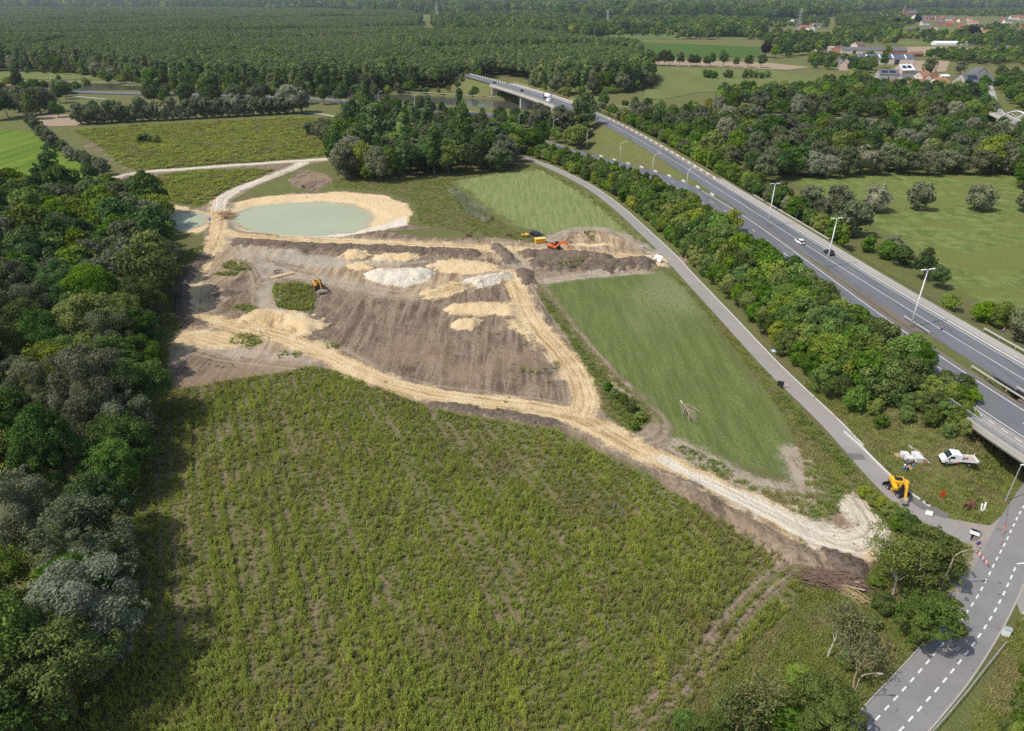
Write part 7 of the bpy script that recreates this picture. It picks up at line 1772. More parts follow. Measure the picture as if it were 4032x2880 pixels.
    for s_ in (-1, 1):
        part(MB().tube([(0.9, s_ * 0.36, deckz + 0.35), (1.7, s_ * 0.36, (bp_[1][1] + deckz) / 2 + 0.2)], 0.12, 6).tube([(1.7, s_ * 0.36, (bp_[1][1] + deckz) / 2 + 0.2), (bp_[1][0] + 0.35, s_ * 0.36, bp_[1][1] + 0.1)], 0.07, 6), 'boom_cylinder', M_CHROME)
    bucket(up_, tip, bang, bw, 1.0, M_MUDST, None)
    return tag(r, label, 'excavator')
P_ORG = paint('orange', (0.75, 0.14, 0.02)); P_AMB = paint('amber', (0.70, 0.36, 0.06)); P_YEL = paint('machine_yellow', (0.82, 0.45, 0.02)); P_YE2 = paint('yellow', (0.85, 0.55, 0.05))
a, b = P(2184, 988), P(2258, 1004); d_ = math.atan2(b[1] - a[1], b[0] - a[0])
excavator('crawler_excavator', a[0], a[1], d_ + 0.02, d_, P_ORG, P_ORG, 'orange crawler excavator on the haul road digging at the berm', 0.86, boom=((0.6, 1.7), (2.0, 3.0), (3.2, 3.4), (4.9, 3.2)), tip=(6.2, 1.2), bang=-0.5)
a, b = P(1252, 1136), P(1270, 1160); d_ = math.atan2(b[1] - a[1], b[0] - a[0])
excavator('crawler_excavator', a[0], a[1], d_ - 0.1, d_, P_AMB, P_BLACK, 'amber and black crawler excavator scraping the bare soil', 0.78, boom=((0.6, 1.7), (1.8, 3.7), (2.8, 4.2), (4.4, 3.7)), tip=(5.3, 1.2), bw=2.2, bang=-0.3)
a, b = P(3487, 1932), P(3526, 1965); ch = math.atan2(b[1] - a[1], b[0] - a[0]); c_ = P(3534, 1942); q_ = P(3560, 2000)
excavator('wheeled_excavator', c_[0], c_[1] + 0.2, ch, math.atan2(q_[1] - c_[1], q_[0] - c_[0]), P_YEL, P_YEL, 'yellow wheeled excavator laying kerbs on the service road', 0.80, boom=((0.5, 1.8), (1.4, 3.5), (2.2, 3.9), (3.2, 3.6)), tip=(4.0, 1.6), bw=0.6, bang=-0.4, wheels=True)
# white tipper truck
a, b = P(3804, 1890), P(3709.5, 1881); r = empty('tipper_truck', ((a[0] + b[0]) / 2, (a[1] + b[1]) / 2 + 0.85, 0), math.atan2(b[1] - a[1], b[0] - a[0]), 0.84); r.location.z = ground(*r.location.xy) + 0.05
cab = MB().loft([[(xx, -w, z0), (xx, w, z0), (xx, w * 0.98, z1), (xx, -w * 0.98, z1)] for xx, w, z0, z1 in ((0.35, .98, .5, 2.32), (0.9, .99, .45, 2.40), (1.45, .99, .42, 2.36), (1.75, .98, .40, 1.95), (2.15, .97, .40, 1.42), (2.75, .93, .42, 1.12), (2.98, .84, .48, .85))]).build('cab', P_WHITE, r)
MB().prism([(1.52, 2.30), (2.18, 1.46), (2.24, 1.48), (1.60, 2.33)], -0.82, 0.82, 'y').build('windscreen', M_CARGL, cab)
for s in (-1, 1):
    MB().box((1.35, s * 0.985, 1.70), (0.85, 0.03, 0.52)).build('side_window', M_CARGL, cab); MB().box((1.95, s * 1.12, 1.45), (0.14, 0.2, 0.34)).build('mirror', M_BLACKP, cab); MB().box((2.86, s * 0.66, 0.92), (0.2, 0.34, 0.2)).build('headlight', M_HEADL, cab)
    MB().box((1.2, s * 0.99, 0.62), (1.0, 0.04, 0.12)).build('side_strip', M_BLACKP, cab)
MB().box((2.93, 0, 0.55), (0.16, 1.7, 0.3)).build('bumper', M_BLACKP, cab)
MB().box((-1.2, 0, 0.62), (3.6, 0.9, 0.22)).build('chassis', M_BLACKP, r); MB().bevbox((0.05, 0, 1.55), (0.55, 1.95, 1.5), 0.05).build('tool_box', P_WHITE, r)
bed = MB().box((-1.7, 0, 0.98), (3.0, 2.05, 0.1)).build('bed', pm('bed_plate', (0.40, 0.34, 0.28), 0.8, 0.25, 3.0), r)
for s in (-1, 1): MB().box((-1.7, s * 1.03, 1.2), (3.0, 0.05, 0.4)).build('side_board', P_WHITE, bed)
MB().box((-3.2, 0, 1.2), (0.05, 2.1, 0.4)).build('tailboard', P_WHITE, bed); MB().box((-0.2, 0, 1.5), (0.06, 2.1, 1.0)).build('headboard', P_WHITE, bed)
for xx in (-0.2, -3.2):
    for s in (-1, 1): MB().box((xx, s * 1.03, 1.45), (0.08, 0.08, 0.75)).build('corner_post', P_WHITE, bed)
for k in range(5): MB().box((-0.8 - 0.45 * (k % 3), -0.3 + 0.35 * (k // 3) + 0.1 * k, 1.08), (0.35, 0.28, 0.1), 0.4 * k).build('loose_plate', M_BLACKP, bed)
for s in (-1, 1):
    for xx in (2.1, -1.85): wheel(r, xx, s * 0.86, 0.36, 0.26)
    MB().box((0.4, s * 0.95, 0.55), (0.9, 0.12, 0.28)).build('side_locker', paint('darkred', (0.25, 0.02, 0.04)), r)
tag(r, 'white tipper truck parked on the grass by the overpass', 'truck')
# small yellow dumper and yellow container
x, y = P(2066, 934); r = empty('site_dumper', (x, y, ground(x, y)), -0.35, 0.68)
MB().loft([[(0.2, -.7, .8), (1.5, -.7, .8), (1.5, .7, .8), (0.2, .7, .8)], [(-0.1, -.85, 1.6), (1.9, -.85, 1.45), (1.9, .85, 1.45), (-0.1, .85, 1.6)]]).build('skip', P_YE2, r); MB().box((-0.9, 0, 0.95), (1.3, 1.1, 0.6)).build('engine_cover', P_YE2, r); MB().box((0.1, 0, 0.62), (3.0, 0.7, 0.25)).build('chassis', M_BLACKP, r)
MB().box((-0.5, 0, 1.4), (0.5, 0.5, 0.25)).build('seat', M_BLACKP, r); MB().tube([(-0.9, -.5, 1.2), (-0.9, -.5, 2.5), (-0.9, .5, 2.5), (-0.9, .5, 1.2)], 0.05, 5).build('roll_bar', M_BLACKP, r)
for s in (-1, 1):
    for xx in (-0.9, 1.0): wheel(r, xx, s * 0.75, 0.45, 0.35)
tag(r, 'small yellow dumper left of the black pickup truck', 'dumper')
x, y = P(2126, 958); r = empty('skip_container', (x, y, ground(x, y)), 0.28); M_CONT = pm('container_yellow', (0.80, 0.42, 0.03), 0.5, 0.15, 1.5)
MB().loft([[(-1.5, -.8, .1), (1.5, -.8, .1), (1.5, .8, .1), (-1.5, .8, .1)], [(-1.65, -.9, 1.45), (1.65, -.9, 1.45), (1.65, .9, 1.45), (-1.65, .9, 1.45)]]).build('body', M_CONT, r)
for k in range(5): MB().box((-1.3 + 0.65 * k, -0.9, 0.8), (0.08, 0.1, 1.3)).build('rib', M_CONT, r)
MB().box((0, 0, 1.5), (3.4, 1.9, 0.1)).build('lid', paint('container_lid', (0.85, 0.60, 0.18)), r)
tag(r, 'yellow steel container at the edge of the haul road', 'container')
# ================================================================ SMALL THINGS
def at(px, py, dz=0.0, z=None):
    x, y = P(px, py, z or 0.0); return (x, y, (ground(x, y) if z is None else z) + dz)
def ang(p0, p1):
    a, b = P(*p0), P(*p1); return math.atan2(b[1] - a[1], b[0] - a[0])
M_WOOD = pm('raw_timber', (0.55, 0.40, 0.24), 0.85, 0.2, 3.0); M_SLAB = pm('paving_slab', (0.62, 0.62, 0.61), 0.85, 0.1, 3.0); M_ORSIGN = pm('orange_sign', (0.85, 0.10, 0.02), 0.6, 0.06, 3.0); M_REDP = pm('red_plastic', (0.50, 0.09, 0.06), 0.6, 0.1, 3.0); M_WHP = pm('white_plastic', (0.80, 0.80, 0.78), 0.5, 0.08, 3.0); M_BLUP = pm('blue_plastic', (0.10, 0.25, 0.55), 0.5, 0.1, 3.0); M_INK = pm('sign_ink', (0.03, 0.03, 0.03), 0.7, 0.1, 3.0); M_PVC = pm('pvc_pipe', (0.72, 0.72, 0.70), 0.5, 0.08, 3.0); M_SGNBL = pm('sign_blue', (0.02, 0.13, 0.50), 0.5, 0.05, 3.0); M_SGNGR = pm('sign_green', (0.02, 0.30, 0.18), 0.5, 0.05, 3.0)
# new kerb
kl = PL([(3322, 1702), (3380, 1752), (3450, 1822), (3512, 1882), (3570, 1934), (3626, 1974)]); a = np.array(kl); s = np.r_[0, np.cumsum(np.hypot(*np.diff(a, axis=0).T))]
root = empty('kerb', (kl[0][0], kl[0][1], 0.04)); km = MB().bevbox((0, 0, 0.12), (0.98, 0.32, 0.26), 0.03).mesh('kerb_stone', M_KERB); q = 0.5
while q < s[-1]:
    p = [np.interp(q, s, a[:, i]) for i in (0, 1)]; p2 = [np.interp(q + 0.2, s, a[:, i]) for i in (0, 1)]
    o = link('kerb_stone', km, root, (p[0] - kl[0][0], p[1] - kl[0][1], 0), (0, 0, math.atan2(p2[1] - p[1], p2[0] - p[0]))); q += 1.0
tag(root, 'row of newly laid pale kerb stones along the service road', None, None, 'structure')
for k, (px, py) in enumerate([(3644, 1985), (3651, 1990)]):
    tag(link('kerb_stone', km, None, at(px, py, 0.06), (0, 0, ang((3570, 1934), (3626, 1974)))), 'loose kerb stone lying past the end of the new kerb, %s one' % ('left' if k == 0 else 'right'), 'kerb stone', 'loose kerb stones')
# pallets of slabs
def slab_stack(px, py, rz, lab, n=5):
    r = empty('slab_stack', at(px, py), rz); pl = MB()
    for k in range(5): pl.box((-0.5 + 0.25 * k, 0, 0.13), (0.12, 1.1, 0.03))
    for k in (-1, 0, 1): pl.box((0, k * 0.48, 0.06), (1.15, 0.1, 0.1))
    pl.build('pallet', M_WOOD, r)
    m_ = MB().box((0, 0, 0), (1.12, 1.05, 0.1)).mesh('slab', M_SLAB)
    for k in range(n): link('slab', m_, r, (0.01 * (k % 2), 0, 0.21 + 0.115 * k))
    tag(r, lab, 'slab stack', 'stacks of paving slabs')
for px, py, lab, n in ((3556, 1808, 'back left stack of pale paving slabs on a pallet', 6), (3574, 1824, 'front left stack of pale paving slabs on a pallet', 6), (3597, 1818, 'back right stack of pale paving slabs on a pallet', 5), (3609, 1834, 'front right stack of pale paving slabs on a pallet', 7)): slab_stack(px, py, ang((3556, 1808), (3609, 1800)) - 0.35, lab, n)
def pallet(px, py, rz, lab):
    r = empty('wooden_pallet', at(px, py), rz); m_ = MB().box((0, 0, 0.13), (0.12, 1.0, 0.03)).mesh('board', M_WOOD); m2 = MB().box((0, 0, 0.06), (1.15, 0.1, 0.1)).mesh('bearer', M_WOOD)
    for k in range(6): link('board', m_, r, (-0.5 + 0.2 * k, 0, 0))
    for k in (-1, 0, 1): link('bearer', m2, r, (0, 0.44 * k, 0))
    tag(r, lab, 'pallet')
pallet(3536, 1800, 0.2, 'empty wooden pallet behind the slab stacks'); pallet(3578, 1846, 0.3, 'empty wooden pallet in front of the slab stacks')
for k, (p0, p1, lab) in enumerate((((3570, 1783), (3648, 1834), 'long grey beam lying behind the slab stacks'), ((3592, 1802), (3652, 1852), 'second grey beam beside the slab stacks'))):
    a0, a1 = at(*p0), at(*p1); r_ = MB().box((0, 0, 0.12), (math.dist(a0[:2], a1[:2]), 0.2, 0.2)).build('beam', M_CON); r_.location = ((a0[0] + a1[0]) / 2, (a0[1] + a1[1]) / 2, a0[2]); r_.rotation_euler.z = math.atan2(a1[1] - a0[1], a1[0] - a0[0]); tag(r_, lab, 'beam')
def pail(px, py, m, lab):
    r = empty('bucket', at(px, py)); MB().tube([(0, 0, 0), (0, 0, 0.36)], [0.14, 0.18], 10).build('pail', m, r); MB().tube([(-0.18, 0, 0.36), (0, 0.05, 0.5), (0.18, 0, 0.36)], 0.012, 4).build('handle', M_GALV, r); tag(r, lab, 'bucket')
pail(3561, 1838, M_WHP, 'white bucket left of the slab stacks'); pail(3592, 1842, M_BLUP, 'light blue bucket in front of the slab stacks'); pail(3553, 1850, M_BLUP, 'blue bucket beside the crouching worker'); pail(3634, 1848, M_REDP, 'orange red can right of the slab stacks')
# people
SKIN = pm('skin', (0.45, 0.27, 0.18), 0.6, 0.05, 4.0); HAIR = pm('hair', (0.04, 0.03, 0.02), 0.8, 0.2, 6.0)
def skinmesh(name, joints, edges, m, parent, sub=1):
    me = bpy.data.meshes.new(name); me.from_pydata([j[0] for j in joints], edges, []); me.materials.append(m)
    o = link(name, me, parent); sk = o.modifiers.new('skin', 'SKIN'); sk.use_smooth_shade = True
    for i, j in enumerate(joints):
        v = me.skin_vertices[0].data[i]; v.radius = (j[1], j[1]); v.use_root = (i == 0)
    o.modifiers.new('sub', 'SUBSURF').levels = sub; o.modifiers['sub'].render_levels = sub
    return o
def person(loc, rz, pose, top, legs, label):
    r = empty('person', loc, rz)
    if pose == 'stand':
        hip, kn, an = [(0, .1 * s, .92) for s in (-1, 1)], [(0.02, .12 * s, .5) for s in (-1, 1)], [(0, .13 * s, .08) for s in (-1, 1)]; pel, ch, nk, hd = (0, 0, .96), (0, 0, 1.32), (0, 0, 1.5), (0.02, 0, 1.66)
        el, ha = [(-.02, .27 * s, 1.12) for s in (-1, 1)], [(.08, .28 * s, .88) for s in (-1, 1)]
    else:
        hip, kn, an = [(0, .12 * s, .32) for s in (-1, 1)], [(.38, .16 * s, .50) for s in (-1, 1)], [(.30, .17 * s, .08) for s in (-1, 1)]; pel, ch, nk, hd = (-.04, 0, .34), (.12, 0, .74), (.2, 0, .92), (.28, 0, 1.06)
        el, ha = [(.28, .26 * s, .60) for s in (-1, 1)], [(.46, .14 * s, .46) for s in (-1, 1)]
    sh = [(ch[0], .2 * s, ch[2] + .1) for s in (-1, 1)]
    J = [(pel, .14), (ch, .15), (nk, .06), (hd, .105)] + [(q, .085) for q in hip] + [(q, .06) for q in kn] + [(q, .045) for q in an] + [((q[0] + .16, q[1], .04), .035) for q in an] + [(q, .06) for q in sh] + [(q, .042) for q in el] + [(q, .035) for q in ha]
    E_ = [(0, 1), (1, 2), (2, 3), (0, 4), (0, 5), (4, 6), (5, 7), (6, 8), (7, 9), (8, 10), (9, 11), (1, 12), (1, 13), (12, 14), (13, 15), (14, 16), (15, 17)]
    skinmesh('body', J, E_, SKIN, r)
    skinmesh('jacket', [(pel, .155), (ch, .175)] + [(q, .085) for q in sh] + [(q, .065) for q in el] + [((q[0] * .8 + e[0] * .2, q[1] * .8 + e[1] * .2, q[2] * .8 + e[2] * .2), .055) for q, e in zip(ha, el)], [(0, 1), (1, 2), (1, 3), (2, 4), (3, 5), (4, 6), (5, 7)], top, r)
    skinmesh('trousers', [(pel, .16)] + [(q, .105) for q in hip] + [(q, .08) for q in kn] + [((q[0], q[1], q[2] + .03), .065) for q in an], [(0, 1), (0, 2), (1, 3), (2, 4), (3, 5), (4, 6)], legs, r)
    MB().tube([(hd[0] - .03, 0, hd[2] + .02), (hd[0] - .03, 0, hd[2] + .10), (hd[0] - .03, 0, hd[2] + .13)], [.118, .09, .03], 8).build('hair', HAIR, r, True)
    return tag(r, label, 'person')
C_DK = pm('cloth_dark', (0.025, 0.028, 0.035), 0.9, 0.2, 5.0); C_NV = pm('cloth_navy', (0.03, 0.05, 0.12), 0.9, 0.2, 5.0); C_OL = pm('cloth_olive', (0.08, 0.08, 0.06), 0.9, 0.2, 5.0); C_GY = pm('cloth_grey', (0.12, 0.12, 0.12), 0.9, 0.2, 5.0)
person(at(3562, 1828), -1.2, 'sit', C_OL, C_GY, 'worker in dark clothes sitting against the left slab stack'); person(at(3584, 1836), -1.4, 'sit', C_OL, C_DK, 'worker in dark clothes sitting between the slab stacks'); person(at(3564, 1858), 0.8, 'sit', C_NV, C_NV, 'worker in navy clothes crouching with his back to the road')
person(at(1190, 743), -0.4, 'stand', C_DK, C_DK, 'left of two people in black standing above the pond'); person(at(1198, 744), 2.6, 'stand', C_DK, C_DK, 'right of two people in black standing above the pond')
# orange sign on stand
def board_sign(name, px, py, z, w, h, panel, label, posth=1.2, rz=0.0, lines=0, tilt=0.0, border=None, posts=1):
    r = empty(name, at(px, py) if z is None else (*P(px, py, z), z), rz)
    pn = MB().box((0, 0, posth + h / 2), (w, 0.04, h)).build('panel', panel, r); pn.rotation_euler.x = tilt
    if border: MB().box((0, 0.003, posth + h / 2), (w + 0.08, 0.03, h + 0.08)).build('border', border, pn)
    for k in range(lines): MB().box((0, -0.024, posth + h * (0.8 - 0.6 * k / max(1, lines - 1))), (w * (0.72 - 0.14 * (k % 2)), 0.006, h * 0.07)).build('lettering', M_INK, pn)
    for k in range(posts): MB().box(((k - (posts - 1) / 2) * w * 0.7, 0.05, posth / 2), (0.06, 0.06, posth)).build('post', M_GALV, r)
    return tag(r, label, 'sign')
board_sign('roadworks_sign', 3707, 1972, None, 1.0, 1.0, M_ORSIGN, 'bright orange roadworks sign standing on the grass', 0.55, 0.25, 3, -0.15)
board_sign('information_board', 3655, 2036, None, 0.9, 0.7, M_WHP, 'white lettered board standing at the end of the new kerb', 0.3, -0.5, 2, -0.6)
# rusty digging buckets
for px, py, rz, lab in ((3800, 2010, 0.5, 'rusty narrow digging bucket lying on the grass'), (3815, 1998, -0.4, 'rusty wide digging bucket behind the narrow one')):
    r = empty('digging_bucket', at(px, py, 0.75), rz); bucket(r, (0, 0), -0.3, 1.0 if 'wide' in lab else 0.6, 0.9, M_RUST, None); r.location.z -= 0.0; MB().box((0.25, 0, 0.25), (0.4, 0.4, 0.25)).build('bracket', M_RUST, r); tag(r, lab, 'digging bucket')
for k, (p0, p1) in enumerate((((3862, 2014), (3865, 1992)), ((3870, 2016), (3877, 1994)), ((3876, 2012), (3880, 1986)))):
    a0, a1 = at(*p0, 0.12), at(*p1, 0.12); o = MB().tube([(0, 0, 0), (a1[0] - a0[0], a1[1] - a0[1], 0.25)], 0.13, 10).build('pipe', M_PVC); o.location = a0; tag(o, '%s of three short white pipes on the grass' % ('left', 'middle', 'right')[k] + ' one' * 0, 'pipe', 'short white pipes on the grass')
# tape fence along the junction
r = empty('tape_fence', at(3962, 1985)); pts = [at(*q) for q in ((3962, 1985), (3958, 2030), (3952, 2070), (3944, 2110), (3938, 2150))]; o0 = Vector(pts[0])
for p in pts: MB().tube([Vector(p) - o0, Vector(p) - o0 + Vector((0, 0, 1.0))], 0.03, 5).build('post', M_REDP, r)
for i, (p, q) in enumerate(zip(pts[:-1], pts[1:])):
    for k in range(6):
        a0 = Vector(p).lerp(Vector(q), k / 6) - o0; a1 = Vector(p).lerp(Vector(q), (k + 1) / 6) - o0; z = 0.9 - 0.12 * math.sin(math.pi * (k + .5) / 6)
        MB().quad(a0 + Vector((0, 0, z - .06)), a1 + Vector((0, 0, z - .06)), a1 + Vector((0, 0, z + .06)), a0 + Vector((0, 0, z + .06))).build('tape', M_REDP if k % 2 else M_WHP, r)
tag(r, 'sagging red and white tape fence between grass and local road', 'tape fence')
def trestle(px, py, rz, L, lab):
    r = empty('barrier', at(px, py), rz, 0.75)
    for z in (0.55, 0.95):
        for k in range(8): MB().box((-L / 2 + L * (k + .5) / 8, 0, z), (L / 8, 0.05, 0.18)).build('board', M_REDP if k % 2 else M_WHP, r)
    for s_ in (-1, 1):
        MB().box((s_ * L * .45, 0, 0.55), (0.06, 0.06, 1.1)).build('post', M_GALV, r); MB().box((s_ * L * .45, 0, 0.05), (0.3, 0.7, 0.1)).build('foot', M_DARK, r)
    for k in range(3): MB().tube([(-L / 2 + L * (k + .5) / 3, 0, 1.06), (-L / 2 + L * (k + .5) / 3, 0, 1.22)], 0.08, 8).build('lamp', M_ORSIGN, r)
    return tag(r, lab, 'barrier')
trestle(3862, 2205, ang((3842, 2175), (3885, 2225)), 4.0, 'red and white barrier with orange lamps across the junction'); trestle(3950, 2092, 1.2, 1.4, 'small dark barrier beside the tape fence')
r = empty('fallen_board', at(3838, 2100, 0.05), 0.9); MB().box((0, 0, 0.12), (1.9, 1.2, 0.05), M=Matrix.Rotation(0.25, 3, 'Y')).build('panel', M_WHP, r); MB().box((0.6, 0, 0.12), (0.1, 1.1, 0.2)).build('foot', M_DARK, r); tag(r, 'white board fallen flat on the junction paving', 'board')
def round_sign(px, py, z, h, m, lab, panel=False, rz=0.0):
    r = empty('round_sign', at(px, py) if z is None else (*P(px, py, z), z), rz); MB().tube([(0, 0, 0), (0, 0, h)], 0.035, 6).build('post', M_GALV, r)
    d = MB().tube([(0, -0.05, h), (0, -0.02, h)], 0.36, 16).build('disc', M_REDP, r); MB().tube([(0, -0.06, h), (0, -0.045, h)], 0.26, 16).build('face', m, d)
    if panel: MB().box((0, -0.04, h - 0.62), (0.7, 0.03, 0.42)).build('panel', M_WHP, r); MB().box((0, -0.06, h - 0.62), (0.5, 0.006, 0.08)).build('lettering', M_INK, r)
    return tag(r, lab, 'sign')
round_sign(3842, 2165, None, 1.3, M_SGNBL, 'round sign standing behind the junction barrier'); round_sign(4022, 2450, None, 2.3, M_WHP, 'round red rimmed sign with white panel at the right edge', True, -0.3)
r = empty('roadside_cabinet', at(3958, 2500), -0.4); MB().bevbox((0, 0, 0.55), (0.8, 0.5, 1.1), 0.04).build('body', M_WHP, r); MB().box((0, 0, 1.13), (0.9, 0.6, 0.06)).build('lid', M_GALV, r); tag(r, 'small white cabinet on the grass right of the local road', 'cabinet')
# pipe fence right of the local road
r = empty('pipe_fence', at(3690, 2870)); pts = [at(*q) for q in ((3640, 2925), (3720, 2835), (3800, 2740), (3870, 2650), (3955, 2545))]; o0 = Vector(r.location)
MB().tube([Vector(p) - o0 + Vector((0, 0, 0.85)) for p in pts], 0.05, 6).build('rail', M_GALV, r)
for p, q in zip(pts[:-1], pts[1:]):
    for k in range(3): c_ = Vector(p).lerp(Vector(q), k / 3) - o0; MB().tube([c_, c_ + Vector((0, 0, .86))], 0.035, 5).build('post', M_GALV, r)
tag(r, 'grey pipe fence on the bank right of the local road', 'fence')
for i, (px, py, s_) in enumerate([(4000, 2790, .32), (4020, 2740, .35), (3960, 2880, .3), (4030, 2660, .3), (4000, 2850, .34), (4030, 2820, .36), (3990, 2900, .36)]): tree('bush', *P(px, py), 'bush on the ditch bank in the lower right corner, %s of seven' % ORD(i + 1), 'bushes on the ditch bank', s_)
# near street lamps
lm = curved_lamp(7.6, 2.0, pm('lamp_bronze', (0.36, 0.30, 0.24), 0.6, 0.15, 2.0), 'street_lamp'); lm.location = at(3698, 2335); lm.rotation_euler.z = 0.05; tag(lm, 'curved lamp rising between the two round roadside trees', 'street lamp')
lm2 = copy_tree(lm); lm2.scale = (0.75, 0.75, 0.75); lm2.location = at(3345, 2780); lm2.rotation_euler.z = -0.1; tag(lm2, 'curved lamp hidden in the lowest roadside tree', 'street lamp')
r = empty('street_lamp', at(3959, 1973)); MB().tube([(0, 0, 0), (0, 0, 6.8)], [0.10, 0.06], 8).build('pole', M_GALV, r); hd = MB().box((0.22, 0, 6.85), (0.6, 0.2, 0.1)).build('lamp_head', M_STEELW, r); MB().box((0.25, 0, 6.79), (0.4, 0.14, 0.02)).build('lens', M_LAMPGL, hd); tag(r, 'straight grey lamp post on the grass corner by the overpass', 'street lamp')
# highway signs
def tri_sign(px, py, z, lab):
    r = empty('warning_sign', (*P(px, py, z), z), 0.2); MB().tube([(0, 0, 0), (0, 0, 1.7)], 0.04, 5).build('post', M_GALV, r)
    t_ = MB().prism([(-.5, 1.6), (.5, 1.6), (0, 2.47)], -0.06, -0.03, 'y').build('triangle', M_REDP, r); MB().prism([(-.32, 1.7), (.32, 1.7), (0, 2.25)], -0.07, -0.055, 'y').build('face', M_WHP, t_); MB().box((0, -0.075, 1.88), (.22, .008, .14)).build('symbol', M_INK, t_)
    MB().box((0, -0.045, 1.38), (0.8, 0.03, 0.32)).build('panel', M_SGNBL, r); return tag(r, lab, 'sign')
tri_sign(3700, 1322, 6.2, 'red triangular warning sign in the highway median'); tri_sign(3940, 1330, 5.6, 'red triangular warning sign beyond the cycle path')
for px, py, m_, lab in ((3058, 838, M_SGNBL, 'small blue direction sign beside the cycle path'), (3113, 838, M_SGNGR, 'small green direction sign by the dark round trees'), (3135, 860, M_SGNBL, 'stack of small blue signs by the dark round trees')): board_sign('direction_sign', px, py, 5.2, 0.9, 0.35, m_, lab, 1.3, 0.3, 0)
for i, (px, py, z) in enumerate(((2866, 696, 5.0), (2984, 748, 4.6))): r = empty('marker_post', (*P(px, py, z), ground(*P(px, py, z)))); MB().tube([(0, 0, 0), (0, 0, 3.4)], 0.05, 5).build('post', M_STEELW, r); MB().box((0, 0, 3.4), (0.3, 0.2, 0.08)).build('cap', M_STEELW, r); tag(r, 'thin white post in the verge, %s of two' % ('farther', 'nearer')[i], 'post')
# site entrance
r = empty('fence_panel', at(2528, 985), 0.0)
for xx in (-1.7, 1.7): MB().tube([(xx, 0, 0), (xx, 0, 2)], 0.03, 5).build('post', M_GALV, r)
for z in (0.15, 2.0): MB().tube([(-1.7, 0, z), (1.7, 0, z)], 0.025, 5).build('rail', M_GALV, r)
w_ = MB()
for k in range(22): w_.box((-1.6 + 3.2 * k / 21, 0, 1.05), (0.012, 0.012, 1.8))
for k in range(8): w_.box((0, 0, 0.3 + 1.6 * k / 7), (3.3, 0.012, 0.012))
w_.build('mesh', M_GALV, r)['kind'] = 'stuff'; MB().box((-0.3, -0.04, 1.3), (0.8, 0.02, 0.55)).build('notice', M_WHP, r); tag(r, 'wire site fence panel with white notice at the entrance', 'fence')
board_sign('notice_board', 2553, 1005, None, 0.9, 0.6, M_WHP, 'white notice board at the site entrance', 0.6, 0.0, 1)
r = empty('leaning_board', at(2590, 1030), -0.9); MB().box((0, 0, 1.0), (2.6, 0.08, 1.8), M=Matrix.Rotation(-0.5, 3, 'X')).build('panel', M_WHP, r)
for s_ in (-1, 1): MB().tube([(s_, 0.7, 0), (s_, 0.1, 1.2)], 0.04, 5).build('prop', M_GALV, r)
tag(r, 'big white board leaning at the site entrance', 'board')
o = MB().tube([(0, 0, 0), (1.3, 0.9, 0.05)], 0.35, 14).build('pipe', M_PVC); o.location = at(2572, 1032, 0.36); tag(o, 'grey plastic pipe section beside the leaning white board', 'pipe')
r = empty('fence_panel', at(2618, 1052), -0.8); MB().tube([(-1.7, 0, .1), (1.7, 0, .1)], 0.03, 5).tube([(-1.7, 1.6, .3), (1.7, 1.6, .3)], 0.03, 5).build('rail', M_GALV, r); MB().tube([(-1.7, 0, .1), (-1.7, 1.6, .3)], 0.03, 5).tube([(1.7, 0, .1), (1.7, 1.6, .3)], 0.03, 5).build('post', M_GALV, r); tag(r, 'fallen wire fence panel in the weeds by the entrance', 'fence')
board_sign('dark_sign_board', 3070, 1530, None, 1.2, 1.2, M_INK, 'dark sign board seen from behind beside the service road', 0.5, -0.4, 0); trestle(3095, 1525, -0.9, 1.5, 'small leaning barrier on the service road near the dark sign')
r = empty('crumpled_sheet', at(3048, 1385), 0.3); MB().box((0, 0, 0.15), (1.3, 0.8, 0.06), M=Matrix.Rotation(0.2, 3, 'X')).box((0.2, 0.1, 0.25), (0.8, 0.6, 0.05), M=Matrix.Rotation(-0.3, 3, 'Y')).build('sheet', pm('pale_blue_sheet', (0.50, 0.62, 0.72), 0.5, 0.1, 3.0), r); tag(r, 'pale blue crumpled sheet in the verge of the service road', 'sheet')
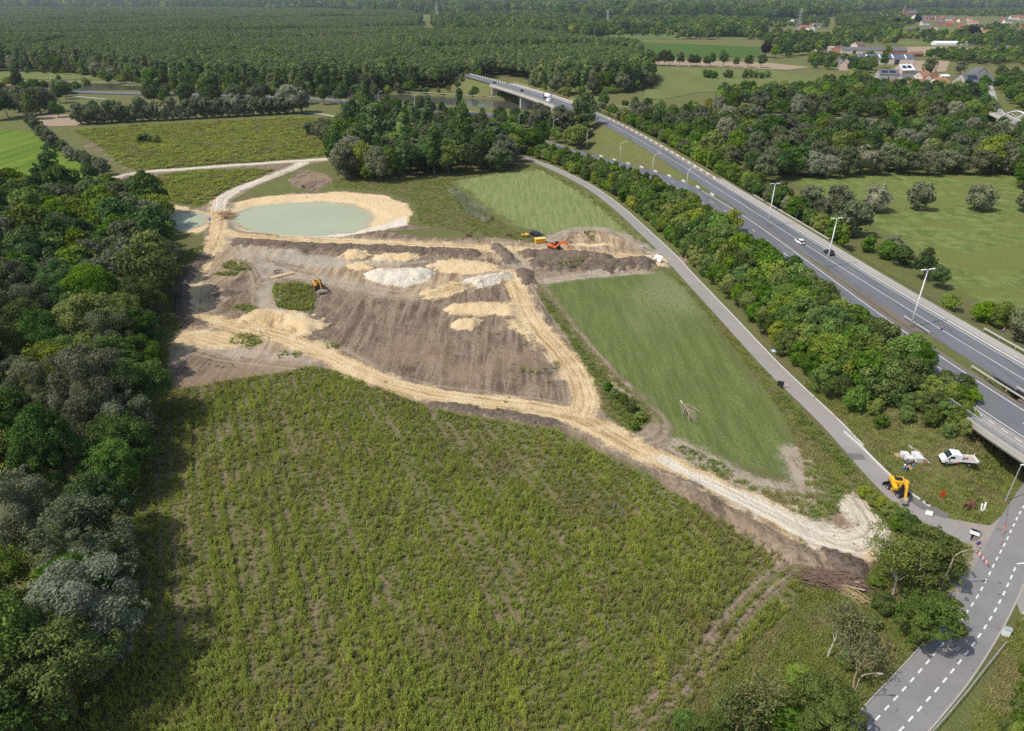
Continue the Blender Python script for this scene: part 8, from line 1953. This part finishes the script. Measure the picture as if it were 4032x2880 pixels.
# platform and frame on the site
r = empty('timber_platform', at(1110, 1086), ang((1078, 1092), (1142, 1076))); m_ = MB().box((0, 0, 0.12), (6.4, 0.28, 0.16)).mesh('plank', M_WOOD)
for k in range(6): link('plank', m_, r, (0.04 * (k % 2), -0.75 + 0.3 * k, 0))
tag(r, 'flat platform of yellow timber planks on the soil', 'platform')
r = empty('black_frame', at(1096, 1078), 0.1); MB().box((0, 0, 0.08), (2.2, 0.18, 0.16)).box((0, 0, 0.95), (2.2, 0.18, 0.14)).build('rail', M_BLACKP, r)
for k in range(4): MB().box((-1.0 + 0.67 * k, 0, 0.52), (0.16, 0.18, 0.8)).build('upright', M_BLACKP, r)
tag(r, 'black open frame standing behind the timber platform', 'frame')
r = empty('marker_post', at(2045, 966)); MB().tube([(0, 0, 0), (0, 0, 1.5)], 0.08, 6).build('post', M_WHP, r); MB().box((0, 0, 1.5), (0.25, 0.25, 0.1)).build('cap', M_WHP, r); tag(r, 'short white post on the green beside the haul road', 'post')
r = empty('barrel', at(825, 862)); MB().tube([(0, 0, 0), (0, 0, 0.05), (0, 0, 0.85), (0, 0, 0.9)], [0.24, 0.3, 0.3, 0.24], 12).build('drum', M_BLUP, r); tag(r, 'blue barrel on the causeway between the ponds', 'barrel')
for i, (px, py) in enumerate([(1846, 935), (2006, 935)]): r = empty('steel_plate', at(px, py), 0.1); MB().box((0, 0, 0.5), (1.9, 0.08, 1.0)).build('plate', M_RUST, r); MB().box((0, 0.2, 0.2), (0.1, 0.4, 0.4)).build('prop', M_RUST, r); tag(r, 'rusty steel plate standing in the berm above the haul road, %s one' % ('left', 'right')[i], 'plate')

# ================================================================ HAZE
hb = MB().box((0, 13000, 30), (26000, 29000, 92)).build('haze', None)
tH = NT('haze_air'); vol = tH.n('VolumePrincipled'); vol.inputs['Color'].default_value = (0.80, 0.88, 1.0, 1); vol.inputs['Density'].default_value = 0.00006; vol.inputs['Anisotropy'].default_value = 0.2
oo = tH.n('OutputMaterial'); tH.l(vol.outputs[0], oo.inputs['Volume']); hb.data.materials.clear(); hb.data.materials.append(tH.m)
tag(hb, 'thin bluish summer haze over the land', None, None, 'stuff')
